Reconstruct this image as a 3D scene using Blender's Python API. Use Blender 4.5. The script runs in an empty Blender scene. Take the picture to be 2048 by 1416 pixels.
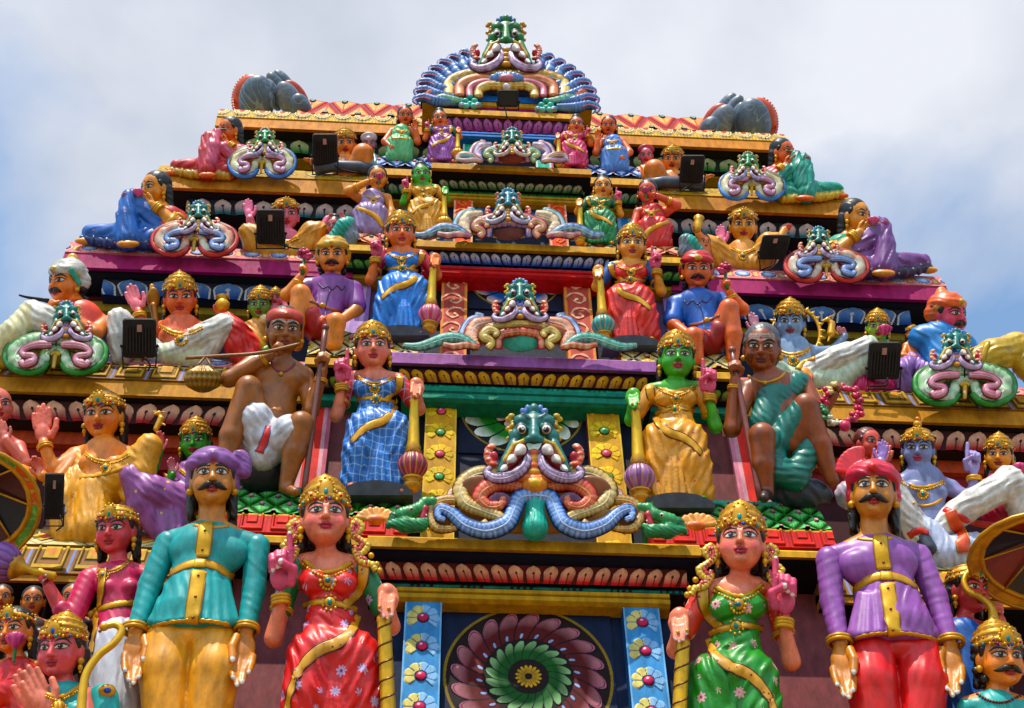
import bpy, math, random, numpy as np
from mathutils import Vector, Matrix
from mathutils.bvhtree import BVHTree
random.seed(7); np.random.seed(7)
scene = bpy.context.scene
COL = scene.collection
rad = math.radians
# ------------------------------------------------------------------ camera
IW, IH, FPX = 2048.0, 1416.0, 2776.53
CAM = np.array([-0.96487, 0.0, 1.6]); YAW, ROLL, PITCH = 0.0788527, -0.0225616, rad(48)
_f = np.array([math.sin(YAW)*math.cos(PITCH), math.cos(YAW)*math.cos(PITCH), math.sin(PITCH)])
_r = np.array([math.cos(YAW), -math.sin(YAW), 0.0]); _u = np.cross(_r, _f)
_c, _s = math.cos(ROLL), math.sin(ROLL)
CR, CU, CF = _r*_c+_u*_s, -_r*_s+_u*_c, _f
cd = bpy.data.cameras.new('camera'); cam = bpy.data.objects.new('camera', cd); COL.objects.link(cam)
cd.sensor_width = 36.0; cd.lens = FPX/IW*36.0; cd.clip_end = 3000.0; cd.clip_start = 0.05
cam.matrix_world = Matrix(((CR[0], CU[0], -CF[0], CAM[0]), (CR[1], CU[1], -CF[1], CAM[1]), (CR[2], CU[2], -CF[2], CAM[2]), (0, 0, 0, 1)))
scene.camera = cam
# ------------------------------------------------------------------ sky, sun, exposure
SUN_EL, SUN_AZ = rad(60), rad(-20)          # azimuth seen from the tower front, negative = to the left of the viewer
sd = np.array([math.sin(SUN_AZ)*math.cos(SUN_EL), -math.cos(SUN_AZ)*math.cos(SUN_EL), math.sin(SUN_EL)])
world = bpy.data.worlds.new('World'); scene.world = world; world.use_nodes = True
nt = world.node_tree; nt.nodes.clear()
def N(tree, kind, **kw):
    n = tree.nodes.new(kind)
    for k, v in kw.items():
        if k in n.inputs: n.inputs[k].default_value = v
        else: setattr(n, k, v)
    return n
sky = N(nt, 'ShaderNodeTexSky', sky_type='NISHITA', sun_disc=False, sun_elevation=SUN_EL)
sky.sun_rotation = math.atan2(sd[0], sd[1]); sky.air_density = 1.0; sky.dust_density = 0.6; sky.ozone_density = 1.0
tc = N(nt, 'ShaderNodeTexCoord'); mp = N(nt, 'ShaderNodeMapping'); mp.inputs['Scale'].default_value = (1.0, 1.0, 1.3)
mp.inputs['Location'].default_value = (3.15, 0.35, 0.2)
nz = N(nt, 'ShaderNodeTexNoise', Scale=2.6, Detail=7.0, Roughness=0.52); nz.inputs['Distortion'].default_value = 0.25
rp = N(nt, 'ShaderNodeValToRGB'); rp.color_ramp.elements[0].position = 0.34; rp.color_ramp.elements[1].position = 0.56
nz2 = N(nt, 'ShaderNodeTexNoise', Scale=5.0, Detail=5.0, Roughness=0.5)
rp2 = N(nt, 'ShaderNodeValToRGB'); rp2.color_ramp.elements[0].color = (4.2, 4.6, 5.4, 1); rp2.color_ramp.elements[1].color = (6.2, 6.4, 6.95, 1)
rp2.color_ramp.elements[0].position = 0.3; rp2.color_ramp.elements[1].position = 0.65
mx = N(nt, 'ShaderNodeMix', data_type='RGBA'); bg = N(nt, 'ShaderNodeBackground', Strength=0.12); wo = N(nt, 'ShaderNodeOutputWorld')
L = nt.links.new
L(tc.outputs['Generated'], mp.inputs[0]); L(mp.outputs[0], nz.inputs['Vector']); L(mp.outputs[0], nz2.inputs['Vector'])
sx = N(nt, 'ShaderNodeSeparateXYZ'); L(tc.outputs['Generated'], sx.inputs[0])
mr = N(nt, 'ShaderNodeMapRange'); mr.inputs['From Min'].default_value = 0.70; mr.inputs['From Max'].default_value = 0.86; mr.inputs['To Min'].default_value = -0.20; mr.inputs['To Max'].default_value = 0.09
L(sx.outputs['Z'], mr.inputs['Value']); ad = N(nt, 'ShaderNodeMath', operation='ADD'); L(nz.outputs[0], ad.inputs[0]); L(mr.outputs[0], ad.inputs[1]); L(ad.outputs[0], rp.inputs[0]); L(nz2.outputs[0], rp2.inputs[0]); L(rp.outputs[0], mx.inputs[0])
hs = N(nt, 'ShaderNodeMix', data_type='RGBA', blend_type='MULTIPLY'); hs.inputs[0].default_value = 1.0; hs.inputs[7].default_value = (1.95, 2.1, 2.0, 1)
L(sky.outputs[0], hs.inputs[6]); L(hs.outputs[2], mx.inputs[6]); L(rp2.outputs[0], mx.inputs[7]); L(mx.outputs[2], bg.inputs[0]); L(bg.outputs[0], wo.inputs[0])
sl = bpy.data.lights.new('sun', 'SUN'); sl.energy = 4.7; sl.angle = rad(0.55); sl.color = (1.0, 0.93, 0.80)
so = bpy.data.objects.new('sun', sl); COL.objects.link(so)
so.rotation_euler = Vector(sd).to_track_quat('Z', 'Y').to_euler(); so.location = (0, 0, 60)
scene.view_settings.view_transform = 'Standard'; scene.view_settings.look = 'None'
scene.view_settings.exposure = 0.20; scene.view_settings.gamma = 1.0
# ------------------------------------------------------------------ colour, materials
ALB = 0.82
def C(h, k=1.0):
    if not isinstance(h, str): return np.array(h[:3], float)
    c = np.array([int(h[i:i+2], 16) for i in (1, 3, 5)])/255.0
    c = np.where(c <= 0.04045, c/12.92, ((c+0.055)/1.055)**2.4)
    g = c@np.array([0.25, 0.62, 0.13]); c = np.clip(g+(c-g)*1.32, 0.003, 0.95)
    return c*ALB*k
_M = {}
def MAT(kind='paint'):
    """hand-painted plaster: the paint colours sit in the mesh's own 'paint' attribute"""
    if kind in _M: return _M[kind]
    m = bpy.data.materials.new(kind.replace(':', '_')); m.use_nodes = True; t = m.node_tree; b = t.nodes['Principled BSDF']; l = t.links.new
    at = N(t, 'ShaderNodeAttribute', attribute_name='paint'); co = N(t, 'ShaderNodeTexCoord')
    base = at.outputs['Color']
    part = kind.split(':')
    def mix(fac, a, c2, bt='MIX'):
        x = N(t, 'ShaderNodeMix', data_type='RGBA', blend_type=bt)
        if hasattr(fac, 'is_linked'): l(fac, x.inputs[0])
        else: x.inputs[0].default_value = fac
        for s, i in ((a, 6), (c2, 7)):
            if hasattr(s, 'is_linked'): l(s, x.inputs[i])
            else: x.inputs[i].default_value = (*s[:3], 1)
        return x.outputs[2]
    def math_(op, a, b2=0.0):
        x = N(t, 'ShaderNodeMath', operation=op)
        for s, i in ((a, 0), (b2, 1)):
            if hasattr(s, 'is_linked'): l(s, x.inputs[i])
            else: x.inputs[i].default_value = s
        return x.outputs[0]
    if part[0] in ('floral', 'dots', 'motif'):
        sc, c1, c2 = float(part[1]), C(part[2]), C(part[3])
        v = N(t, 'ShaderNodeTexVoronoi', Scale=sc, Randomness=0.45); l(co.outputs['Object'], v.inputs['Vector'])
        d = v.outputs['Distance']
        r1, r2 = {'floral': (0.27, 0.10), 'dots': (0.13, 0.06), 'motif': (0.17, 0.09)}[part[0]]
        if part[0] == 'floral':        # eight petals: the radius of the flower swings with the angle round its centre
            sb = N(t, 'ShaderNodeVectorMath', operation='SUBTRACT'); ps = N(t, 'ShaderNodeVectorMath', operation='SCALE'); ps.inputs['Scale'].default_value = sc
            l(co.outputs['Object'], ps.inputs[0]); sp2 = N(t, 'ShaderNodeVectorMath', operation='SCALE'); sp2.inputs['Scale'].default_value = sc
            l(v.outputs['Position'], sp2.inputs[0]); l(ps.outputs[0], sb.inputs[0]); l(sp2.outputs[0], sb.inputs[1])
            sx = N(t, 'ShaderNodeSeparateXYZ'); l(sb.outputs[0], sx.inputs[0])
            an = math_('ARCTAN2', sx.outputs['Z'], sx.outputs['X']); wv = math_('SINE', math_('MULTIPLY', an, 8.0))
            d = math_('ADD', d, math_('MULTIPLY', wv, 0.06))
        base = mix(math_('LESS_THAN', d, r1), base, c1)
        base = mix(math_('LESS_THAN', v.outputs['Distance'], r2), base, c2)
    if part[0] == 'checks':
        sx = N(t, 'ShaderNodeSeparateXYZ'); nn = N(t, 'ShaderNodeTexNoise', Scale=2.0); l(co.outputs['Object'], nn.inputs['Vector'])
        l(co.outputs['Object'], sx.inputs[0]); sc = float(part[1]); wob = math_('MULTIPLY', nn.outputs[0], 2.0)
        for i, o in enumerate(('X', 'Z')):
            a = math_('ADD', math_('MULTIPLY', sx.outputs[o], sc), wob)
            base = mix(math_('MULTIPLY', math_('GREATER_THAN', math_('FRACT', a), 0.86), 0.5), base, C(part[2]))
    if part[0] == 'scroll':            # loose painted curls
        nn = N(t, 'ShaderNodeTexNoise', Scale=float(part[1]), Detail=1.0); nn.inputs['Distortion'].default_value = 1.6; l(co.outputs['Object'], nn.inputs['Vector'])
        a = math_('ABSOLUTE', math_('SUBTRACT', math_('FRACT', math_('MULTIPLY', nn.outputs[0], 5.0)), 0.5))
        base = mix(math_('MULTIPLY', math_('LESS_THAN', a, 0.10), 0.6), base, C(part[2]))
    n1 = N(t, 'ShaderNodeTexNoise', Scale=5.0, Detail=5.0, Roughness=0.65); ma = N(t, 'ShaderNodeMapping'); ma.inputs['Scale'].default_value = (2.2, 2.2, 0.8)
    l(co.outputs['Object'], ma.inputs[0]); l(ma.outputs[0], n1.inputs['Vector'])
    r = N(t, 'ShaderNodeValToRGB'); r.color_ramp.elements[0].position = 0.3; r.color_ramp.elements[1].position = 0.72
    lo, hi = (0.58, 1.2) if part[0] != 'gold' else (0.72, 1.12)
    r.color_ramp.elements[0].color = (lo, lo, lo, 1); r.color_ramp.elements[1].color = (hi, hi, hi, 1); l(n1.outputs[0], r.inputs[0])
    base = mix(1.0, base, r.outputs[0], 'MULTIPLY')
    n2 = N(t, 'ShaderNodeTexNoise', Scale=17.0, Detail=8.0, Roughness=0.75); l(co.outputs['Object'], n2.inputs['Vector'])
    r2 = N(t, 'ShaderNodeValToRGB'); r2.color_ramp.elements[0].position = 0.60; r2.color_ramp.elements[1].position = 0.78
    r2.color_ramp.elements[0].color = (0, 0, 0, 1); r2.color_ramp.elements[1].color = (0.55, 0.55, 0.55, 1); l(n2.outputs[0], r2.inputs[0])
    base = mix(r2.outputs[0], base, (0.045, 0.035, 0.03))
    l(base, b.inputs['Base Color'])
    rr = N(t, 'ShaderNodeMapRange'); rr.inputs['To Min'].default_value = {'gold': 0.25, 'wall': 0.5}.get(part[0], 0.29); rr.inputs['To Max'].default_value = {'gold': 0.5, 'wall': 0.85}.get(part[0], 0.54)
    l(n2.outputs[0], rr.inputs['Value']); l(rr.outputs[0], b.inputs['Roughness'])
    b.inputs['Specular IOR Level'].default_value = 0.2 if part[0] == 'wall' else 0.5
    if part[0] == 'gold': b.inputs['Metallic'].default_value = 0.35
    bp = N(t, 'ShaderNodeBump', Strength=0.10, Distance=0.01); n3 = N(t, 'ShaderNodeTexNoise', Scale=38.0, Detail=6.0, Roughness=0.6)
    l(co.outputs['Object'], n3.inputs['Vector']); l(n3.outputs[0], bp.inputs['Height']); l(bp.outputs[0], b.inputs['Normal'])
    _M[kind] = m
    return m
# ------------------------------------------------------------------ projection
def ray(u, v): return CF*FPX + CR*(u-IW/2) - CU*(v-IH/2)
def hit(u, v, y):
    d = ray(u, v); return CAM + d*((y-CAM[1])/d[1])
def rowz(v, y, x=0.0):
    u = IW/2
    for _ in range(6):
        p = hit(u, v, y); dp = hit(u+1, v, y)[0]-p[0]; u += (x-p[0])/dp
    return hit(u, v, y)[2]
def colx(u, v, y): return hit(u, v, y)[0]
def unit(a): a = np.asarray(a, float); return a/np.linalg.norm(a)
# ------------------------------------------------------------------ objects
def tag(o, label=None, cat=None, group=None, kind=None):
    if label: o['label'] = label
    if cat: o['category'] = cat
    if group: o['group'] = group
    if kind: o['kind'] = kind
    return o
def empty(name, loc, label=None, cat=None, group=None):
    o = bpy.data.objects.new(name, None); COL.objects.link(o); o.location = loc; o.empty_display_size = 0.1
    return tag(o, label, cat, group)
def link(name, V, F, cols, mat, parent=None, loc=(0, 0, 0), smooth=True):
    me = bpy.data.meshes.new(name); V = np.asarray(V, np.float32)
    if isinstance(F, np.ndarray) and len(F):
        n, k = F.shape
        me.vertices.add(len(V)); me.vertices.foreach_set('co', V.ravel())
        me.loops.add(n*k); me.loops.foreach_set('vertex_index', F.astype(np.int32).ravel())
        me.polygons.add(n); me.polygons.foreach_set('loop_start', np.arange(0, n*k, k, dtype=np.int32))
        me.update(calc_edges=True)
    else:
        me.from_pydata([tuple(map(float, p)) for p in V], [], [tuple(map(int, q)) for q in F])
    a = me.color_attributes.new('paint', 'FLOAT_COLOR', 'POINT')
    cc = np.ones((len(V), 4), np.float32); cc[:, :3] = np.asarray(cols, np.float32); a.data.foreach_set('color', cc.ravel())
    if smooth: me.polygons.foreach_set('use_smooth', np.ones(len(me.polygons), bool))
    me.materials.append(MAT(mat) if isinstance(mat, str) else mat)
    me.validate(); me.update()
    o = bpy.data.objects.new(name, me); COL.objects.link(o); o.location = loc
    if parent is not None: o.parent = parent
    return o
class MB:
    """collects pieces that become ONE mesh"""
    def __init__(s): s.V, s.F, s.C, s.n = [], [], [], 0
    def add(s, V, F, c):
        V = np.asarray(V, float); c = np.asarray(c, float)
        if c.ndim == 1: c = np.repeat(c[None], len(V), 0)
        s.V.append(V); s.C.append(c); s.F += [tuple(int(i)+s.n for i in f) for f in F]; s.n += len(V)
    def box(s, x0, x1, y0, y1, z0, z1, c, ch=0.0):
        V = [(x, y, z) for x in (x0, x1) for y in (y0, y1) for z in (z0, z1)]
        if ch:
            return s.prism([(y0+ch, z0), (y0, z0+ch), (y0, z1-ch), (y0+ch, z1), (y1, z1), (y1, z0)], x0, x1, c)
        s.add(V, [(0, 1, 3, 2), (4, 6, 7, 5), (0, 4, 5, 1), (2, 3, 7, 6), (0, 2, 6, 4), (1, 5, 7, 3)], C(c))
    def prism(s, prof, x0, x1, c, cols=None):
        n = len(prof); P = [(x0, y, z) for y, z in prof]+[(x1, y, z) for y, z in prof]
        for i in range(n):
            j = (i+1) % n
            s.add([P[i], P[j], P[n+j], P[n+i]], [(0, 1, 2, 3)], C(cols[i] if cols else c))
        s.add(P[:n], [tuple(range(n))], C(c)); s.add(P[n:], [tuple(reversed(range(n)))], C(c))
    def ball(s, c, r, col, nu=8, nv=6, axes=None):
        r = np.ones(3)*np.asarray(r); V = []
        for j in range(nv+1):
            th = math.pi*j/nv
            for i in range(nu):
                ph = 2*math.pi*i/nu; V.append((math.sin(th)*math.cos(ph)*r[0], math.sin(th)*math.sin(ph)*r[1], math.cos(th)*r[2]))
        V = np.array(V)
        if axes is not None: V = V@np.asarray(axes)
        s.add(V+np.asarray(c), [(j*nu+i, (j+1)*nu+i, (j+1)*nu+(i+1) % nu, j*nu+(i+1) % nu) for j in range(nv) for i in range(nu)], C(col))
    def tube(s, P, R, col, seg=8, nrm=None, flat=1.0, rib=None, closed=False, hi=None):
        """sweep; R per point, nrm = preferred normal per point, flat = thickness/width, rib=(amp, period) beads along it, hi = colour of the crest"""
        P = np.asarray(P, float); n = len(P); R = np.broadcast_to(np.asarray(R, float), (n,)).copy()
        T = np.gradient(P, axis=0) if n > 2 else np.repeat((P[1]-P[0])[None], 2, 0)
        if closed: T = np.roll(P, -1, 0)-np.roll(P, 1, 0)
        T /= np.linalg.norm(T, axis=1)[:, None]+1e-12
        if nrm is None: nrm = np.array([0.123, -0.9, 0.31])
        Nn = np.broadcast_to(np.asarray(nrm, float), (n, 3)).copy(); Nn -= (Nn*T).sum(1)[:, None]*T; Nn /= np.linalg.norm(Nn, axis=1)[:, None]+1e-12
        B = np.cross(T, Nn)
        d = np.concatenate([[0], np.cumsum(np.linalg.norm(np.diff(P, axis=0), axis=1))])
        ph = np.zeros(n)
        if rib: ph = np.sin(2*math.pi*d/rib[1]); R = R*(1+rib[0]*ph)
        a = np.arange(seg)*2*math.pi/seg
        V = P[:, None]+(np.cos(a)[None, :, None]*B[:, None]+flat*np.sin(a)[None, :, None]*Nn[:, None])*R[:, None, None]
        col = C(col); Cc = np.broadcast_to(col, (n, seg, 3)).copy()
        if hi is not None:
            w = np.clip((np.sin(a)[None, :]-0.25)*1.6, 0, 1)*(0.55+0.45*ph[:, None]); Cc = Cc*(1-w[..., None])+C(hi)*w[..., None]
        F = []; m = n if closed else n-1
        for i in range(m):
            k = (i+1) % n
            F += [(i*seg+j, i*seg+(j+1) % seg, k*seg+(j+1) % seg, k*seg+j) for j in range(seg)]
        if not closed: F += [tuple(reversed(range(seg))), tuple(range((n-1)*seg, n*seg))]
        s.add(V.reshape(-1, 3), F, Cc.reshape(-1, 3))
    def lathe(s, a, b, prof, seg=20, ref=(0.1, -1, 0.2), ell=1.0, fn=None):
        """prof: (t along a->b, radius, colour); fn(t index, angle)->(radius factor, colour or None)"""
        a, b = np.asarray(a, float), np.asarray(b, float); ax = unit(b-a); x = unit(np.cross(ax, ref)); y = np.cross(ax, x)
        V, Cc = [], []
        for k, (t, r, c) in enumerate(prof):
            for i in range(seg):
                th = 2*math.pi*i/seg; f, c2 = fn(k, th) if fn else (1.0, None)
                V.append(a+(b-a)*t+(x*math.cos(th)+y*math.sin(th)*ell)*r*f); Cc.append(C(c2 if c2 is not None else c))
        n = len(prof)
        F = [(k*seg+i, k*seg+(i+1) % seg, (k+1)*seg+(i+1) % seg, (k+1)*seg+i) for k in range(n-1) for i in range(seg)]
        F += [tuple(reversed(range(seg))), tuple(range((n-1)*seg, n*seg))]
        s.add(V, F, Cc)
    def build(s, name, mat='paint', parent=None, scale=1.0, loc=(0, 0, 0), smooth=True):
        if not s.n: return None
        return link(name, np.concatenate(s.V)*scale, s.F, np.concatenate(s.C), mat, parent, loc, smooth)
def spline(P, step):
    """Catmull-Rom through points, resampled about every `step`"""
    P = np.asarray(P, float)
    if len(P) < 3: 
        n = max(2, int(np.linalg.norm(P[1][:2]-P[0][:2])/step)+1); t = np.linspace(0, 1, n)[:, None]; return P[0]*(1-t)+P[1]*t
    Q = np.vstack([2*P[0]-P[1], P, 2*P[-1]-P[-2]]); out = []
    for i in range(1, len(Q)-2):
        n = max(2, int(np.linalg.norm(Q[i+1]-Q[i])/step)+1)
        for t in np.arange(n)/n:
            out.append(0.5*((2*Q[i])+(-Q[i-1]+Q[i+1])*t+(2*Q[i-1]-5*Q[i]+4*Q[i+1]-Q[i+2])*t*t+(-Q[i-1]+3*Q[i]-3*Q[i+1]+Q[i+2])*t**3))
    out.append(P[-1]); return np.array(out)
# ------------------------------------------------------------------ sculpting: smooth-blended solids meshed by surface nets
def snets(f, org, h):
    s = f < 0; nx, ny, nz_ = f.shape
    cs = [(i, j, k) for i in (0, 1) for j in (0, 1) for k in (0, 1)]
    cnt = sum(s[i:nx-1+i, j:ny-1+j, k:nz_-1+k].astype(np.int8) for i, j, k in cs)
    act = (cnt > 0) & (cnt < 8); ijk = np.argwhere(act); n = len(ijk)
    idx = np.full(act.shape, -1, np.int32); idx[act] = np.arange(n)
    acc = np.zeros((n, 3)); num = np.zeros(n)
    vals = {c: f[ijk[:, 0]+c[0], ijk[:, 1]+c[1], ijk[:, 2]+c[2]] for c in cs}
    for a in cs:
        for ax in range(3):
            if a[ax]: continue
            b = list(a); b[ax] = 1; b = tuple(b); fa, fb = vals[a], vals[b]; m = (fa < 0) != (fb < 0)
            t = np.where(m, fa/np.where(m, fa-fb, 1), 0); p = np.array(a, float)[None].repeat(n, 0); p[:, ax] += t
            acc += p*m[:, None]; num += m
    V = org+h*(ijk+acc/num[:, None]); Fs = []
    for ax in range(3):
        o1, o2 = [(1, 2), (2, 0), (0, 1)][ax]
        sa = [slice(None)]*3; sb = [slice(None)]*3; sa[ax] = slice(0, -1); sb[ax] = slice(1, None)
        A = s[tuple(sa)]; e = A != s[tuple(sb)]; q = np.argwhere(e)
        q = q[(q[:, o1] > 0) & (q[:, o2] > 0) & (q[:, o1] < f.shape[o1]-1) & (q[:, o2] < f.shape[o2]-1)]
        if not len(q): continue
        neg = A[q[:, 0], q[:, 1], q[:, 2]]
        d1 = np.zeros(3, int); d1[o1] = 1; d2 = np.zeros(3, int); d2[o2] = 1
        g = lambda w: idx[w[:, 0], w[:, 1], w[:, 2]]
        F = np.stack([g(q-d1-d2), g(q-d2), g(q), g(q-d1)], 1); F[~neg] = F[~neg][:, ::-1]; Fs.append(F)
    return V, np.concatenate(Fs)
class SDF:
    def __init__(s, W): s.p = []; s.W = np.asarray(W, float)
    def cone(s, a, b, ra, rb=None, col='#888888', fl=1.0, fold=None, neg=False, k=None):
        rb = ra if rb is None else rb; a, b = np.asarray(a, float), np.asarray(b, float); W = s.W; g = 1/fl-1
        if np.linalg.norm(b-a) < 1e-6: b = a+1e-3
        a2 = a+g*(a@W)*W; b2 = b+g*(b@W)*W; ba = b2-a2; bb = ba@ba
        def ev(X, Y, Z):
            if g: 
                w = (X*W[0]+Y*W[1]+Z*W[2])*g; X, Y, Z = X+w*W[0], Y+w*W[1], Z+w*W[2]
            x, y, z = X-a2[0], Y-a2[1], Z-a2[2]; h = np.clip((x*ba[0]+y*ba[1]+z*ba[2])/bb, 0, 1)
            return np.sqrt((x-h*ba[0])**2+(y-h*ba[1])**2+(z-h*ba[2])**2)-(ra+h*(rb-ra))
        r = max(ra, rb); s._put(ev, np.minimum(a, b)-r, np.maximum(a, b)+r, col, fold, neg, k)
    def ell(s, c, r, M, col='#888888', fold=None, neg=False, k=None):
        c = np.asarray(c, float); r = np.asarray(r, float); M = np.asarray(M, float); A = M/r[:, None]; B = M/(r**2)[:, None]
        def ev(X, Y, Z):
            x, y, z = X-c[0], Y-c[1], Z-c[2]
            k0 = np.sqrt(sum((A[i, 0]*x+A[i, 1]*y+A[i, 2]*z)**2 for i in range(3)))
            k1 = np.sqrt(sum((B[i, 0]*x+B[i, 1]*y+B[i, 2]*z)**2 for i in range(3)))
            return k0*(k0-1)/(k1+1e-9)
        e = np.sqrt(((M*r[:, None])**2).sum(0)); s._put(ev, c-e, c+e, col, fold, neg, k)
    def cut(s, p, n):
        p, n = np.asarray(p, float), unit(n); s.p.append((lambda X, Y, Z: -((X-p[0])*n[0]+(Y-p[1])*n[1]+(Z-p[2])*n[2]), np.full(3, -1e4), np.full(3, 1e4), C('#888888'), True, 1.5))
    def _put(s, ev, lo, hi, col, fold, neg, k):
        if fold:
            A, lam, dr = fold[:3]; dr = unit(dr); w2 = np.cross(dr, s.W); ev0 = ev; pad = abs(A)
            wob = fold[3] if len(fold) > 3 else 1.0
            def ev(X, Y, Z):
                t = (X*dr[0]+Y*dr[1]+Z*dr[2])*(2*math.pi/lam); q = (X*w2[0]+Y*w2[1]+Z*w2[2])*(2*math.pi/(lam*7.5))
                return ev0(X, Y, Z)+0.62*A*(0.62+0.38*np.sin(1.7*q+0.43*t))*(np.sin(t+wob*np.sin(q)+0.6*np.sin(2.3*q+1))+0.35*np.sin(1.63*t+2*q))
            lo, hi = lo-pad, hi+pad
        s.p.append((ev, lo, hi, C(col), neg, k))
    def mesh(s, vox, k):
        lo = np.min([p[1] for p in s.p if not p[4]], 0)-3*vox; hi = np.max([p[2] for p in s.p if not p[4]], 0)+3*vox
        n = np.ceil((hi-lo)/vox).astype(int)+1
        while n.prod() > 9e6: vox *= 1.15; n = np.ceil((hi-lo)/vox).astype(int)+1
        F = np.full(n, 1e3, np.float32); ax = [(lo[i]+vox*np.arange(n[i])).astype(np.float32) for i in range(3)]
        for ev, a, b, c, neg, kk in s.p:
            kk = k if kk is None else kk
            i0 = np.clip(np.floor((a-kk-2*vox-lo)/vox).astype(int), 0, n-1); i1 = np.clip(np.ceil((b+kk+2*vox-lo)/vox).astype(int)+1, 1, n)
            if (i1 <= i0).any(): continue
            sl_ = tuple(slice(i0[i], i1[i]) for i in range(3)); X = ax[0][sl_[0]][:, None, None]; Y = ax[1][sl_[1]][None, :, None]; Z = ax[2][sl_[2]][None, None]
            d = ev(X, Y, Z).astype(np.float32); f = F[sl_]
            if neg: d = -d; h = np.maximum(kk-np.abs(f-d), 0)/kk; F[sl_] = np.maximum(f, d)+h*h*kk/4
            else: h = np.maximum(kk-np.abs(f-d), 0)/kk; F[sl_] = np.minimum(f, d)-h*h*kk/4
        V, Q = snets(F, lo, vox)
        pos = [p for p in s.p if not p[4]]; cols = np.repeat(pos[0][3][None], len(V), 0)
        if any((p[3] != pos[0][3]).any() for p in pos):
            best = np.full(len(V), 1e9); m_ = 2*vox+k
            for ev, a, b, c, neg, kk in pos:
                ok = ((V > a-m_) & (V < b+m_)).all(1)
                if not ok.any(): continue
                W_ = V[ok]; d = ev(W_[:, 0], W_[:, 1], W_[:, 2]); j = np.where(ok)[0][d < best[ok]]; best[ok] = np.minimum(best[ok], d); cols[j] = c
        return V, Q, cols
# ------------------------------------------------------------------ a working frame: photo pixels + depth -> a real leaning plane in the world
class Fr:
    def __init__(s, u, v, y, lean=0.0):
        s.o = hit(u, v, y); s.m = (s.o-CAM)@CF/FPX; l = rad(lean)
        s.n = np.array([0, -math.cos(l), -math.sin(l)]); s.cam = (CAM-s.o)/s.m
        s.W = unit(CAM-s.o); s.X = unit(CR-(CR@s.W)*s.W); s.Z = np.cross(s.W, s.X)
        s.ax = np.stack([s.X, s.W, s.Z])
    def p(s, u, v, d=0.0):
        r = ray(u, v); t = ((-s.cam)@s.n+d)/(r@s.n)
        return s.cam+r*t
# ------------------------------------------------------------------ relief patterns: (s metres along, t 0..1 up) -> height, colour
def lerp(a, b, w): w = np.clip(w, 0, 1)[..., None]; return a*(1-w)+b*w
def paint(c, m, col): c[m] = C(col); return c
def frac(x): return x-np.floor(x)
def pt_plain(col, amp=0.0):
    return lambda s, t: (s*0, np.repeat(C(col)[None], s.size, 0))
def pt_petals(pitch, top, bot, line='#120a10', bg='#2a0d10', lean=0.35):
    def fn(s, t):
        x = s/pitch; x = x-np.sign(x)*np.clip(np.abs(x)-0.2, 0, 1)*lean*(t-0.6); xi = x-np.round(x)
        w = np.where(t > 0.55, 0.47*np.sqrt(np.maximum(0, 1-((t-0.55)/0.43)**2)), 0.47-0.10*(0.55-t)); ins = np.abs(xi) < w
        c = np.where(ins[:, None], lerp(C(bot), C(top), (t-0.12)/0.5), C(bg)); c = paint(c, ins & (w-np.abs(xi) < 0.055), line)
        c = paint(c, ins & (np.abs(xi-0.12*(0.5-t)) < 0.03) & (t < 0.5), line); c = paint(c, (xi**2+((t-0.55)*0.8)**2) < 0.005, line)
        return np.where(ins, 0.03*np.maximum(0, 1-(xi/(w+1e-6))**2), 0), c
    return fn
def pt_lattice(pitch, leaf, edge, line, bud, rows=2):
    def fn(s, t):
        x = s/pitch; y = t*rows/2.0; a, b = frac(x+y), frac(x-y); da, db = np.abs(a-0.5), np.abs(b-0.5); m = np.maximum(da, db); r = np.hypot(da, db)
        jag = 0.43+0.03*np.sin(22*math.pi*np.minimum(a, b)); c = np.repeat(C(leaf)[None], s.size, 0); c = paint(c, m > jag-0.10, edge); c = paint(c, m > jag, line)
        c = paint(c, (np.abs(da-db) < 0.03) & (m > 0.12), edge); c = paint(c, r < 0.15, '#2a1712'); c = paint(c, r < 0.11, bud)
        return np.where(r < 0.12, 0.05, np.where(m < jag, 0.03*(1-m/0.45)+0.008, 0)), c
    return fn
def pt_u(pitch, bg='#8a602a', a='#bf9850', b='#3c2512', mid='#d98a58', bar='#7d8fc0'):
    def fn(s, t):
        xi = frac(s/pitch+0.5)-0.5; q = np.maximum(np.abs(xi)*1.15, (0.9-t)*0.55); c = np.repeat(C(bg)[None], s.size, 0)
        for r, k in ((0.46, b), (0.42, a), (0.34, b), (0.31, bg), (0.23, b), (0.20, a), (0.10, mid)): c = paint(c, q < r, k)
        c = paint(c, (np.abs(xi) > 0.47), bar); c = paint(c, t > 0.93, '#d8b25a')
        return np.where((q < 0.42) & (q > 0.33), 0.02, np.where(q < 0.2, 0.012, 0)), c
    return fn
def pt_ovals(pitch):
    def fn(s, t):
        xi = frac(s/pitch)-0.5; e = np.hypot(xi/0.34, (t-0.48)/0.36); c = np.repeat(C('#dd8c93')[None], s.size, 0)
        for r, k in ((1.25, '#c04a50'), (1.12, '#f0b7a6'), (0.86, '#2c3560'), (0.78, '#8ea7dd'), (0.42, '#d5dcf2')): c = paint(c, e < r, k)
        x2 = frac(s/pitch+0.5)-0.5; c = paint(c, (np.abs(x2) < 0.10) & (np.abs(t-0.48) < 0.3), '#c04a50'); c = paint(c, (np.abs(x2) < 0.07) & (np.abs(t-0.48) < 0.22), '#d9c28e'); c = paint(c, t > 0.92, '#d06a70')
        return np.where(e < 0.8, 0.012, 0), c
    return fn
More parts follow.
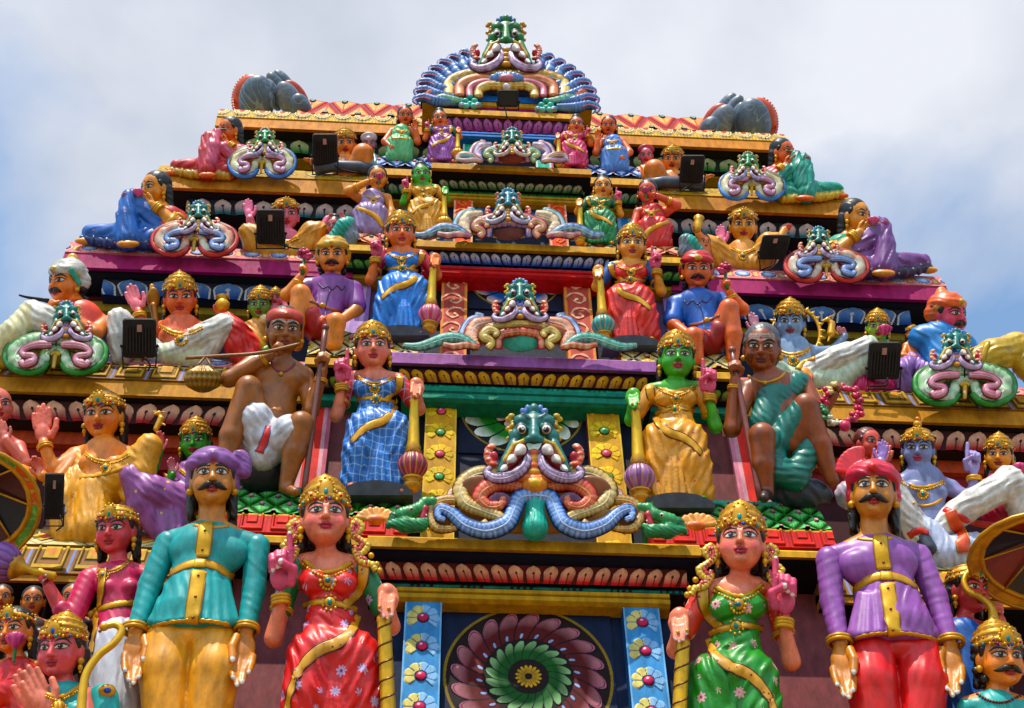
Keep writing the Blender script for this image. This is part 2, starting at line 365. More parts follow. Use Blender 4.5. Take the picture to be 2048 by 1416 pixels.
def pt_diamond(pitch, bg='#c09a4e'):
    def fn(s, t):
        k = np.floor(s/pitch); xi = frac(s/pitch)-0.5; q = np.abs(xi)*1.05+np.abs(t-0.5)*0.95; c = np.repeat(C(bg)[None], s.size, 0)
        for r, h in ((0.52, '#4a3418'), (0.48, bg), (0.37, '#f0dfb0'), (0.32, '#5a4020'), (0.28, '#dcb768')): c = paint(c, q < r, h)
        c = paint(c, (q < 0.16) & (k % 2 == 0), '#cf6a5a'); c = paint(c, (q < 0.16) & (k % 2 == 1), '#4aa79a'); c = paint(c, t > 0.92, '#d8b25a')
        return np.where(q < 0.3, 0.008, 0), c
    return fn
def pt_roofshell(pitch):
    def fn(s, t):
        xi = frac(s/pitch)-0.5; r = np.hypot(xi, (t-0.9)*0.6); c = np.repeat(C('#d8b060')[None], s.size, 0)
        for q, k in ((0.48, '#5a3a18'), (0.44, '#f0e0b4'), (0.33, '#8a5a28'), (0.28, '#e8c890'), (0.14, '#b04a4a')): c = paint(c, r < q, k)
        c = paint(c, (frac(s/pitch*6) < 0.18) & (t < 0.4), '#6a4a20')
        return np.where(r < 0.4, 0.02, 0), c
    return fn
def pt_lotuscol(pitch, bg, p1, p2, knobs, edge, W):
    """a painted pilaster: fans of petals round a knob, repeated upward"""
    def fn(s, t, H=1.0):
        z = t*H; k = np.floor(z/pitch); y = frac(z/pitch); x = s/W; yy = (y-0.30)*pitch/W; r = np.hypot(x, yy); th = np.arctan2(yy, x); c = np.repeat(C(bg)[None], s.size, 0)
        pet = np.abs(np.cos(th*4.5)); lim = np.where(pet > 0.10, 0.37+0.08*np.sqrt(pet), 0.1)
        up = (th > -0.75) | (th < -2.4); ins = (r < lim) & (r > 0.17) & up; m = ins & (x < 0); c = paint(c, m, p1); m = ins & (x >= 0); c = paint(c, m, p2)
        c = paint(c, (r < 0.155), '#3a1414'); h = np.where(ins, 0.010*np.clip((lim-r)/0.05, 0, 1), 0)
        for i, kc in enumerate(knobs): c = paint(c, (r < 0.13) & (k % len(knobs) == i), kc)
        c = paint(c, np.hypot(x+0.03, yy-0.04) < 0.035, '#ffe8ea'); h = np.where(r < 0.15, 0.03*np.sqrt(np.maximum(0, 1-(r/0.15)**2)), h); c = paint(c, np.abs(x) > 0.45, edge)
        return h, c
    return fn
def pt_scrollcol(pitch, bg, fg, edge, W):
    def fn(s, t, H=1.0):
        z = t*H; k = np.floor(z/pitch); y = frac(z/pitch)-0.5; x = s/W*np.where(k % 2 == 0, 1, -1); c = np.repeat(C(bg)[None], s.size, 0)
        yy = y*pitch/W; r = np.hypot(x+0.02, yy); th = np.arctan2(yy, x+0.02); sp = np.abs(r-(0.10+0.055*(th+math.pi))) < 0.05+0.018*np.cos(5*th); m = sp & (r < 0.44)
        m |= np.hypot(x+0.04, yy-0.03) < 0.07
        c = paint(c, m, fg); c = paint(c, np.abs(x) > 0.40, edge)
        return np.where(m, 0.012, 0), c
    return fn
def pt_stripecol(cols):
    n = len(cols)
    def fn(s, t, H=1.0):
        x = s/(2*np.abs(s).max())+0.5; c = np.repeat(C(cols[0])[None], s.size, 0)
        for i, k in enumerate(cols): c = paint(c, (x >= i/n), k)
        return s*0, c
    return fn
def pt_rosette(R, bg, rings):
    """painted wheel of swirling petals; rings: (r0, r1, petals, tip, base, line, swirl)"""
    def fn(s, t, H=1.0):
        z = (t-0.5)*H; r = np.hypot(s, z)/R; th = np.arctan2(z, s); c = np.repeat(C(bg)[None], s.size, 0); h = s*0
        c = paint(c, r < 1.0, '#8f7a2a'); c = paint(c, r < 0.965, '#1a0508')
        for r0, r1, n, tip, base, line, sw, deco in rings:
            q = (r-r0)/(r1-r0); f = frac((th+sw*q)/(2*math.pi)*n)-0.5; lim = r1-(r1-r0)*0.38*np.abs(2*f)**2.2; ins = (r > r0) & (r < lim)
            if n: c = np.where(ins[:, None], lerp(C(base), C(tip), (q-0.42)/0.42), c); c = paint(c, ins & ((np.abs(f) > 0.44) | (lim-r < 0.014)), line)
            if deco:
                c = paint(c, ins & (lim-r > 0.03) & (lim-r < 0.045), '#8a2a5a'); c = paint(c, ins & (np.abs(np.abs(f)-0.12*np.sin(q*9)) < 0.03) & (q > 0.3) & (q < 0.66), '#5a0c10')
                c = paint(c, ins & (np.hypot(f*0.9, q-0.12) < 0.13), '#101a3a'); c = paint(c, ins & (np.hypot(f*0.9, q-0.12) < 0.09), '#a8b6dd')
            h = np.where(ins, 0.004, h)
        c = paint(c, r < 0.045, '#120608')
        return h, c
    return fn
# ------------------------------------------------------------------ the tower
TB = np.array([0.0, 13.5, 0.0])
tower = empty('temple_tower', TB, 'tall stepped temple gateway tower with painted ledges, friezes and pillars carrying all the statues', 'temple tower')
def mb_panel(mb, P0, dx, dz, fn, res, H=None, off=0.0):
    P0, dx, dz = (np.asarray(q, float) for q in (P0, dx, dz)); Lx, Lz = np.linalg.norm(dx), np.linalg.norm(dz)
    nu, nv = max(2, int(Lx/res)+1), max(2, int(Lz/res)+1); a, b = np.meshgrid(np.linspace(0, 1, nu), np.linspace(0, 1, nv)); a, b = a.ravel(), b.ravel()
    nn = unit(np.cross(dx, dz))
    try: h, c = fn((a-0.5)*Lx, b, Lz)
    except TypeError: h, c = fn((a-0.5)*Lx, b)
    V = P0+a[:, None]*dx+b[:, None]*dz+nn*(h+off)[:, None]
    i = np.arange(nu-1)[None]+nu*np.arange(nv-1)[:, None]; i = i.ravel(); F = np.stack([i, i+1, i+nu+1, i+nu], 1)
    mb.add(V, F.tolist(), c)
def tpart(name, mb, mat='wall', parent=None, label=None, smooth=False):
    o = mb.build(name, mat, parent or tower, 1.0, smooth=smooth)
    me = o.data; n = len(me.vertices); co = np.empty(n*3, np.float32); me.vertices.foreach_get('co', co); co = co.reshape(-1, 3)-TB.astype(np.float32); me.vertices.foreach_set('co', co.ravel()); me.update()
    if label: o['label'] = label
    return o
def bandp(name, x0, x1, u, vt, vb, yt, yb, fn, body, back=1.6, res=0.012, mat='wall', z=None):
    """one moulding: slanting front face from (vb, yb) up to (vt, yt), patterned, with a solid body behind it"""
    zt, zb = (hit(u, vt, yt)[2], hit(u, vb, yb)[2]) if z is None else z
    mb = MB(); e = 0.004; yk = max(yt, yb)+back
    mb.prism([(yb+e, zb), (yt+e, zt), (yk, zt), (yk, zb)], x0, x1, body)
    if fn: mb_panel(mb, (x0, yb, zb), (x1-x0, 0, 0), (0, yt-yb, zt-zb), fn, res)
    return tpart(name, mb, mat), zt, zb
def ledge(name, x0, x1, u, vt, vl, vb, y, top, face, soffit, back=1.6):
    """nosing: splay from vt to vl in a lighter, sunlit tone, upright face to vb, painted soffit"""
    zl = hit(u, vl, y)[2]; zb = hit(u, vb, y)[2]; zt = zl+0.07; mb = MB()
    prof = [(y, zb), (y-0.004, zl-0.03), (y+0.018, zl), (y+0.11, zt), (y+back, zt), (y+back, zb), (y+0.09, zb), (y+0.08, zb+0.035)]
    mb.prism(prof, x0, x1, face, [face, top, top, top, face, soffit, soffit, face])  # sunlight on the splay is put into the lighter top colour
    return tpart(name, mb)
def ysolve(u, v, z): return (z-CAM[2])/(hit(u, v, 1.0)[2]-CAM[2])
def frieze(x0, x1, u, zs, vt, vb, fn, body, drop=0.09, res=0.008):
    """petal band tucked under a soffit at height zs, seen from row vt down to row vb"""
    zs -= 0.006; yt = ysolve(u, vt, zs); yb = yt+drop; return bandp('petal_frieze', x0, x1, u, 0, 0, yt, yb, fn, body, res=res, z=(zs, hit(u, vb, yb)[2]))+(yb,)
def cbay(u, y0, hw, ld, petals, strip, beam, cols, pc):
    """centre bay: ledge rows, petal rows, strip rows, beam rows (photo rows at column u)"""
    vt, vl, vb = ld; top, face, sof = cols
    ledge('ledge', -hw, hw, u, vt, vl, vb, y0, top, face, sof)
    zb = hit(u, vb, y0)[2]; hp = hw-0.11; _, zt, zz, yp = frieze(-hp, hp, u, zb, petals[0], petals[1], pc, '#160a10', res=0.0055)
    for sx in (-1, 1):      # the frieze returns along the sides
        mb = MB(); x = sx*hp; a = (x, y0+1.2, zz) if sx < 0 else (x, yp, zz); d = (0, yp-y0-1.2, 0) if sx < 0 else (0, y0+1.2-yp, 0)
        mb_panel(mb, np.array(a)+np.array((sx*0.004, 0, 0)), d, (0, 0, zt-zz-0.006), pc, 0.02); tpart('petal_frieze', mb)
    z2 = zz-0.003
    if strip:
        v, c1, c2 = strip; ys = yp+0.03; zs = hit(u, v, ys)[2]
        def dash(s, t): 
            c = np.repeat(C(c1)[None], s.size, 0); k = frac(s/0.47); c = paint(c, (np.abs(t-0.5) < 0.22) & ((k < 0.55) | ((k > 0.62) & (k < 0.68)) | ((k > 0.74) & (k < 0.80)) | ((k > 0.86) & (k < 0.93))), c2); return s*0, c
        bandp('dashed_strip', -hp+0.03, hp-0.03, u, 0, 0, ys, ys, dash, c1, z=(z2, zs)); z2 = zs-0.003
    v, hb, c = beam; y = yp-0.005; zs = z2-(z2-hit(u, v, y)[2])*0.60; mb = MB(); h = z2-zs
    mb.prism([(y+0.05, zs), (y, zs+0.02), (y, zs+h*0.45), (y+0.03, zs+h*0.5), (y-0.01, zs+h*0.58), (y-0.01, zs+h*0.85), (y+0.06, z2), (y+1, z2), (y+1, zs)], -hb, hb, c); tpart('beam', mb)
    return zs
def pillar(name, u0, u1, v, zb, zt, y, fn, side, dep=0.45, res=0.006, ex=None):
    x0, x1 = (colx(u0, v, y), colx(u1, v, y)); mb = MB(); mb.box(x0, x1, y+0.003, y+dep, zb, zt, side)
    mb_panel(mb, (x0+0.001, y, zb), (x1-x0-0.002, 0, 0), (0, 0, zt-zb), fn(x1-x0), res); return tpart(name, mb)
YC = dict(A=10.0, B=10.5, C=11.0, D=11.5, E=11.9); YM = dict(A=10.4, B=10.9, C=11.4, D=11.85); YO = dict(A=10.75, B=11.25, C=11.7, D=12.1, E=12.5)
def build_tower():
    NAVY = '#0e1428'
    hw = {k: (colx(b, v2, YC[k])-colx(a, v1, YC[k]))/2 for k, a, v1, b, v2 in (('A', 735, 1066, 1398, 1092), ('B', 780, 694, 1309, 710), ('C', 830, 477, 1231, 492), ('D', 861.6, 321, 1179.5, 333), ('E', 882, 212, 1146, 224))}
    # centre bays
    zA = cbay(1060, YC['A'], hw['A'], (1066, 1078, 1101), (1131, 1167), (1182, '#10181c', '#1f7a68'), (1221, 1.28, '#c09a22'), ('#dcae3a', '#c89a30', '#101832'), pt_petals(0.165, '#e8b298', '#c8281c', '#3a0c0a', '#5a1014'))
    zB = cbay(1045, YC['B'], hw['B'], (703, 711, 734), (746, 771), (781, '#14705f', '#3fb39a'), (822, 1.36, '#11806a'), ('#c89ac8', '#97629a', '#14122a'), pt_petals(0.15, '#d9a83c', '#b07a1e', '#4a1008', '#4a1010'))
    zC = cbay(1038, YC['C'], hw['C'], (480, 486, 500), (510, 532), (540, '#17407a', '#5f8fc4'), (562, 1.22, '#c02414'), ('#e0bc58', '#c89a38', '#0c1020'), pt_petals(0.135, '#b9b3bc', '#164f9a', '#0a1230', '#0e1c3c'))
    zD = cbay(1018, YC['D'], hw['D'], (326, 330, 342), (365, 382), (394, '#123c22', '#2f7a3c'), (410, 1.02, '#b08a1c'), ('#e0b45a', '#c2924a', '#0a0c14'), pt_petals(0.14, '#a9a890', '#15602c', '#04180c', '#0a2614'))
    zE = cbay(1014, YC['E'], hw['E'], (216, 221, 232), (240, 266), None, (283, 0.90, '#2f6fb8'), ('#ecc460', '#d2a040', '#0c0c18'), pt_petals(0.16, '#b06a98', '#8c2868', '#3a0a30', '#4a0f3c'))
    zf = {'A': hit(1060, 1066, YC['A'])[2]+0.03, 'B': hit(1045, 703, YC['B'])[2]+0.03, 'C': hit(1038, 480, YC['C'])[2]+0.03, 'D': hit(1018, 326, YC['D'])[2]+0.03}
    y = YC['A']+0.34; zb0 = hit(1060, 1640, y)[2]
    lot = lambda bg, p1, p2, kn, ed, k: (lambda W: pt_lotuscol(W*k, bg, p1, p2, kn, ed, W))
    f = lot('#5a96cc', '#e8dc9a', '#9cc4ea', ['#d0476a'], '#8ec0e8', 0.93)
    pillar('pillar', 810, 884, 1215, zb0, zA, y, f, '#2a5590'); pillar('pillar', 1247, 1320, 1232, zb0, zA, y, f, '#2a5590')
    y = YC['B']+0.32; f = lot('#cfa03c', '#ecd06a', '#e6c060', ['#5fae74', '#e0607e'], '#e0c04a', 0.95)
    pillar('pillar', 852, 914, 805, zf['A'], zB, y, f, '#c08a2c'); pillar('pillar', 1172, 1236, 812, zf['A'], zB, y, f, '#8a3c40')
    scr = lambda bg, fg, ed, k: (lambda W: pt_scrollcol(W*k, bg, fg, ed, W))
    y = YC['C']+0.32; f = scr('#bf5a50', '#efc0a2', '#e59a62', 0.85)
    pillar('pillar', 884, 935, 558, zf['B'], zC, y, f, '#d98a52'); pillar('pillar', 1127, 1180, 570, zf['B'], zC, y, f, '#d98a52')
    y = YC['D']+0.31; f = scr('#e2551c', '#ee8c54', '#e6b090', 0.9)
    pillar('pillar', 908, 946, 404, zf['C'], zD, y, f, '#d8a080'); pillar('pillar', 1096, 1132, 410, zf['C'], zD, y, f, '#d8a080')
    y = YC['E']+0.30; f = lambda W: pt_stripecol(['#cfe8dc', '#3fa894', '#3fa894', '#4db8a2', '#4db8a2', '#3fa894', '#3fa894', '#cfe8dc', '#b8506a'])
    pillar('pillar', 926, 955, 280, zf['D'], zE, y, f, '#3fa894'); pillar('pillar', 1070, 1104, 284, zf['D'], zE, y, f, '#3fa894')
    # niches
    for k, zb, zt, hx, yy in (('A', zb0, zA, 1.3, 0.50), ('B', zf['A'], zB, 1.3, 0.46), ('C', zf['B'], zC, 1.15, 0.46), ('D', zf['C'], zD, 0.95, 0.44), ('E', zf['D'], zE, 0.85, 0.42)):
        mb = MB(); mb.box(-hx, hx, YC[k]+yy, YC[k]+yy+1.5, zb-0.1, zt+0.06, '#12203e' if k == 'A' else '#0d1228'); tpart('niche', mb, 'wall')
    def ros(u, v, Rpx, y, bg, rings):
        c = hit(u, v, y); R = Rpx*((c-CAM)@CF)/FPX; mb = MB()
        mb_panel(mb, (c[0]-R*1.02, y, c[2]-R*1.02), (2.04*R, 0, 0), (0, 0, 2.04*R), pt_rosette(R, bg, rings), 0.0048); tpart('rosette', mb)
    ros(1057, 1353, 171, YC['A']+0.48, '#12203e', [(0.53, 0.93, 20, '#b07c84', '#5a080c', '#1a0508', 0.28, 1), (0.24, 0.52, 20, '#8fb486', '#0a5424', '#0c1020', 0.35, 0), (0.03, 0.17, 16, '#d8b45a', '#b08a3a', '#3a2008', 0.0, 0)])
    ros(1044, 818, 124, YC['B']+0.44, '#10162c', [(0.5, 0.98, 18, '#e8ece0', '#127a30', '#04140a', 0.2, 0), (0.15, 0.5, 16, '#e8d0d0', '#b04848', '#3a0a0a', 0.0, 0)])
    ros(1030, 560, 91, YC['C']+0.44, '#10162c', [(0.55, 0.98, 14, '#d8c4c0', '#0f5fae', '#0a0c18', 0.2, 0), (0.1, 0.55, 12, '#d6b450', '#d8b8b0', '#5a1414', 0.0, 0)])
    ros(1020, 405, 78, YC['D']+0.42, '#10162c', [(0.5, 0.98, 14, '#5a86b8', '#123a7a', '#0a0c18', 0.2, 0)])
    # middle bays (left, right)
    for s in (-1, 1):
        def X(a, b): return (a, b) if s > 0 else (-b, -a)
        u = 600 if s < 0 else 1560; dv = 0 if s < 0 else 30
        xa, xb = X(hw['A']-0.35, 3.05); y = YM['A']
        zt = hit(600, 1066, y)[2]
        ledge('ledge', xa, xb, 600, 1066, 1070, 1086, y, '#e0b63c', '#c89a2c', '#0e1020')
        _, z1, _ = bandp('painted_band', xa, xb, 600, 1031, 1066, y+0.05, y+0.03, pt_u(0.30, '#d03a22', '#d84a30', '#8a1c10', '#d03a22', '#a82a18'), '#b83420')
        bandp('lattice_frieze', xa, xb, 600, 986, 1031, y+0.33, y+0.06, pt_lattice(0.27, '#7fbf84', '#1f8a3a', '#062210', '#d89aa4', 3), '#1d5a2c', res=0.009)
        z1 = hit(600, 986, y+0.33)[2]; mb = MB(); mb.box(xa, xb, y+0.3, y+1.8, z1+0.002, z1+0.06, '#6fc4b0', 0.01); tpart('ledge_cap', mb)
        xa, xb = X(hw['B']-0.3, 2.5); y = YM['B']
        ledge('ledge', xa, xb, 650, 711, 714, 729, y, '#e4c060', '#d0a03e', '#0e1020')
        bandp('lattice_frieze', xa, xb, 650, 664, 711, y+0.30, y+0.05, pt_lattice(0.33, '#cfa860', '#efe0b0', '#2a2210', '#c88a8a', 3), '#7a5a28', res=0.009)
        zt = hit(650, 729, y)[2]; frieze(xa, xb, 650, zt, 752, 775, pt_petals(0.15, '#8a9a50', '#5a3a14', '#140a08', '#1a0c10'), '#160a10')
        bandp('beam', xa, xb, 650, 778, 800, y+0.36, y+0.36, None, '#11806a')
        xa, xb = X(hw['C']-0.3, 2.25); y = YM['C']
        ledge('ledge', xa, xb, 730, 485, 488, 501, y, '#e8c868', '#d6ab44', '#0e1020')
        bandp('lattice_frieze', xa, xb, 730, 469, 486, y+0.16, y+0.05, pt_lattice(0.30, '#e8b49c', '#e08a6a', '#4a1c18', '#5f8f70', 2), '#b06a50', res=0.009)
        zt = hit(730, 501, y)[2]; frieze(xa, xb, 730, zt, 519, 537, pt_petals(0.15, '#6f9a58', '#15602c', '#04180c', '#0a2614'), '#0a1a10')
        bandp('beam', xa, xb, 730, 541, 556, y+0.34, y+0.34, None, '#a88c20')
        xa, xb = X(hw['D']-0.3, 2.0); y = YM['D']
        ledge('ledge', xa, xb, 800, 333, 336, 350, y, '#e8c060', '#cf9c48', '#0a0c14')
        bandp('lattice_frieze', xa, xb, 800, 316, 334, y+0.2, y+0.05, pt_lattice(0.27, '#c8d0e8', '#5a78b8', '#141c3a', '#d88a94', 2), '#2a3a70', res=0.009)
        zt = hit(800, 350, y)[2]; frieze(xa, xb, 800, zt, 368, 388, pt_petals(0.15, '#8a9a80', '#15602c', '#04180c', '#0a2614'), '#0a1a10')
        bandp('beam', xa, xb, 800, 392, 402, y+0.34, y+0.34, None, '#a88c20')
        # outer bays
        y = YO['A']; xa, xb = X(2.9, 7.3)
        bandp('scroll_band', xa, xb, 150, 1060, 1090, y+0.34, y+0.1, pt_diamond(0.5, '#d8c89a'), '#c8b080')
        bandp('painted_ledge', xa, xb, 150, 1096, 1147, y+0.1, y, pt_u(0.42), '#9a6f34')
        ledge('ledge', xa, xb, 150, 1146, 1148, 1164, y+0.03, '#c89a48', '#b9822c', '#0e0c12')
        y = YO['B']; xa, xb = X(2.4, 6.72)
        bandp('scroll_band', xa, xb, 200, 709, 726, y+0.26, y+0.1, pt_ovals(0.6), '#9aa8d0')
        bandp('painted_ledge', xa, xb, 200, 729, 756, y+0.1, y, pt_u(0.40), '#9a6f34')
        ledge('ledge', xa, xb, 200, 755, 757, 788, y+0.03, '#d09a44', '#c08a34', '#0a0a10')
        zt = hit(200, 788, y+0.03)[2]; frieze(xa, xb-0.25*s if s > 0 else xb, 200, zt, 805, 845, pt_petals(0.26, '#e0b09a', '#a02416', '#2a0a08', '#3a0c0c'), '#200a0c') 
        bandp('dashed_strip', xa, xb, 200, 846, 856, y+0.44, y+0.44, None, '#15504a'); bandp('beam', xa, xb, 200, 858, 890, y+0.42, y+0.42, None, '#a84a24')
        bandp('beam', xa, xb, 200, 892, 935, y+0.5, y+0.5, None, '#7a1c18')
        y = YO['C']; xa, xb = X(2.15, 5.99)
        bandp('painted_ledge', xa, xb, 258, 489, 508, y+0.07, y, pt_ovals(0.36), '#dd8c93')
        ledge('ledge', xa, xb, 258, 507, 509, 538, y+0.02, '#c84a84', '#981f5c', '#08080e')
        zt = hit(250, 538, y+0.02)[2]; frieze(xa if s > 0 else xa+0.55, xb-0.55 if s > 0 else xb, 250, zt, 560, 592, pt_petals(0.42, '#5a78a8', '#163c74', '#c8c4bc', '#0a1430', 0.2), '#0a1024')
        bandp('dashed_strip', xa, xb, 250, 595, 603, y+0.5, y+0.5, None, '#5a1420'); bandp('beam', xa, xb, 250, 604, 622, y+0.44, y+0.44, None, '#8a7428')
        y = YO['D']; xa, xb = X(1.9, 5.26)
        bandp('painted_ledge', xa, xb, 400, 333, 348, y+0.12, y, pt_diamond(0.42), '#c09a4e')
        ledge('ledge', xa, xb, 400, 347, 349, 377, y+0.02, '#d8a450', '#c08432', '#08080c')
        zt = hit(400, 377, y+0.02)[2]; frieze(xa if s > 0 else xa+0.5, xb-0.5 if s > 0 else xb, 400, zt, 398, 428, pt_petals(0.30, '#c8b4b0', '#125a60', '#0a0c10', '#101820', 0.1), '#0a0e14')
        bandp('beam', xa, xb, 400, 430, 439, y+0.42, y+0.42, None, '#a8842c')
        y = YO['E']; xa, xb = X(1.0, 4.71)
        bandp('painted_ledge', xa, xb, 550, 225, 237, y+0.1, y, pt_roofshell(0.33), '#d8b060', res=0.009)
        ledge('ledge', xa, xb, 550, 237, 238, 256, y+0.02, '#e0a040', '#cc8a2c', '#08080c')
        zt = hit(550, 256, y+0.02)[2]; frieze(xa if s > 0 else xa+0.45, xb-0.45 if s > 0 else xb, 550, zt, 280, 306, pt_petals(0.36, '#a8b088', '#1e6a2c', '#0a1008', '#0a1a0e', 0.1), '#0a120a')
        bandp('beam', xa, xb, 550, 309, 317, y+0.42, y+0.42, None, '#9a8430')
        # walls behind the statues, tier by tier
        zl = [zb0-0.5, hit(200, 1090, 10.85)[2], hit(200, 709, 11.5)[2], hit(258, 489, 11.8)[2], hit(400, 333, 12.2)[2], hit(550, 225, 12.6)[2]]
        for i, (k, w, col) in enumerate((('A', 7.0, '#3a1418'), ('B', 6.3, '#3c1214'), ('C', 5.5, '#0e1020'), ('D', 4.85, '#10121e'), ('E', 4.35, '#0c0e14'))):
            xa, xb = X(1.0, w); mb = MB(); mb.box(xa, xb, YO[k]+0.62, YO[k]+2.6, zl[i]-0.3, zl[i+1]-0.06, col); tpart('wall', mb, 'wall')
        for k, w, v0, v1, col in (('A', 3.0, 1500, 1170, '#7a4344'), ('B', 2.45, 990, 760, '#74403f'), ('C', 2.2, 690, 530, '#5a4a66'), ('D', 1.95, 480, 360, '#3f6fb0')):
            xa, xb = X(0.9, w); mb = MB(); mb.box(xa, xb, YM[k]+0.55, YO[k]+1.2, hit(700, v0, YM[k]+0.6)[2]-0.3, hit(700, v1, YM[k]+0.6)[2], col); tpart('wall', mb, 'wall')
    # coloured pilasters between the middle and outer bays
    st = lambda *c: (lambda W: pt_stripecol(c))
    for k, a, b, v, vt, vb, cols in (('B', 592, 655, 900, 775, 1010, ('#d88a9a', '#e0a8b0', '#d8482c', '#d8482c', '#d8482c', '#d8482c', '#e0a8b0', '#c06a7a')), ('B', 1462, 1530, 900, 800, 1030, ('#d88a9a', '#e0a8b0', '#d8482c', '#d8482c', '#d8482c', '#d8482c', '#e0a8b0', '#c06a7a')),
                                     ('C', 684, 738, 620, 525, 700, ('#9a78b0', '#c8a8d0', '#b08cc0', '#b08cc0', '#c8a8d0', '#9a78b0')), ('C', 1332, 1392, 640, 540, 710, ('#9a78b0', '#c8a8d0', '#b08cc0', '#b08cc0', '#c8a8d0', '#9a78b0')),
                                     ('D', 786, 816, 440, 388, 490, ('#8cb4dc', '#4a86c8', '#4a86c8', '#8cb4dc')), ('D', 1236, 1264, 450, 395, 500, ('#8cb4dc', '#4a86c8', '#4a86c8', '#8cb4dc'))):
        y = YM[k]+0.48; pillar('pilaster', a, b, v, hit(a, vb, y)[2], hit(a, vt, y)[2], y, st(*cols), cols[0], 0.3)
    # roof
    for s in (-1, 1):
        u = 700 if s < 0 else 1330
        xa, xb = (colx(600, 215, 12.9), -0.9) if s < 0 else (0.9, colx(1418, 250, 12.9))
        bandp('roof_slope', xa, xb, 700, 207, 232, 13.0, 12.72, pt_lattice(0.55, '#e8b078', '#c03a20', '#8a1c10', '#8a9a90', 1), '#a03018', back=2.5)
    mb = MB(); zt = hit(700, 214, 12.9)[2]
    n = 14; prof = [(13.9-1.0*math.cos(math.pi*i/n), zt-0.2+0.55*math.sin(math.pi*i/n)) for i in range(n+1)]; mb.prism(prof, -3.6, 3.6, '#a03a20'); tpart('roof', mb)
build_tower()
zb = hit(1060, 1600, 9.9)[2]; mb = MB(); mb.box(-7.5, 7.5, 9.25, YO['A']+0.5, zb-0.5, zb, '#c8962c', 0.05); tpart('ledge', mb)
# ground: one sheet reaching the horizon
gm = MB(); gm.add([(-600, -600, 0), (600, -600, 0), (600, 600, 0), (-600, 600, 0)], [(0, 1, 2, 3)], C('#8c8478')); g = gm.build('ground', 'wall'); g['kind'] = 'structure'
mb = MB(); mb.box(-7.6, 7.6, YO['A']+0.2, YO['A']+3.5, 0.0, hit(200, 1700, 10.9)[2], '#7a4344'); tpart('wall', mb, 'wall')
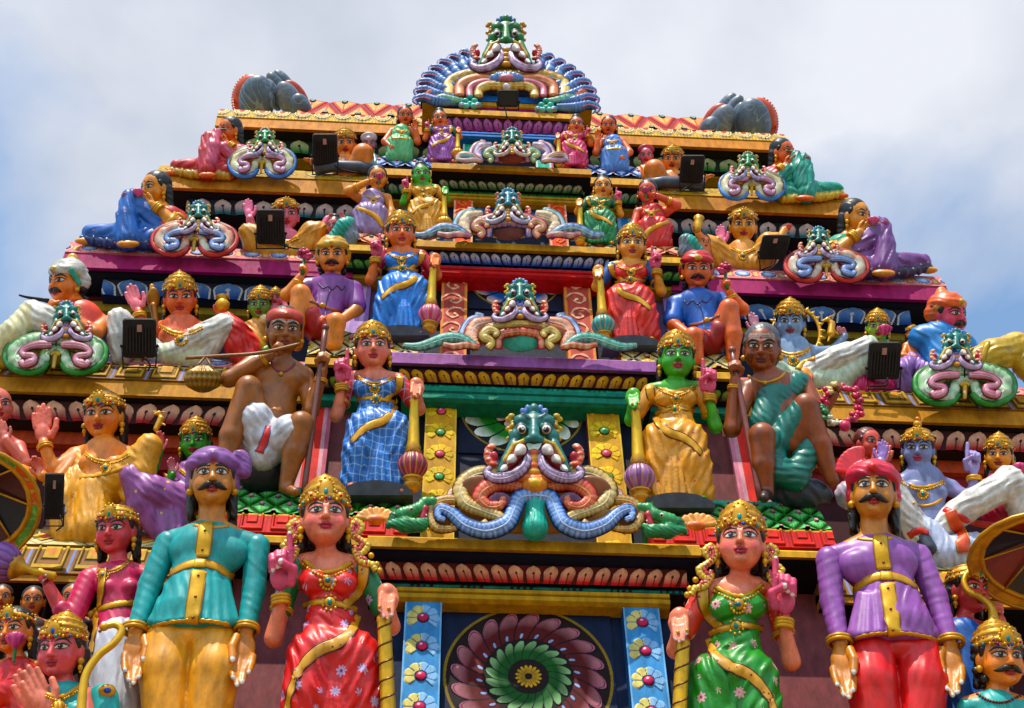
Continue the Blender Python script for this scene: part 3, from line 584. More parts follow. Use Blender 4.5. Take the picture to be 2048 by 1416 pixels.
# ------------------------------------------------------------------ painted statues
GOLD = '#d9a429'
class Fig:
    """a statue sculpted in photo pixels and depth on a leaning plane; tm = (u0, v0, U0, V0, scale, mirror): maps a template onto another place"""
    def __init__(s, name, label, cat, u, v, y, lean=16, tm=None, group=None, vox=None):
        s.tm = tm; s.k = tm[4] if tm else 1.0; s.mi = tm[5] if tm else 1
        s.fr = Fr(u, v, y, lean); s.root = empty(name, s.fr.o, label, cat, group); s.parts = {}; s.bv = None; s.heads = []; s.vox = vox; s.mats = {}; s.K = 6*s.k
        s.objs = {}
    def P(s, u, v, d=0.0):
        if s.tm:
            u0, v0, U0, V0, k, mi = s.tm[:6]; sh = s.tm[6] if len(s.tm) > 6 else 0.0; sv = s.tm[7] if len(s.tm) > 7 else 1.0
            u, v, d = U0+mi*(u-u0)*k+sh*(v-v0)*k, V0+(v-v0)*k*sv, d*k
        return s.fr.p(u, v, d)
    def S(s, part):
        if part not in s.parts: s.parts[part] = SDF(s.fr.W)
        return s.parts[part]
    def fold(s, f):
        if not f: return None
        A, lam, ang = f[:3]; a = rad(ang); d = s.fr.X*math.cos(a)*s.mi+s.fr.Z*math.sin(a); return (A*s.k, lam*s.k, d)+tuple(f[3:])
    def c(s, part, pts, rs, col, fl=1.0, fold=None, neg=False, k=None):
        """chain of round cones through (u, v, d) points"""
        q = [s.P(*p) for p in pts]; rs = [r*s.k for r in (rs if isinstance(rs, (list, tuple)) else [rs]*len(pts))]
        if len(q) == 1: q, rs = q*2, rs*2
        for i in range(len(q)-1): s.S(part).cone(q[i], q[i+1], rs[i], rs[i+1], col, fl, s.fold(fold), neg, k*s.k if k else None)
    def e(s, part, p, r, col, roll=0.0, fold=None, neg=False, k=None):
        """ellipsoid, radii (across, depth, up) in the view's own axes, rolled clockwise"""
        a = rad(-roll)*s.mi; X = s.fr.X*math.cos(a)+s.fr.Z*math.sin(a); Z = -s.fr.X*math.sin(a)+s.fr.Z*math.cos(a)
        s.S(part).ell(s.P(*p), np.array(r)*s.k, np.stack([X, s.fr.W, Z]), col, s.fold(fold), neg, k*s.k if k else None)
    def arm(s, sh, el, wr, col, r=(12, 10, 7), sleeve=None, sl_part='clothing', sl_len=0.6, cuff=None):
        s.c('body', [sh, el], [r[0], r[1]], col); s.c('body', [el, wr], [r[1], r[2]], col)
        if sleeve:
            a, b = np.array(sh, float), np.array(el, float)
            if sl_len <= 1: s.c(sl_part, [sh, tuple(a+(b-a)*sl_len)], [r[0]*1.2, r[1]*1.22+1], sleeve)
            else:
                w = np.array(wr, float); e2 = tuple(b+(w-b)*(sl_len-1)); s.c(sl_part, [sh, el, e2], [r[0]*1.22, r[1]*1.22, r[2]*1.3], sleeve, fold=(0.7, 9, 65))
    def hand(s, w, t, pose, col, ts=1, face=1, palm=None, nails=None):
        Wp, Tp = s.P(*w), s.P(*t); A = Tp-Wp; Ln = np.linalg.norm(A); A = A/Ln; W = s.fr.W-(s.fr.W@A)*A; W = unit(W); B = -np.cross(W, A)*ts*s.mi; Wn = W*face
        q = lambda a, b, n: Wp+Ln*(a*A+b*B+n*Wn)
        b = s.S('body'); kf = 0.02*Ln; pc = palm or col
        b.ell(q(0.27, 0, 0), np.array((0.185, 0.095, 0.27))*Ln, np.stack([B, W, A]), pc, k=0.08*Ln)
        fb = [(0.44, 0.155), (0.49, 0.052), (0.47, -0.052), (0.41, -0.15)]; fl = [0.43, 0.50, 0.46, 0.34]; r = 0.064*Ln
        def fin(pts, r=r):
            p = [q(*x) for x in pts]
            for i in range(len(p)-1): b.cone(p[i], p[i+1], r*(1.08-0.12*i), r*(1.0-0.12*i), pc, k=kf)
            if nails: 
                e = p[-1]+unit(p[-1]-p[-2])*r*0.45-W*face*0.0+s.fr.W*r*0.45; b.ell(e, np.array((0.55, 0.45, 0.75))*r, np.stack([B, W, A]), nails, k=kf)
        th = [(0.12, 0.18, 0.03), (0.32, 0.30, 0.06), (0.52, 0.33, 0.08)] if pose != 'down' else [(0.12, 0.15, 0.06), (0.34, 0.20, 0.13), (0.56, 0.17, 0.16)]
        for i, ((a, x), l) in enumerate(zip(fb, fl)):
            if pose == 'open': fin([(a, x, 0), (a+l*0.55, x*1.12, 0.02), (a+l, x*1.15, 0.05)])
            elif pose == 'point':
                if i == 0: fin([(a, x, 0), (a+0.28, x, 0.02), (a+0.56, x*0.9, 0.03)])
                else: fin([(a, x, 0.02), (a+0.17, x, 0.12), (a+0.06, x*0.9, 0.22), (a-0.08, x*0.85, 0.19)])
            elif pose == 'grip': fin([(a-0.16, x, 0.10), (a+0.08, x*1.02, 0.24), (a+0.10+l*0.80, x*0.98, 0.27)])
            elif pose == 'fist': fin([(a-0.05, x, 0.06), (a+0.06, x*1.05, 0.2), (a-0.10, x*1.05, 0.30), (a-0.24, x, 0.24)], r*1.1)
            elif pose == 'down': fin([(a, x, 0.0), (a+l*0.5, x*0.95, 0.04), (a+l, x*0.8, 0.12)])
            elif pose == 'cup': fin([(a, x, 0.03), (a+l*0.45, x*1.1, 0.12), (a+l*0.7, x*1.1, 0.28)])
        if pose == 'point': th = [(0.12, 0.18, 0.06), (0.34, 0.22, 0.18), (0.42, 0.03, 0.27)]
        if pose == 'fist': th = [(0.10, 0.18, 0.08), (0.26, 0.26, 0.2), (0.32, 0.12, 0.33)]
        if pose == 'grip': th = [(0.08, 0.17, 0.0), (0.28, 0.23, 0.0), (0.46, 0.20, -0.04)]
        fin(th, r*1.2)
    def head(s, p, R, col, yaw=0, pitch=16, roll=0, hair='#120e0d', neck=None, male=False, eyeshadow=None, lips=None, brow='#1a0f0c', mark=None, ash=None, hairk='back', ears=True, thin=1.0, old=False, blush=None):
        """head built into the body's own surface"""
        Q = s.P(*p); R = R*s.k; W = unit(s.fr.cam-Q); X = unit(CR-(CR@W)*W); Z = np.cross(W, X)
        a, b, g = rad(pitch), rad(yaw)*s.mi, rad(-roll)*s.mi
        F = W*math.cos(a)+Z*math.sin(a); Z2 = Z*math.cos(a)-W*math.sin(a); F, X = F*math.cos(b)+X*math.sin(b), X*math.cos(b)-F*math.sin(b)
        X, Z2 = X*math.cos(g)+Z2*math.sin(g), Z2*math.cos(g)-X*math.sin(g); M = np.stack([X, F, Z2])
        q = lambda x, y, z: Q+R*(x*thin*X+y*F+z*Z2)
        B = s.S('body'); E = lambda x, y, z, r, c=col, k=0.12, **kw: B.ell(q(x, y, z), R*np.array(r)*np.array((thin, 1, 1)), M, c, k=k*R, **kw)
        E(0, -.15, .30, (.98, 1.08, 1.0)); E(0, .10, -.25, (.90 if not male else .92, .86, .94), k=.2); E(0, .36, -.80, (.60 if not male else .66, .46, .40), k=.3)
        for x in (-1, 1):
            E(x*.47, .47, -.40, (.40, .38, .38), k=.2)
            E(x*.38, .70, .06, (.25, .17, .14), k=.06)
            B.cone(q(x*.12, .92, .26), q(x*.62, .68, .24), R*.09, R*.07, col, k=.12*R)
            E(x*.12, 1.04, -.33, (.095, .12, .08), k=.05)
            if ears: E(x*.98, -.08, -.12, (.13, .26, .36), k=.05); E(x*.99, -.05, -.45, (.10, .12, .16), k=.05)
        B.cone(q(0, .88, .22), q(0, 1.15, -.28), R*.085, R*.13, col, k=.09*R)
        lc = lips or '#a8283a'
        for x in (-1, 1): E(x*.10, .90, -.585, (.17, .13, .065), lc, k=.03)
        E(0, .885, -.70, (.19, .14, .085), lc, k=.03); E(0, .74, -1.0, (.24, .22, .18), k=.12)
        if old:
            for x in (-1, 1):
                B.cone(q(x*.26, 1.0, -.36), q(x*.42, .80, -.75), R*.04, R*.03, col, neg=True, k=.12*R); B.cone(q(x*.5, .8, -.45), q(x*.55, .62, -.8), R*.05, R*.03, col, neg=True, k=.12*R)
                B.cone(q(x*.2, .9, -.15), q(x*.55, .78, -.28), R*.03, R*.02, col, neg=True, k=.1*R)
        if neck:
            n = s.P(*neck[:3]); B.cone(q(0, -.18, -.7), n, R*(.44 if not male else .54), neck[3]*s.k if len(neck) > 3 else R*.6, col, k=.12*R)
        if hairk:
            H = s.S('hair'); h = lambda x, y, z, r, f=None: H.ell(q(x, y, z), R*np.array(r)*np.array((thin, 1, 1)), M, hair, s_fold(f), k=.1*R)
            def s_fold(f): return (f[0]*R, f[1]*R, X*f[2]+Z2*f[3], 1.0) if f else None
            if hairk != 'bald': 
                h(0, -.30, .42, (1.06, 1.08, 1.04), (.03, .22, 1, .2)); h(0, -.62, -.35, (1.0, .55, .85), (.04, .25, 1, .3))
                for x in (-1, 1): H.cone(q(x*.93, .22, .38), q(x*.98, .06, -.06), R*.13, R*.06, hair, k=.1*R)
            if hairk in ('back', 'long'):
                for x in (-1, 1):
                    for y_, l, w in ((-.35, -1.15, .30), (-.6, -1.45, .34)): H.cone(q(x*.86, y_, -.1), q(x*1.0, y_, l*(1.25 if hairk == 'long' else 1)), R*w, R*w*.55, hair, fold=(.05*R, .22*R, X*.9+Z2*.45), k=.1*R)
            if hairk == 'bun': h(0, -.42, 1.45, (.62, .60, .42), (.04, .2, 1, .6)); h(0, -.4, 1.05, (.8, .8, .3))
            if hairk == 'curly':
                rr = random.Random(3)
                for i in range(46):
                    a_ = rr.uniform(0, 2*math.pi); z_ = rr.uniform(-1.2, .5); x_ = math.cos(a_)*1.0; y_ = -.35+math.sin(a_)*.75
                    if y_ > .15: continue
                    H.ell(q(x_, y_, z_), R*np.array((.22, .22, .2)), M, hair, k=.05*R)
        s.heads.append(dict(Q=Q, R=R, M=M, q=q, col=col, eyeshadow=eyeshadow, brow=brow, mark=mark, ash=ash, male=male, thin=thin, lips=lc, blush=blush))
        return s.heads[-1]
    # ---- head dress (into its own part)
    def crown(s, h, kind='kirita', col=GOLD, jew=('#2f8f8a', '#b0283c', '#3a4fa0'), part='crown', hgt=1.0, tilt=0.0):
        R, q, M = h['R'], h['q'], h['M']; mb = MB(); up = M[2]*math.cos(rad(tilt))-M[1]*math.sin(rad(tilt)); a = q(0, -.16, .42); t = lambda z: a+up*z*R
        ref = M[1]
        if kind == 'kirita': pr = [(0, 1.04), (.10, 1.13), (.2, 1.13), (.26, 1.05), (.42, 1.08), (.52, 1.12), (.58, 1.02), (.75, .92), (.84, .98), (.9, .86), (1.05, .70), (1.12, .74), (1.18, .58), (1.28, .40), (1.36, .42), (1.42, .26), (1.52, .12), (1.56, .16), (1.64, .02)]
        elif kind == 'tiara': pr = [(0, 1.05), (.08, 1.13), (.2, 1.14), (.26, 1.06), (.38, 1.03), (.46, 1.05), (.52, .95), (.7, .80), (.78, .82), (.84, .66), (.92, .40), (.96, .1)]
        else: pr = [(0, 1.05), (.08, 1.12), (.2, 1.12), (.25, 1.02), (.3, .9)]
        def fn(k, th): return (1+.025*math.sin(th*22+k*1.6), None)
        mb.lathe(t(0), t(hgt), [(z, r*R, col if k % 4 else '#b8801c') for k, (z, r) in enumerate(pr)], 40, ref, 1.04, fn)
        for k in range(22):                     # jewelled band
            th = 2*math.pi*k/22; x, y = math.cos(th), math.sin(th)
            if y < -.2: continue
            c = t(.14*hgt)+R*(x*1.14*M[0]+y*1.16*M[1]); mb.ball(c, (.085*R, .06*R, .085*R), jew[k % len(jew)] if k % 2 else col, 6, 5, M)
            c = t(.47*hgt)+R*(x*1.10*M[0]+y*1.12*M[1]); mb.ball(c, .055*R, col if k % 2 else '#f0dc9a', 6, 4)
        f = t(.40*hgt)+M[1]*R*1.12                # front plaque
        mb.ball(f+M[2]*.08*R*hgt, (.34*R, .12*R, .42*R*hgt), col, 12, 8, M)
        for k in range(11):
            th = 2*math.pi*k/11; mb.ball(f+M[2]*.08*R*hgt+R*(.37*math.cos(th)*M[0]+.46*hgt*math.sin(th)*M[2]), .075*R, col if k % 2 else '#e8c65a', 6, 4)
        mb.ball(f+M[1]*R*.06, (.13*R, .09*R, .19*R), jew[0], 8, 6, M); mb.ball(f+M[1]*R*.06-M[2]*.28*R, .08*R, jew[1], 6, 5)
        for x in (-1, 1): mb.ball(t(.3*hgt)+R*(x*.62*M[0]+.98*M[1]), (.16*R, .08*R, .2*R), col, 8, 6, M); mb.ball(t(.3*hgt)+R*(x*.64*M[0]+1.04*M[1]), .075*R, jew[1], 6, 5)
        o = s.objs['crown'] = mb.build(part, 'gold', s.root, s.fr.m); return o
    def turban(s, h, col, band, fan=None, fan_side=1, h_=1.0):
        R, q, M = h['R'], h['q'], h['M']; T = s.S('turban'); fan_side *= s.mi; f = lambda a, l, x, z: (a*R, l*R, M[0]*x+M[2]*z, .6)
        T.ell(q(0, -.2, .72), R*np.array((1.18, 1.22, .70*h_)), M, col, f(.05, .34, .35, 1), k=.1*R); T.ell(q(0, -.25, 1.05), R*np.array((.95, 1.0, .55*h_)), M, col, f(.05, .3, -.35, 1), k=.1*R)
        T.cone(q(-1.02, -.1, .42), q(0, .98, .80), R*.17, R*.2, band, k=.05*R); T.cone(q(0, .98, .80), q(1.02, -.1, .42), R*.2, R*.17, band, k=.05*R)
        for x in (-1, 1): T.cone(q(x*1.02, -.1, .42), q(x*.85, -.9, .3), R*.17, R*.2, col, k=.08*R); T.ell(q(x*.95, -.55, .1), R*np.array((.32, .55, .6)), M, col, f(.05, .25, .6, 1), k=.1*R)
        if fan == 'bunch':
            for i in range(7):
                a = -.5+i*.28; T.ell(q(fan_side*(1.15+.35*math.cos(a)), -.25, .75+.55*math.sin(a)), R*np.array((.34, .34, .26)), M, col, f(.04, .2, .5, 1), k=.04*R)
        if fan == 'fan':
            for i in range(9):
                a = .15+i*.19; e = np.array((fan_side*(.62+1.05*math.cos(a)), -.12, .95+1.15*math.sin(a)))
                T.cone(q(fan_side*.62, -.05, .95), q(*e), R*.10, R*.16, col if i % 2 else band, fl=.5, k=.03*R)
        if fan == 'knot': T.ell(q(0, -.4, 1.6), R*np.array((.34, .34, .34)), M, band, f(.05, .2, 1, 0), k=.1*R)
    # ---- mesh everything
    def build(s, mats={}, vox=None):
        R = max([h['R'] for h in s.heads]+[10]); v = vox or s.vox or min(3.4, max(1.25, R*0.072)); allV, allF, n = [], [], 0
        for part, S in s.parts.items():
            V, F, c = S.mesh(v if part in ('body',) else v*1.12, s.K)
            if part == 'body': c = s.facepaint(V, c)
            m = mats.get(part, 'paint'); s.objs[part] = link(part.rstrip('#'), V*s.fr.m, F, c, m, s.root)
            if part == 'hair' and len(s.parts) > 1: 
                pass
            allV.append(V); allF.append(F+n); n += len(V)
        V, F = np.concatenate(allV), np.concatenate(allF); s.bv = BVHTree.FromPolygons(V.tolist(), F.tolist())
        for h in s.heads: s.face(h)
        return s
    def facepaint(s, V, c):
        c = c.copy()
        for h in s.heads:
            L_ = (V-h['Q'])@h['M'].T/h['R']; x, y, z = L_[:, 0]/h['thin'], L_[:, 1], L_[:, 2]; fr = (y > .1) & (abs(z) < 1.3) & (abs(x) < 1.1)
            if h['eyeshadow'] is not None:
                ec = C(h['eyeshadow'])
                for sx in (-1, 1):
                    w = np.clip(1.5-np.hypot((x-sx*.42)/.36, (z-.13)/.22)*1.5, 0, 1)*fr*.85; c = c*(1-w[:, None])+ec*w[:, None]
            if h['blush'] is not None:
                for sx in (-1, 1):
                    w = np.clip(1-np.hypot((x-sx*.55)/.4, (z+.38)/.4), 0, 1)*fr*.7; c = c*(1-w[:, None])+C(h['blush'])*w[:, None]
            if h['ash'] is not None:
                w = fr & (z > .36) & (z < .78) & (abs(x) < .74) & (np.abs(((z-.36)/.14) % 1-.5) < .36); c[w] = c[w]*.25+C(h['ash'])*.75
        return c
    def cast(s, o, d, fb):
        r = s.bv.ray_cast(Vector(o), Vector(d)); return (np.array(r[0]), np.array(r[1])) if r[0] is not None else (np.asarray(fb, float), -np.asarray(d, float))
    def face(s, h):
        R, q, M = h['R'], h['q'], h['M']
        def dr(x, z, off): 
            o = q(x, 3, z); p, n = s.cast(o, -M[1], q(x, .8, z))
            if (p-h['Q'])@M[1] < -.1*R: p = q(x, .5, z)
            return p+M[1]*off*R
        def blob(mb, cx, cz, fn, col, off, nr=3, ns=16):
            V = [dr(cx, cz, off)]
            for i in range(1, nr+1):
                for j in range(ns): 
                    x, z = fn(2*math.pi*j/ns); V.append(dr(cx+x*i/nr, cz+z*i/nr, off))
            F = [(0, 1+(j+1) % ns, 1+j) for j in range(ns)]+[(1+(i-1)*ns+j, 1+(i-1)*ns+(j+1) % ns, 1+i*ns+(j+1) % ns, 1+i*ns+j) for i in range(1, nr) for j in range(ns)]
            F = [f[::-1] for f in F]; mb.add(V, F, C(col))
        def stroke(mb, pts, w, col, off=.03, taper=True):
            P = spline([(x, z, 0) for x, z in pts], .05); n = len(P); tt = np.linspace(0, 1, n); ww = w*(np.sin(math.pi*(.12+.80*tt)) if taper else np.ones(n))
            mb.tube([dr(x, z, off) for x, z, _ in P], ww*R, col, 6, M[1], .5)
        big = R > 15
        for sx in (-1, 1):
            mb = MB(); cx, cz = sx*.40, .07
            alm = lambda th: (.27*math.cos(th), (.135 if math.sin(th) > 0 else .10)*math.sin(th)*(1-.25*math.cos(th)**2)+.02*sx*math.cos(th))
            blob(mb, cx, cz, alm, '#e9e2d6', .03); blob(mb, cx, cz+.015, lambda th: (.115*math.cos(th), .115*math.sin(th)), '#3a1c10', .05, 2, 12)
            blob(mb, cx, cz+.015, lambda th: (.055*math.cos(th), .055*math.sin(th)), '#050404', .065, 1, 8); blob(mb, cx-.035, cz+.05, lambda th: (.025*math.cos(th), .025*math.sin(th)), '#ffffff', .075, 1, 6)
            stroke(mb, [(cx-sx*.28, cz-.02), (cx-sx*.1, cz+.13), (cx+sx*.12, cz+.13), (cx+sx*.34, cz+.03)], .045, '#0c0707')
            stroke(mb, [(cx-sx*.22, cz-.05), (cx, cz-.11), (cx+sx*.24, cz-.04)], .02, '#2a1210', .03)
            mb.build('eye', 'paint', s.root, s.fr.m)
            mb = MB(); lift = .10 if h['male'] else .14
            stroke(mb, [(sx*.12, .30), (sx*.36, .30+lift), (sx*.58, .28+lift), (sx*.78, .22)], .055 if not h['male'] else .07, h['brow'], .03); mb.build('eyebrow', 'paint', s.root, s.fr.m)
        mb = MB()
        stroke(mb, [(-.27, -.66), (-.10, -.585), (0, -.61), (.10, -.585), (.27, -.66)], .062, h['lips'], .02); stroke(mb, [(-.22, -.69), (0, -.755), (.22, -.69)], .075, h['lips'], .02); stroke(mb, [(-.27, -.665), (0, -.67), (.27, -.665)], .018, '#3a0a10', .085); mb.build('mouth', 'paint', s.root, s.fr.m)
        if h['mark']:
            mb = MB()
            if h['mark'][0] == 'dot': blob(mb, 0, .50, lambda th: (.085*math.cos(th), .085*math.sin(th)), h['mark'][1], .04, 2, 10)
            else:
                stroke(mb, [(-.10, .80), (-.07, .45), (0, .32)], .03, h['mark'][1], .03, False); stroke(mb, [(.10, .80), (.07, .45), (0, .32)], .03, h['mark'][1], .03, False); stroke(mb, [(0, .75), (0, .42)], .025, '#c02030', .03, False)
            mb.build('forehead_mark', 'paint', s.root, s.fr.m)
    # ---- things laid on the sculpted surface, drawn in template pixels
    def on(s, u, v, off=1.0, fd=0.0):
        q = s.P(u, v, fd); d = unit(q-s.fr.cam); p, n = s.cast(s.fr.cam, d, q)
        if np.linalg.norm(p-q) > 140*s.k: p, n = q, -d
        if n@d > 0: n = -n
        return p-d*off*s.k*0.6+n*off*s.k*0.4, n
    def ribbon(s, name, pts, w, col=GOLD, th=0.35, off=0.6, mat='gold', rib=None, edge=None, fd=0.0, hi=None, mb=None):
        P = spline([(*p[:2], 0) for p in pts], 5/s.k); r = [s.on(a, b, off, fd) for a, b, _ in P]; Q = np.array([x[0] for x in r]); Nn = np.array([x[1] for x in r])
        for _ in range(2): Q[1:-1] = (Q[:-2]+2*Q[1:-1]+Q[2:])/4; Nn[1:-1] = (Nn[:-2]+2*Nn[1:-1]+Nn[2:])/4
        own = mb is None; mb = mb or MB(); ww = w if np.isscalar(w) else np.interp(np.linspace(0, 1, len(Q)), np.linspace(0, 1, len(w)), w)
        mb.tube(Q, np.asarray(ww)*s.k, col, 8, Nn, th, (rib[0], rib[1]*s.k) if rib else None, hi=hi)
        if edge:
            T = np.gradient(Q, axis=0); T /= np.linalg.norm(T, axis=1)[:, None]+1e-9; B = np.cross(T, Nn); B /= np.linalg.norm(B, axis=1)[:, None]+1e-9
            for sg in (-1, 1): mb.tube(Q+B*sg*np.reshape(np.asarray(ww)*s.k, (-1, 1))*.92, 1.3*s.k, edge, 5, Nn)
        return mb.build(name, mat, s.root, s.fr.m) if own else mb
    def beads(s, name, pts, r, col=GOLD, col2=None, mat='gold', off=1.0, step=None, mb=None, fd=0.0):
        P = spline([(*p[:2], 0) for p in pts], (step or r*1.9)); own = mb is None; mb = mb or MB()
        for i, (a, b, _) in enumerate(P): mb.ball(s.on(a, b, off, fd)[0], r*s.k, col2 if (col2 and i % 2) else col, 6, 5)
        return mb.build(name, mat, s.root, s.fr.m) if own else mb
    def ring(s, name, p, ax, r, w, col=GOLD, mat='gold', n=2):
        """bangle round a limb at p with the limb running toward ax"""
        a, b = s.P(*p), s.P(*ax); d = unit(b-a); mb = MB(); x = unit(np.cross(d, s.fr.W)); y = np.cross(d, x)
        for j in range(n):
            c = a+d*(j-(n-1)/2)*w*1.5*s.k; P = [c+(x*math.cos(t)+y*math.sin(t))*r*s.k for t in np.linspace(0, 2*math.pi, 17)[:-1]]; mb.tube(P, w*s.k, col, 6, d, closed=True)
        return mb.build(name, mat, s.root, s.fr.m)
    def earrings(s, h, kind='drop'):
        for x in (-1, 1):
            mb = MB(); q, R, M = h['q'], h['R'], h['M']
            mb.ball(q(x*1.04, .06, -.52), .17*R, GOLD, 8, 6); mb.ball(q(x*1.06, .1, -.50), (.09*R,)*3, '#2f8f8a' if kind == 'drop' else GOLD, 6, 5)
            if kind == 'drop': mb.ball(q(x*1.03, .05, -.82), (.13*R, .13*R, .17*R), '#e2b43c', 8, 6, M); mb.ball(q(x*1.03, .05, -1.03), .07*R, GOLD, 6, 5)
            mb.build('earring', 'gold', s.root, s.fr.m)
    def moustache(s, h, size=1.0, col='#0d0a09'):
        q, R, M = h['q'], h['R'], h['M']; mb = MB()
        for x in (-1, 1):
            P = spline([(x*.02, .98+.08, -.47), (x*.22, 1.02, -.52), (x*.42*size, .90, -.60), (x*.62*size, .72, -.62), (x*.78*size, .60, -.48), (x*.80*size, .58, -.36)], .05)
            n = len(P); mb.tube([q(*p) for p in P], R*np.interp(np.linspace(0, 1, n), [0, .25, .6, 1], [.10, .145, .09, .025]), col, 8, M[1], .8, (.05, .12*R))
        return mb.build('moustache', 'paint', s.root, s.fr.m)
    def necklace(s, pts, pend, r=2.6, drop=True):
        mb = MB(); s.ribbon('', pts, r, mb=mb, rib=(.25, 6)); s.beads('', [(a, b+r*1.7) for a, b, *_ in pts], r*.7, '#e9c75c', '#c89420', mb=mb)
        u, v = pend; p, n = s.on(u, v, 2); A = np.stack([s.fr.X, s.fr.W, s.fr.Z])
        mb.ball(p, np.array((r*3, r*1.2, r*2.6))*s.k, GOLD, 10, 6, A); mb.ball(p+s.fr.W*r*.9*s.k, np.array((r*1.3, r*.8, r*1.2))*s.k, '#2f7f96', 8, 6, A)
        for i in range(8):
            t = math.pi*(i/7)*1.0+math.pi; mb.ball(s.on(u+r*3.2*math.cos(t), v-r*3.0*math.sin(t)*1.0, 1.5)[0], r*.85*s.k, '#e2b63e', 6, 4)
        return mb.build('necklace', 'gold', s.root, s.fr.m)
    def thing(s, name, label, cat, group=None):
        """a loose object in the same frame"""
        return empty(name, s.fr.o, label, cat, group)
    def lathe(s, a, b, prof, seg=18, fn=None, mb=None):
        mb = mb or MB(); mb.lathe(s.P(*a), s.P(*b), [(t, r*s.k, c) for t, r, c in prof], seg, s.fr.W, 1.0, fn); return mb
def mace(f, top, bot, r, label, stripe, kind='ribbed', twist=False, group='golden maces held by the lady statues'):
    """club held by a statue: shaft, gadrooned bulb, turned foot"""
    a, b = np.array(top, float), np.array(bot, float); P = lambda t: tuple(a+(b-a)*t); root = f.thing('mace', label, 'mace', group)
    if kind == 'shaft':
        mb = f.lathe(top, bot, [(0, r, GOLD), (.02, r*1.1, GOLD)]+[(.04+.96*i/60, r*(1.0+.12*i/60), '#e2b63c') for i in range(61)], 16)
        pts = [f.P(*P(.03+.94*t))+((f.fr.X*math.cos(t*2*math.pi*8)+f.fr.W*math.sin(t*2*math.pi*8))*r*f.k*(1.02+.12*t)) for t in np.linspace(0, 1, 220)]
        m2 = MB(); m2.tube(pts, 1.5*f.k, '#6a4010', 5); mb.build('shaft', 'gold', root, f.fr.m); m2.build('spiral_band', 'gold', root, f.fr.m); return root
    f.lathe(top, P(.60), [(0, r*.22, GOLD), (.06, r*.36, GOLD), (.1, r*.30, '#e8c050'), (.8, r*.42, '#e2b63c'), (.88, r*.55, GOLD), (.92, r*.48, '#b8801c'), (1, r*.72, GOLD)], 16).build('shaft', 'gold', root, f.fr.m)
    c1, c2 = stripe; n = 14
    def fn(k, th):
        w = (th*n/(2*math.pi)) % 1; g = abs(w-.5)*2; return (1+.05*(1-g*g)-(.04 if g > .86 else 0), (GOLD if g > .86 else (c1 if int(th*n/(2*math.pi)) % 2 == 0 else c2)) if 1 <= k <= 9 else GOLD)
    prof = [(i/10, r*max(.5, math.sin(math.pi*(.16+.70*i/10))), c1) for i in range(11)]
    f.lathe(P(.58), P(.86), prof, 84, fn).build('bulb', 'gold' if c1 == GOLD else 'paint', root, f.fr.m)
    f.lathe(P(.84), bot, [(0, r*.62, GOLD), (.12, r*.74, '#e2b63c'), (.2, r*.70, '#b8801c'), (.34, r*.46, GOLD), (.42, r*.60, '#b8801c'), (.5, r*.62, GOLD), (.7, r*.52, '#d09a28'), (.9, r*.40, GOLD), (1, r*.1, GOLD)], 18).build('foot', 'gold', root, f.fr.m)
    return root
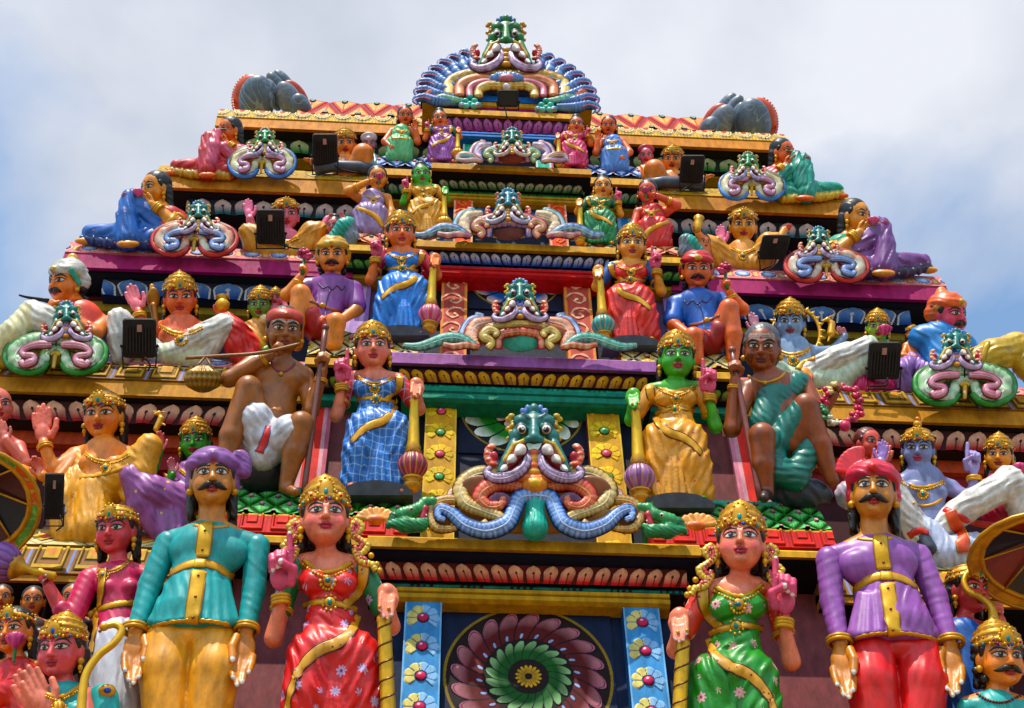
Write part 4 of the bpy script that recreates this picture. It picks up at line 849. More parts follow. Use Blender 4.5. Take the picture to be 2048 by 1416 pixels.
# ------------------------------------------------------------------ standing ladies holding a mace (one template, ten statues)
def lady(label, U, V, y, k, sv, mi, sh, skin, cloth, sleeve, mat, stripe, mlabel, crown='kirita', mkind='ribbed', big=False, yaw=0, hair='back', hem=GOLD, sash=True, base=True, lip=None, roll=0, pitch=None, hand2='point'):
    pitch = pitch or (25 if big else 20); a0, b0 = (-10, 17) if big else (-5, 0); tm = (755, 975, U, V, k, mi, sh, sv)
    f = Fig('lady_statue', label, 'statue', U, V, y, 16, (755, 975, U, V, k, mi, sh, sv), 'standing lady statues with maces beside the niches')
    pink = '#e0607e' if skin[1] != '4' or True else skin
    h = f.head((745, 700, 22), 35, skin[0], yaw, pitch, roll, neck=(748, 750+a0, 4, 15), eyeshadow=skin[1], lips=lip or '#c22c48', mark=('dot', '#b01818'), hairk=hair, blush=skin[2] if len(skin) > 2 else None)
    sk = skin[0]; cl = 'sari'
    # torso
    f.c('body', [(706, 760+a0, 0), (750, 759+a0, 2), (796, 764+a0, 0)], [14, 19, 14], sk); f.c('body', [(750, 765, 2), (752, 800, 0), (756, 850, 0)], [34, 29, 40], sk)
    f.e(cl, (750, 778+a0*.6, 4), (45, 30, 30), cloth, fold=(1.0, 13, 60)); f.e(cl, (730, 779+a0*.6, 27), (21, 19, 19), cloth, fold=(.8, 12, 60)); f.e(cl, (770, 781+a0*.6, 27), (21, 19, 19), cloth, fold=(.8, 12, 60))
    f.c(cl, [(752, 790, 4), (752, 822, 6)], [30, 38], cloth, .85, (2.6, 14, 62)); f.e(cl, (756, 858, 4), (63, 48, 44), cloth, fold=(4.6, 21, 60, .6), k=14)
    # skirt: two legs and hanging pleats
    f.c(cl, [(732, 862, 12), (722, 905, 18), (712, 962, 8)], [43, 37, 33], cloth, fold=(4.4, 18, 24, .6), k=9); f.c(cl, [(782, 864, 10), (788, 905, 8), (796, 968, 2)], [44, 38, 32], cloth, fold=(4.4, 18, -22, .6), k=9)
    for i, (u, d) in enumerate(((737, 36), (746, 41), (755, 44), (764, 43), (773, 39), (781, 33))): f.c(cl, [(754+(u-754)*.5, 850, d-6), (u, 910, d), (u-10+i*4.4, 966, d-4)], [4, 5.4, 7.0], cloth, k=1.5)
    f.c(cl, [(702, 960, 4), (804, 968, -6)], [19, 17], cloth, fold=(2.4, 15, 0), k=10)
    # arms and hands
    f.arm((700, 762+a0, -2), (673, 832+b0*.4, 6), (684, 775+b0, 30), sk, (14, 13, 8.5)); f.c(cl, [(702, 762+a0, 0), (684, 805, 4)], [17, 16], sleeve)
    f.arm((800, 768+a0, -2), (838, 818+b0*.4, -8), (832, 772+b0, 26), sk, (14, 13, 9)); f.c(cl, [(799, 768+a0, 0), (824, 802, -4)], [17, 16], sleeve)
    f.hand((682, 766+b0, 32), (684, 701+b0, 40), hand2, sk, 1, 1, palm='#d9607c' if sk != '#3f9a35' else '#c98a9a', nails='#f0e4e0' if big else None)
    f.hand((833, 764+b0, 28), (829, 805+b0, 42), 'grip', sk, -1, 1, nails='#f4f0ee' if big else None); f.e('body', (832, 767+b0, 28), (14, 12, 13), sk)
    for u, v in ((706, 972), (806, 981)): f.e('body', (u-3, v, 24), (9, 24, 8), sk)
    f.c('body', [(754, 850, 2), (726, 930, 10), (704, 970, 20)], [20, 13, 7], sk); f.c('body', [(756, 850, 2), (790, 930, 6), (804, 978, 18)], [20, 13, 7], sk)
    f.build({cl: mat})
    if crown == 'kirita': f.crown(h, 'kirita', tilt=10 if big else 14, hgt=1.3 if big else 1.1)
    elif crown == 'tiara': f.crown(h, 'tiara', tilt=10)
    f.earrings(h)
    # belt, sash and shoulder band
    f.ribbon('belt', [(714, 800), (735, 796), (752, 797), (772, 800), (790, 806)], 5.0, GOLD, .45, .6, edge='#8a5a14', rib=(.10, 6))
    sm = 'motif:15:#7a2a14:#7a2a14' if big else 'gold'
    if sash:
        f.ribbon('sash', [(800, 758+a0), (797, 776), (782, 792), (770, 802)], [9, 10, 9, 7], hem, .25, .5, sm, edge='#5a2c10')
        f.ribbon('sash', [(792, 812), (782, 830), (762, 844), (738, 852), (718, 866), (702, 885)], [6, 9, 10, 9, 8, 7], hem, .25, .5, sm, edge='#5a2c10')
        if big: f.ribbon('sash', [(703, 884), (694, 910), (690, 940)], [7, 6, 5], hem, .25, .5, sm, edge='#5a2c10')
    mb = MB(); p, n = f.on(752, 797, 2); A = np.stack([f.fr.X, f.fr.W, f.fr.Z])
    mb.ball(p, np.array((9, 4, 8))*k, GOLD, 10, 6, A); mb.ball(p+f.fr.W*3*k, np.array((4, 3, 5))*k, '#2f8f8a', 8, 6, A)
    for i in range(9): t = 2*math.pi*i/9; mb.ball(f.on(752+10*math.cos(t), 797+9*math.sin(t), 1.5)[0], 2.4*k, '#e6c050', 6, 4)
    mb.build('belt_buckle', 'gold', f.root, f.fr.m)
    f.necklace([(714, 756+a0), (728, 765+a0), (748, 771+a0), (768, 766+a0), (783, 759+a0)], (749, 781+a0), 3.0 if not big else 3.4)
    f.ring('bangle', (683, 777+b0, 30), (682, 760+b0, 32), 12, 3.4, GOLD, n=3); f.ring('bangle', (832, 776+b0, 26), (832, 760+b0, 30), 12, 2.2, GOLD, n=2)
    f.ring('armlet', (684, 806, 4), (676, 826, 5), 16.5, 2.2, GOLD, n=2)
    mb = MB()
    for u, v in ((822, 785+b0), (835, 787+b0)): mb.ball(f.on(u, v, 1.5)[0], 3.0*k, GOLD, 8, 6)
    mb.build('finger_ring', 'gold', f.root, f.fr.m)
    if big:     # gilded scroll ornaments at the shoulders
        for sx in (-1, 1):
            mb = MB(); cu = 746
            for r, sc, col in ((5.6, 1.0, GOLD), (3.6, .60, '#a8404a')):
                pts = [(34, 8), (44, -6), (34, -14), (29, 2), (40, 14), (52, 24), (42, 38), (34, 30), (44, 50), (58, 54), (64, 64)]
                mb.tube(spline([f.P(cu+sx*(37+(a-30)*sc+4*(1-sc)), 712+b*.74*(.6+.4*sc), 20+5*(1-sc)) for a, b in pts], 2*k), r*k, col, 8, f.fr.W, .8, (.12, 6*k), hi='#f4dc8a' if sc == 1 else '#d87a70')
            for a, b in ((58, 40), (66, 54), (70, 64)): mb.ball(f.P(cu+sx*(a+6), 712+b*.74, 20), 5*k, GOLD, 8, 6)
            mb.build('shoulder_ornament', 'gold', f.root, f.fr.m)
    if base:
        mb = MB(); n = 24; P0 = [f.P(752+74*math.cos(math.pi*i/n), 990-30*math.sin(math.pi*i/n), 40+10*math.sin(math.pi*i/n)) for i in range(n+1)]; bk = f.fr.n*-60*k
        mb.add(P0+[p+bk for p in P0], [tuple(reversed(range(n+1))), tuple(range(n+1, 2*n+2))]+[(i, i+1, n+2+i, n+1+i) for i in range(n)]+[(n, 0, n+1, 2*n+1)], C('#4a5360')); mb.build('pedestal', 'paint', f.root, f.fr.m, smooth=False)
    if mkind == 'shaft': mace(f, (828, 797+b0, 40), (838, 990, 30), 10, mlabel, stripe, 'shaft')
    else: mace(f, (829, 796, 40), (824, 985, 34), 29 if mkind == 'ribbed' else 26, mlabel, stripe)
    return f
ROSE = ('#ea8e74', '#d04a6a', '#e8606c'); ORG = ('#e58038', '#b8482a', '#e8602a'); GRN = ('#5fae48', '#8a8a3a', '#4fae42'); YEL = ('#e8a23c', '#b8603a', '#ec8a2a')
lady('red sari lady statue with a flowered sari, gold crown and scrolled shoulder ornaments', 664, 1509, 9.9, 1.42, 1.2, 1, 0.0, ROSE, '#d42a1c', '#0e7a4a', 'floral:6.5:#c9b6dc:#8a3a6a', (GOLD, GOLD), 'gold spiral staff mace under the hand of the red sari lady', mkind='shaft', big=True, yaw=2, base=False)
if not globals().get('FIGTEST'):
    lady('green sari lady statue with red sleeves, a flowered sari and gold crown', 1468, 1552, 9.9, 1.40, 1.2, -1, 0.0, ROSE, '#128a3a', '#e0552e', 'floral:6.5:#f0b8b8:#8a3a4a', (GOLD, GOLD), 'gold spiral staff mace under the hand of the green sari lady', mkind='shaft', big=True, yaw=2, base=False)
    lady('lady statue in a blue checked sari pointing up, standing on a dark half-round pedestal', 755, 975, 10.55, 1.0, 1.0, 1, 0.0, ROSE, '#3f74c0', '#d8442a', 'checks:13:#b8d4f0', ('#8a3050', '#a8485a'), 'gold mace with a maroon ribbed bulb beside the blue checked sari', yaw=3)
    lady('green-skinned lady statue in a yellow sari standing on a dark half-round pedestal', 1352, 1000, 10.55, 1.02, 1.0, -1, 0.03, GRN, '#e8a81c', '#e8a81c', 'motif:8:#c8606a:#4f9a5a', ('#8a5a98', '#a87ab0'), 'gold mace with a violet ribbed bulb beside the yellow sari', yaw=-4)
    lady('crowned lady statue in a plain bright blue sari with a gold hem', 803, 660, 11.05, .80, .87, 1, -0.03, ORG, '#3f86d8', '#c83a4a', 'dots:14:#d87a8a:#e8b0b0', ('#c04a78', '#d87aa0'), 'gold mace with a pink banded bulb beside the plain blue sari', yaw=6)
    lady('crowned lady statue in a red and coral sari with blue sleeves beside the orange pillar', 1262, 680, 11.05, .78, .87, -1, 0.03, YEL, '#d8482c', '#3560a8', 'paint', ('#3f9a98', '#5fb8b0'), 'gold mace with a teal banded bulb beside the coral sari', yaw=-4)
    lady('green-skinned lady statue in a golden sari with her hair tied up', 852, 464, 11.55, .53, .77, 1, 0.03, GRN, '#e6ac1e', '#e6ac1e', 'paint', (GOLD, GOLD), 'all-gold mace beside the green-skinned lady in the golden sari', crown=None, hair='bun', yaw=6, base=False)
    lady('lady statue in a dark green sari with a hair bun', 1196, 486, 11.55, .52, .77, -1, -0.03, YEL, '#1f8a5a', '#1f7a5a', 'dots:16:#c8d890:#e8e0b0', (GOLD, GOLD), 'all-gold mace beside the dark green sari', crown=None, hair='bun', yaw=-4, base=False)
    lady('lady statue in a violet sari left of the teal pillar', 886, 320, 11.95, .42, .70, 1, 0.02, ORG, '#9a5aa8', '#1f6a4a', 'paint', (GOLD, GOLD), 'small all-gold mace beside the violet sari', crown=None, hair='bun', yaw=6, base=False)
    lady('lady statue in a rose pink sari right of the teal pillar', 1146, 330, 11.95, .41, .70, -1, -0.02, ORG, '#d8507a', '#c84a6a', 'paint', (GOLD, GOLD), 'small all-gold mace beside the rose pink sari', crown=None, hair='bun', yaw=-4, base=False)
# ------------------------------------------------------------------ standing guards
def guard(label, tm, y, skin, tunic, legs, turban, band, fan, big=True):
    u0, v0, U, V, k, mi = tm; f = Fig('guard_statue', label, 'statue', U+mi*(400-u0)*k, V+(1560-v0)*k, y, 13, tm, 'standing guard statues at the bottom')
    h = f.head((425, 962, 40), 53, skin, 0, 21, 0, neck=(424, 1055, 12, 32), male=True, eyeshadow='#b04a3a', mark=('dot', '#a03020'), lips='#b03a3a', hairk='long', hair='#0e0c0c', thin=.88)
    t = 'tunic'
    f.c('body', [(358, 1080, 0), (422, 1060, 6), (492, 1086, 0)], [24, 34, 24], skin)
    f.c(t, [(352, 1082, 0), (421, 1076, 4), (500, 1090, 0)], [28, 40, 28], tunic, .9); f.e(t, (418, 1104, 6), (88, 46, 50), tunic); f.e(t, (384, 1104, 26), (44, 24, 36), tunic); f.e(t, (456, 1107, 26), (44, 24, 36), tunic)
    f.c(t, [(414, 1108, 4), (404, 1142, 4)], [74, 62], tunic, .72, k=16)
    f.c(t, [(403, 1150, 6), (386, 1236, 8)], [64, 86], tunic, .72, (3.0, 22, 10, .3), k=8)
    for i in range(9):
        a = -1.15+i*.29; f.c(t, [(403+55*math.sin(a), 1160+6*math.cos(a), 14+34*math.cos(a)), (386+88*math.sin(a), 1238+10*math.cos(a), 16+48*math.cos(a))], [6, 12], tunic, k=9)
    f.S(t).cut(f.P(386, 1246, 60), (0, 0, -1))
    for s_, P in ((1, [(336, 1088, 0), (300, 1170, 4), (272, 1262, 22)]), (-1, [(514, 1094, 0), (508, 1180, 4), (492, 1262, 22)])):
        f.arm(*P, skin, (25, 21, 16)); f.c('sleeve' if s_ > 0 else 'sleeve#', [P[0], P[1]], [29, 25], tunic, fold=(1.1, 21, 60, 1.2)); f.c('sleeve' if s_ > 0 else 'sleeve#', [P[1], tuple(np.array(P[1])*.1+np.array(P[2])*.9)], [25, 20], tunic, fold=(1.1, 19, 65, 1.2))
        w, e = P[2], ((262, 1372, 40) if s_ > 0 else (478, 1376, 40)); f.hand((w[0], w[1]+6, w[2]), e, 'down', skin, -s_, 1, nails='#f2f0ee')
    L = 'trousers'
    f.c(L, [(338, 1276, 8), (328, 1340, 18), (332, 1480, 8), (338, 1560, 0)], [47, 52, 44, 36], legs, .9, (1.6, 26, 8, .5), k=8); f.c(L, [(428, 1280, 8), (430, 1340, 18), (410, 1480, 8), (400, 1560, 0)], [47, 52, 44, 36], legs, .9, (1.6, 26, -6, .5), k=8)
    f.e(L, (383, 1272, 8), (66, 40, 30), legs); f.c('body', [(345, 1500, 0), (342, 1560, 0)], 20, skin); f.c('body', [(405, 1500, 0), (398, 1560, 0)], 20, skin); f.c('shoe', [(338, 1575, 0), (330, 1580, 50)], [22, 17], '#4a2a18'); f.c('shoe#', [(398, 1575, 0), (402, 1580, 50)], [22, 17], '#4a2a18')
    f.turban(h, turban, band, fan, 1, .9); f.build(vox=3.2)
    f.earrings(h, 'ball'); f.moustache(h, 1.0)
    f.ribbon('belt', [(342, 1146), (368, 1132), (400, 1126), (435, 1134), (464, 1156)], 11, GOLD, .3, .8, edge='#8a5a14'); f.ribbon('belt_buckle', [(388, 1127), (412, 1127)], 12, '#e2b63e', .35, 2.5, edge='#8a5a14')
    for P in ([(412, 1046), (409, 1080), (404, 1114)], [(398, 1142), (390, 1195), (382, 1246)]):
        f.ribbon('placket', P, 17, '#e0b040', .2, 1.0, edge='#9a6a1c'); 
    f.beads('button', [(410, 1062), (405, 1100)], 3.2, '#7a3c1c', mat='paint', off=5, step=34); f.beads('button', [(396, 1152), (386, 1236)], 3.2, '#7a3c1c', mat='paint', off=5, step=32)
    f.ribbon('hem_trim', [(290, 1258), (318, 1249), (350, 1243), (386, 1241), (425, 1243), (458, 1250), (480, 1260)], 5, GOLD, .5, 1.0, rib=(.25, 16)); f.ribbon('collar', [(388, 1050), (412, 1054), (436, 1054), (456, 1052)], 5, GOLD, .5, .5)
    f.ring('cuff', (269, 1258, 21), (268, 1266, 22), 25, 4.5, GOLD, n=2); f.ring('cuff', (493, 1258, 21), (492, 1266, 22), 25, 4.5, GOLD, n=2)
guard('moustached guard statue in a turquoise tunic, yellow trousers and violet turban', (400, 1125, 400, 1125, 1.0, 1), 9.95, '#cf8a34', '#1fa0a0', '#f5ac10', '#8a5a98', '#8f609c', 'bunch')
guard('moustached guard statue in a purple tunic, red trousers and pleated crimson turban', (400, 1125, 1772, 1150, 1.0, -1), 9.95, '#cf8a34', '#9a62a8', '#d81c1c', '#c81c4c', '#d83a3c', 'fan')
# ------------------------------------------------------------------ seated men of the second tier
def staff(f, a, b, r, col, label, name='staff', cat='staff', mat='paint', group=None):
    t = f.thing(name, label, cat, group); mb = MB(); q = [np.array(a)+(np.array(b)-np.array(a))*x for x in np.linspace(0, 1, 12)]
    mb.tube([f.P(*p) for p in q], r*f.k, col, 8, f.fr.W); mb.ball(f.P(*a), r*1.35*f.k, col, 8, 6); mb.build('shaft', mat, t, f.fr.m); return t
def old_men():
    sk = '#a0653c'; f = Fig('seated_man_statue', 'bare-chested brown seated man statue with red cap, white loincloth and ash stripes', 'statue', 560, 975, 10.6, 14)
    h = f.head((568, 662, 46), 39, sk, 6, 6, 4, neck=(560, 728, 20, 20), male=True, ash='#e8e4da', mark=('dot', '#b05a2a'), hairk='short', hair='#0e0c0c', lips='#8a4a3a', old=True, thin=.92)
    f.c('body', [(505, 728, 6), (558, 728, 10), (608, 752, 6)], [20, 26, 20], sk); f.e('body', (535, 756, 22), (34, 24, 26), sk); f.e('body', (585, 762, 22), (32, 24, 26), sk)
    f.c('body', [(556, 760, 8), (548, 812, 8), (545, 862, 6)], [48, 42, 46], sk, .75, k=14); f.e('body', (543, 838, 30), (34, 22, 24), sk); f.e('body', (541, 815, 46), (3, 5, 3), sk, neg=True)
    f.arm((505, 728, 10), (458, 758, 40), (540, 712, 62), sk, (19, 17, 11)); f.hand((545, 708, 64), (578, 676, 74), 'fist', sk, 1, 1)
    f.arm((608, 752, 8), (622, 822, 20), (645, 742, 50), sk, (18, 16, 11)); f.hand((645, 740, 50), (650, 690, 54), 'fist', sk, -1, 1)
    f.c('body', [(520, 872, 20), (497, 776, 62), (462, 872, 46), (446, 960, 30)], [34, 25, 23, 14], sk); f.c('body', [(562, 880, 24), (602, 848, 60), (588, 905, 46), (572, 972, 30)], [34, 25, 23, 14], sk)
    f.c('body', [(572, 976, 30), (590, 984, 52)], [12, 9], sk); f.c('body', [(446, 962, 30), (452, 972, 52)], [12, 9], sk)
    w = 'loincloth'; c = '#dcdce4'; f.c(w, [(520, 868, 24), (511, 840, 44)], [43, 37], c, fold=(2.4, 14, 40)); f.c(w, [(560, 876, 26), (576, 864, 46)], [43, 36], c, fold=(2.4, 14, -50)); f.c(w, [(520, 874, 40), (562, 880, 42)], [26, 26], c, fold=(2.4, 12, 20)); f.e('rock', (528, 948, -14), (52, 30, 44), '#15171e'); f.c(w, [(512, 880, 16), (528, 914, 22), (565, 892, 16)], [30, 28, 26], c, fold=(2, 13, 20)); f.c(w, [(540, 862, 40), (532, 905, 46)], [16, 9], c, fold=(2, 9, 0))
    f.turban(h, '#b0483a', '#b8503e', None, 1, .7) if False else f.S('cap').ell(h['q'](0, -.2, .72), h['R']*np.array((1.02, 1.12, .60)), h['M'], C('#b8483a')); f.S('cap').cone(h['q'](-.95, .1, .5), h['q'](0, .86, .78), h['R']*.14, h['R']*.14, '#c05a44'); f.S('cap').cone(h['q'](0, .86, .78), h['q'](.95, .1, .5), h['R']*.14, h['R']*.14, '#c05a44')
    f.build(); f.earrings(h, 'ball'); f.ribbon('necklace', [(540, 718), (550, 738), (565, 744), (580, 738), (590, 726)], 2.6, '#8a4a58', 1, .5); f.ribbon('sash', [(537, 852), (530, 880), (518, 905)], [6, 8, 10], '#d8482c', .3, 1, mat='paint', edge='#2a4a9a')
    f.ring('bangle', (528, 718, 58), (538, 712, 62), 13, 2.6, GOLD); f.ring('bangle', (641, 762, 44), (644, 745, 48), 13, 2.6, GOLD); mb = MB(); mb.ball(f.on(562, 748, 2)[0], 5, GOLD); mb.build('pendant', 'gold', f.root, f.fr.m)
    staff(f, (651, 655, 62), (607, 990, 40), 6, '#7a4a40', 'long brown wooden staff gripped by the bare-chested seated man')
    t = f.thing('carrying_pole', 'thin brown pole under the chin of the bare-chested man, carrying the basket', 'pole'); mb = MB(); mb.tube([f.P(*p) for p in spline([(600, 688, 84), (520, 706, 82), (440, 712, 74), (372, 716, 62)], 8)], 4, '#8a5a34', 7, f.fr.W); mb.build('shaft', 'paint', t, f.fr.m)
    t = f.thing('basket', 'golden woven basket hanging from the pole left of the seated man', 'basket'); S = SDF(f.fr.W); S.ell(f.P(406, 758, 60), (37, 30, 27), f.fr.ax, '#a07c3c'); V, F, c = S.mesh(1.6, 4)
    L_ = (V-f.P(406, 758, 60))@f.fr.ax.T; a = np.arctan2(L_[:, 0], L_[:, 1]); g = (np.sin(a*9+L_[:, 2]*.22)*np.sin(a*9-L_[:, 2]*.22)); n_ = (V-f.P(406, 758, 60)); n_ /= np.linalg.norm(n_, axis=1)[:, None]; V = V+n_*g[:, None]*1.8; c = c*(.75+.35*np.clip(g, -1, 1))[:, None]
    link('weave', V*f.fr.m, F, c, 'gold', t); mb = MB()
    for a, b in (((385, 742, 75), (410, 714, 70)), ((428, 742, 75), (412, 714, 70))): mb.tube([f.P(*a), f.P(*b)], 2.4, '#7a5a30', 6)
    mb.build('handle', 'paint', t, f.fr.m)
    sk = '#93501f'; f = Fig('seated_man_statue', 'dark-skinned old seated man statue in a green robe with grey hair', 'statue', 1560, 990, 10.6, 14)
    h = f.head((1524, 697, 46), 39, sk, -3, 5, 0, neck=(1535, 765, 18, 22), male=True, ash='#b8aaa0', mark=('dot', '#c02818'), hairk='short', hair='#5a5a60', lips='#6a3020', old=True, thin=.94)
    f.c('body', [(1497, 778, 6), (1545, 766, 8), (1602, 768, 6)], [20, 26, 22], sk); f.c('body', [(1545, 785, 8), (1556, 840, 8), (1565, 888, 4)], [50, 44, 46], sk, .75, k=14)
    f.arm((1496, 782, 8), (1464, 858, 26), (1470, 760, 58), sk, (20, 17, 11)); f.hand((1471, 758, 58), (1468, 706, 62), 'fist', sk, 1, 1)
    f.arm((1606, 764, 6), (1640, 830, 24), (1668, 790, 50), sk, (20, 15, 10)); f.hand((1668, 792, 50), (1682, 756, 56), 'fist', sk, -1, 1)
    f.c('body', [(1540, 895, 24), (1524, 872, 64), (1526, 930, 50), (1532, 985, 34)], [32, 26, 23, 15], sk); f.c('body', [(1585, 885, 22), (1612, 812, 64), (1640, 890, 46), (1664, 960, 30)], [32, 25, 23, 14], sk); f.c('body', [(1532, 986, 34), (1528, 996, 56)], [13, 10], '#3a2418')
    g = '#14756a'; r = 'robe'; f.c(r, [(1596, 764, 16), (1548, 800, 24), (1525, 850, 24)], [24, 34, 30], g, .7, (2.2, 12, 40), k=10); f.c(r, [(1545, 800, 18), (1560, 870, 14)], [36, 38], g, .7, (2, 13, 45))
    f.c(r, [(1560, 885, 20), (1606, 822, 56)], [32, 28], g, fold=(2, 14, 20)); f.c(r, [(1548, 890, 22), (1528, 880, 54)], [32, 29], g, fold=(2, 14, 0)); f.c(r, [(1545, 905, 30), (1560, 945, 34), (1590, 955, 30), (1618, 900, 34)], [24, 26, 27, 25], g, fold=(3, 15, 88, .4))
    f.e('rock', (1596, 985, -8), (62, 30, 34), '#39414e', fold=(3, 23, 40)); f.e('rock', (1640, 990, -12), (26, 22, 22), '#2a303c', fold=(3, 17, 60))
    f.build(); f.earrings(h, 'ball'); f.ribbon('necklace', [(1497, 752), (1525, 765), (1556, 758), (1570, 745)], 3, GOLD, 1, .5, rib=(.2, 6)); f.ring('bangle', (1469, 776, 52), (1470, 765, 55), 13, 2.6)
    mb = MB(); mb.ball(f.on(1530, 766, 2)[0], 5.5, GOLD); mb.build('pendant', 'gold', f.root, f.fr.m)
    staff(f, (1464, 700, 66), (1520, 1000, 46), 6, '#8a5048', 'long reddish staff gripped by the dark-skinned old man in green')
    t = f.thing('flower_garland', 'round garland of pink and white flowers held beside the green-robed old man', 'garland'); mb = MB(); rr = random.Random(2)
    for i in range(120):
        a = rr.uniform(0, 2*math.pi); w = rr.gauss(0, 4); sec = int(a/(2*math.pi)*8); c = ['#c83a5a', '#c85a78', '#e8e0c8', '#4f8a5a', '#c83a5a', '#e0c890', '#d04a68', '#b83050'][sec]
        mb.ball(f.P(1682+(38+w)*math.cos(a), 810+(38+w)*math.sin(a), 60+rr.gauss(0, 4)), rr.uniform(4.5, 7), c, 6, 5)
    mb.ball(f.P(1690, 852, 62), 12, '#c04060', 8, 6); mb.build('flowers', 'paint', t, f.fr.m)
old_men()
# ------------------------------------------------------------------ seated men with roses (third tier)
def rose_man(label, rl, tm, skin, shirt, shorts, tur, tb, mi):
    u0, v0, U, V = tm; f = Fig('seated_man_statue', label, 'statue', U, V+155, 11.1, 14, (u0, v0, U, V, 1.0, mi)); P = 'shirt'
    h = f.head((665, 512, 34), 29, skin, -4, 8, 0, neck=(666, 560, 14, 16), male=True, eyeshadow='#8a3a2a', mark=('dot', '#a02a18'), hairk='curly', hair='#0e0c0c')
    f.c('body', [(620, 572, 4), (665, 565, 8), (706, 578, 4)], [14, 18, 14], skin); f.c(P, [(618, 574, 4), (665, 572, 8), (706, 580, 4)], [19, 24, 19], shirt); f.c(P, [(662, 585, 10), (652, 622, 10)], [40, 34], shirt, .75, (.8, 18, 5), k=10); f.c(P, [(648, 622, 10), (640, 650, 12)], [36, 38], shirt, .75, (1.5, 11, 15))
    f.arm((614, 576, 6), (574, 590, 26), (600, 556, 44), skin, (14, 13, 9)); f.c(P, [(614, 576, 6), (598, 582, 14)], [19, 18], shirt); f.hand((602, 552, 44), (612, 518, 50), 'fist', skin, 1, 1)
    f.arm((706, 582, 4), (712, 620, 14), (682, 640, 36), skin, (15, 13, 9)); f.c(P, [(706, 582, 4), (713, 612, 10)], [20, 20], shirt); f.hand((682, 640, 36), (640, 642, 46), 'down', skin, 1, 1)
    f.c('body', [(628, 648, 20), (601, 588, 50), (592, 640, 42), (594, 690, 30)], [24, 19, 17, 12], skin); f.c('body', [(652, 655, 20), (672, 645, 50), (668, 690, 36)], [24, 19, 16], skin)
    f.c('shorts', [(632, 652, 16), (620, 634, 28)], [29, 26], shorts); f.c('shorts', [(652, 658, 16), (664, 652, 38)], [28, 24], shorts); f.turban(h, tur, tb, None, 1, .8); f.build(); f.moustache(h, .85); f.earrings(h, 'ball')
    f.ribbon('belt', [(620, 602), (640, 610), (660, 618), (680, 622)], 4, '#8a4a34', .4, .5, mat='paint'); mb = MB(); mb.ball(f.on(645, 612, 2)[0], (7, 4, 6), GOLD, 8, 6, f.fr.ax); mb.build('belt_buckle', 'gold', f.root, f.fr.m)
    f.ribbon('collar', [(636, 566), (648, 578), (656, 570), (664, 582), (674, 570), (684, 582), (690, 572)], 1.3, '#3a1c4a', 1, .6, mat='paint'); f.ribbon('placket', [(660, 580), (652, 606), (650, 640)], 1.2, '#2a1c3a', 1, .6, mat='paint'); f.ring('bangle', (596, 566, 38), (600, 556, 42), 11, 2.6)
    t = f.thing('rose', rl, 'flower'); mb = MB(); rr = random.Random(1); c0 = (610, 508)
    for i in range(26):
        a, r = rr.uniform(0, 6.28), rr.uniform(2, 13); mb.ball(f.P(c0[0]+r*math.cos(a), c0[1]+r*.8*math.sin(a), 56+rr.uniform(0, 10)-r*.4), (5.5, 4, 4.5), '#a82a50' if i % 3 else '#c84a6a', 7, 5, f.fr.ax)
    mb.build('bloom', 'paint', t, f.fr.m); mb = MB(); mb.tube([f.P(609, 514, 54), f.P(605, 548, 54)], 3.4, '#2a7a4a', 7); mb.build('stem', 'paint', t, f.fr.m)
rose_man('seated moustached man statue in a violet shirt and golden turban', 'dark pink rose held by the man in the violet shirt', (665, 512, 665, 512), '#e8922c', '#8a5098', '#a82418', '#d0a438', '#e0b84a', 1)
rose_man('seated moustached man statue in a blue shirt with a red and gold turban', 'dark pink rose held by the man in the blue shirt', (665, 512, 1394, 541), '#e8782c', '#2a62b8', '#9a1c1c', '#c03a3c', '#e0b84a', -1)
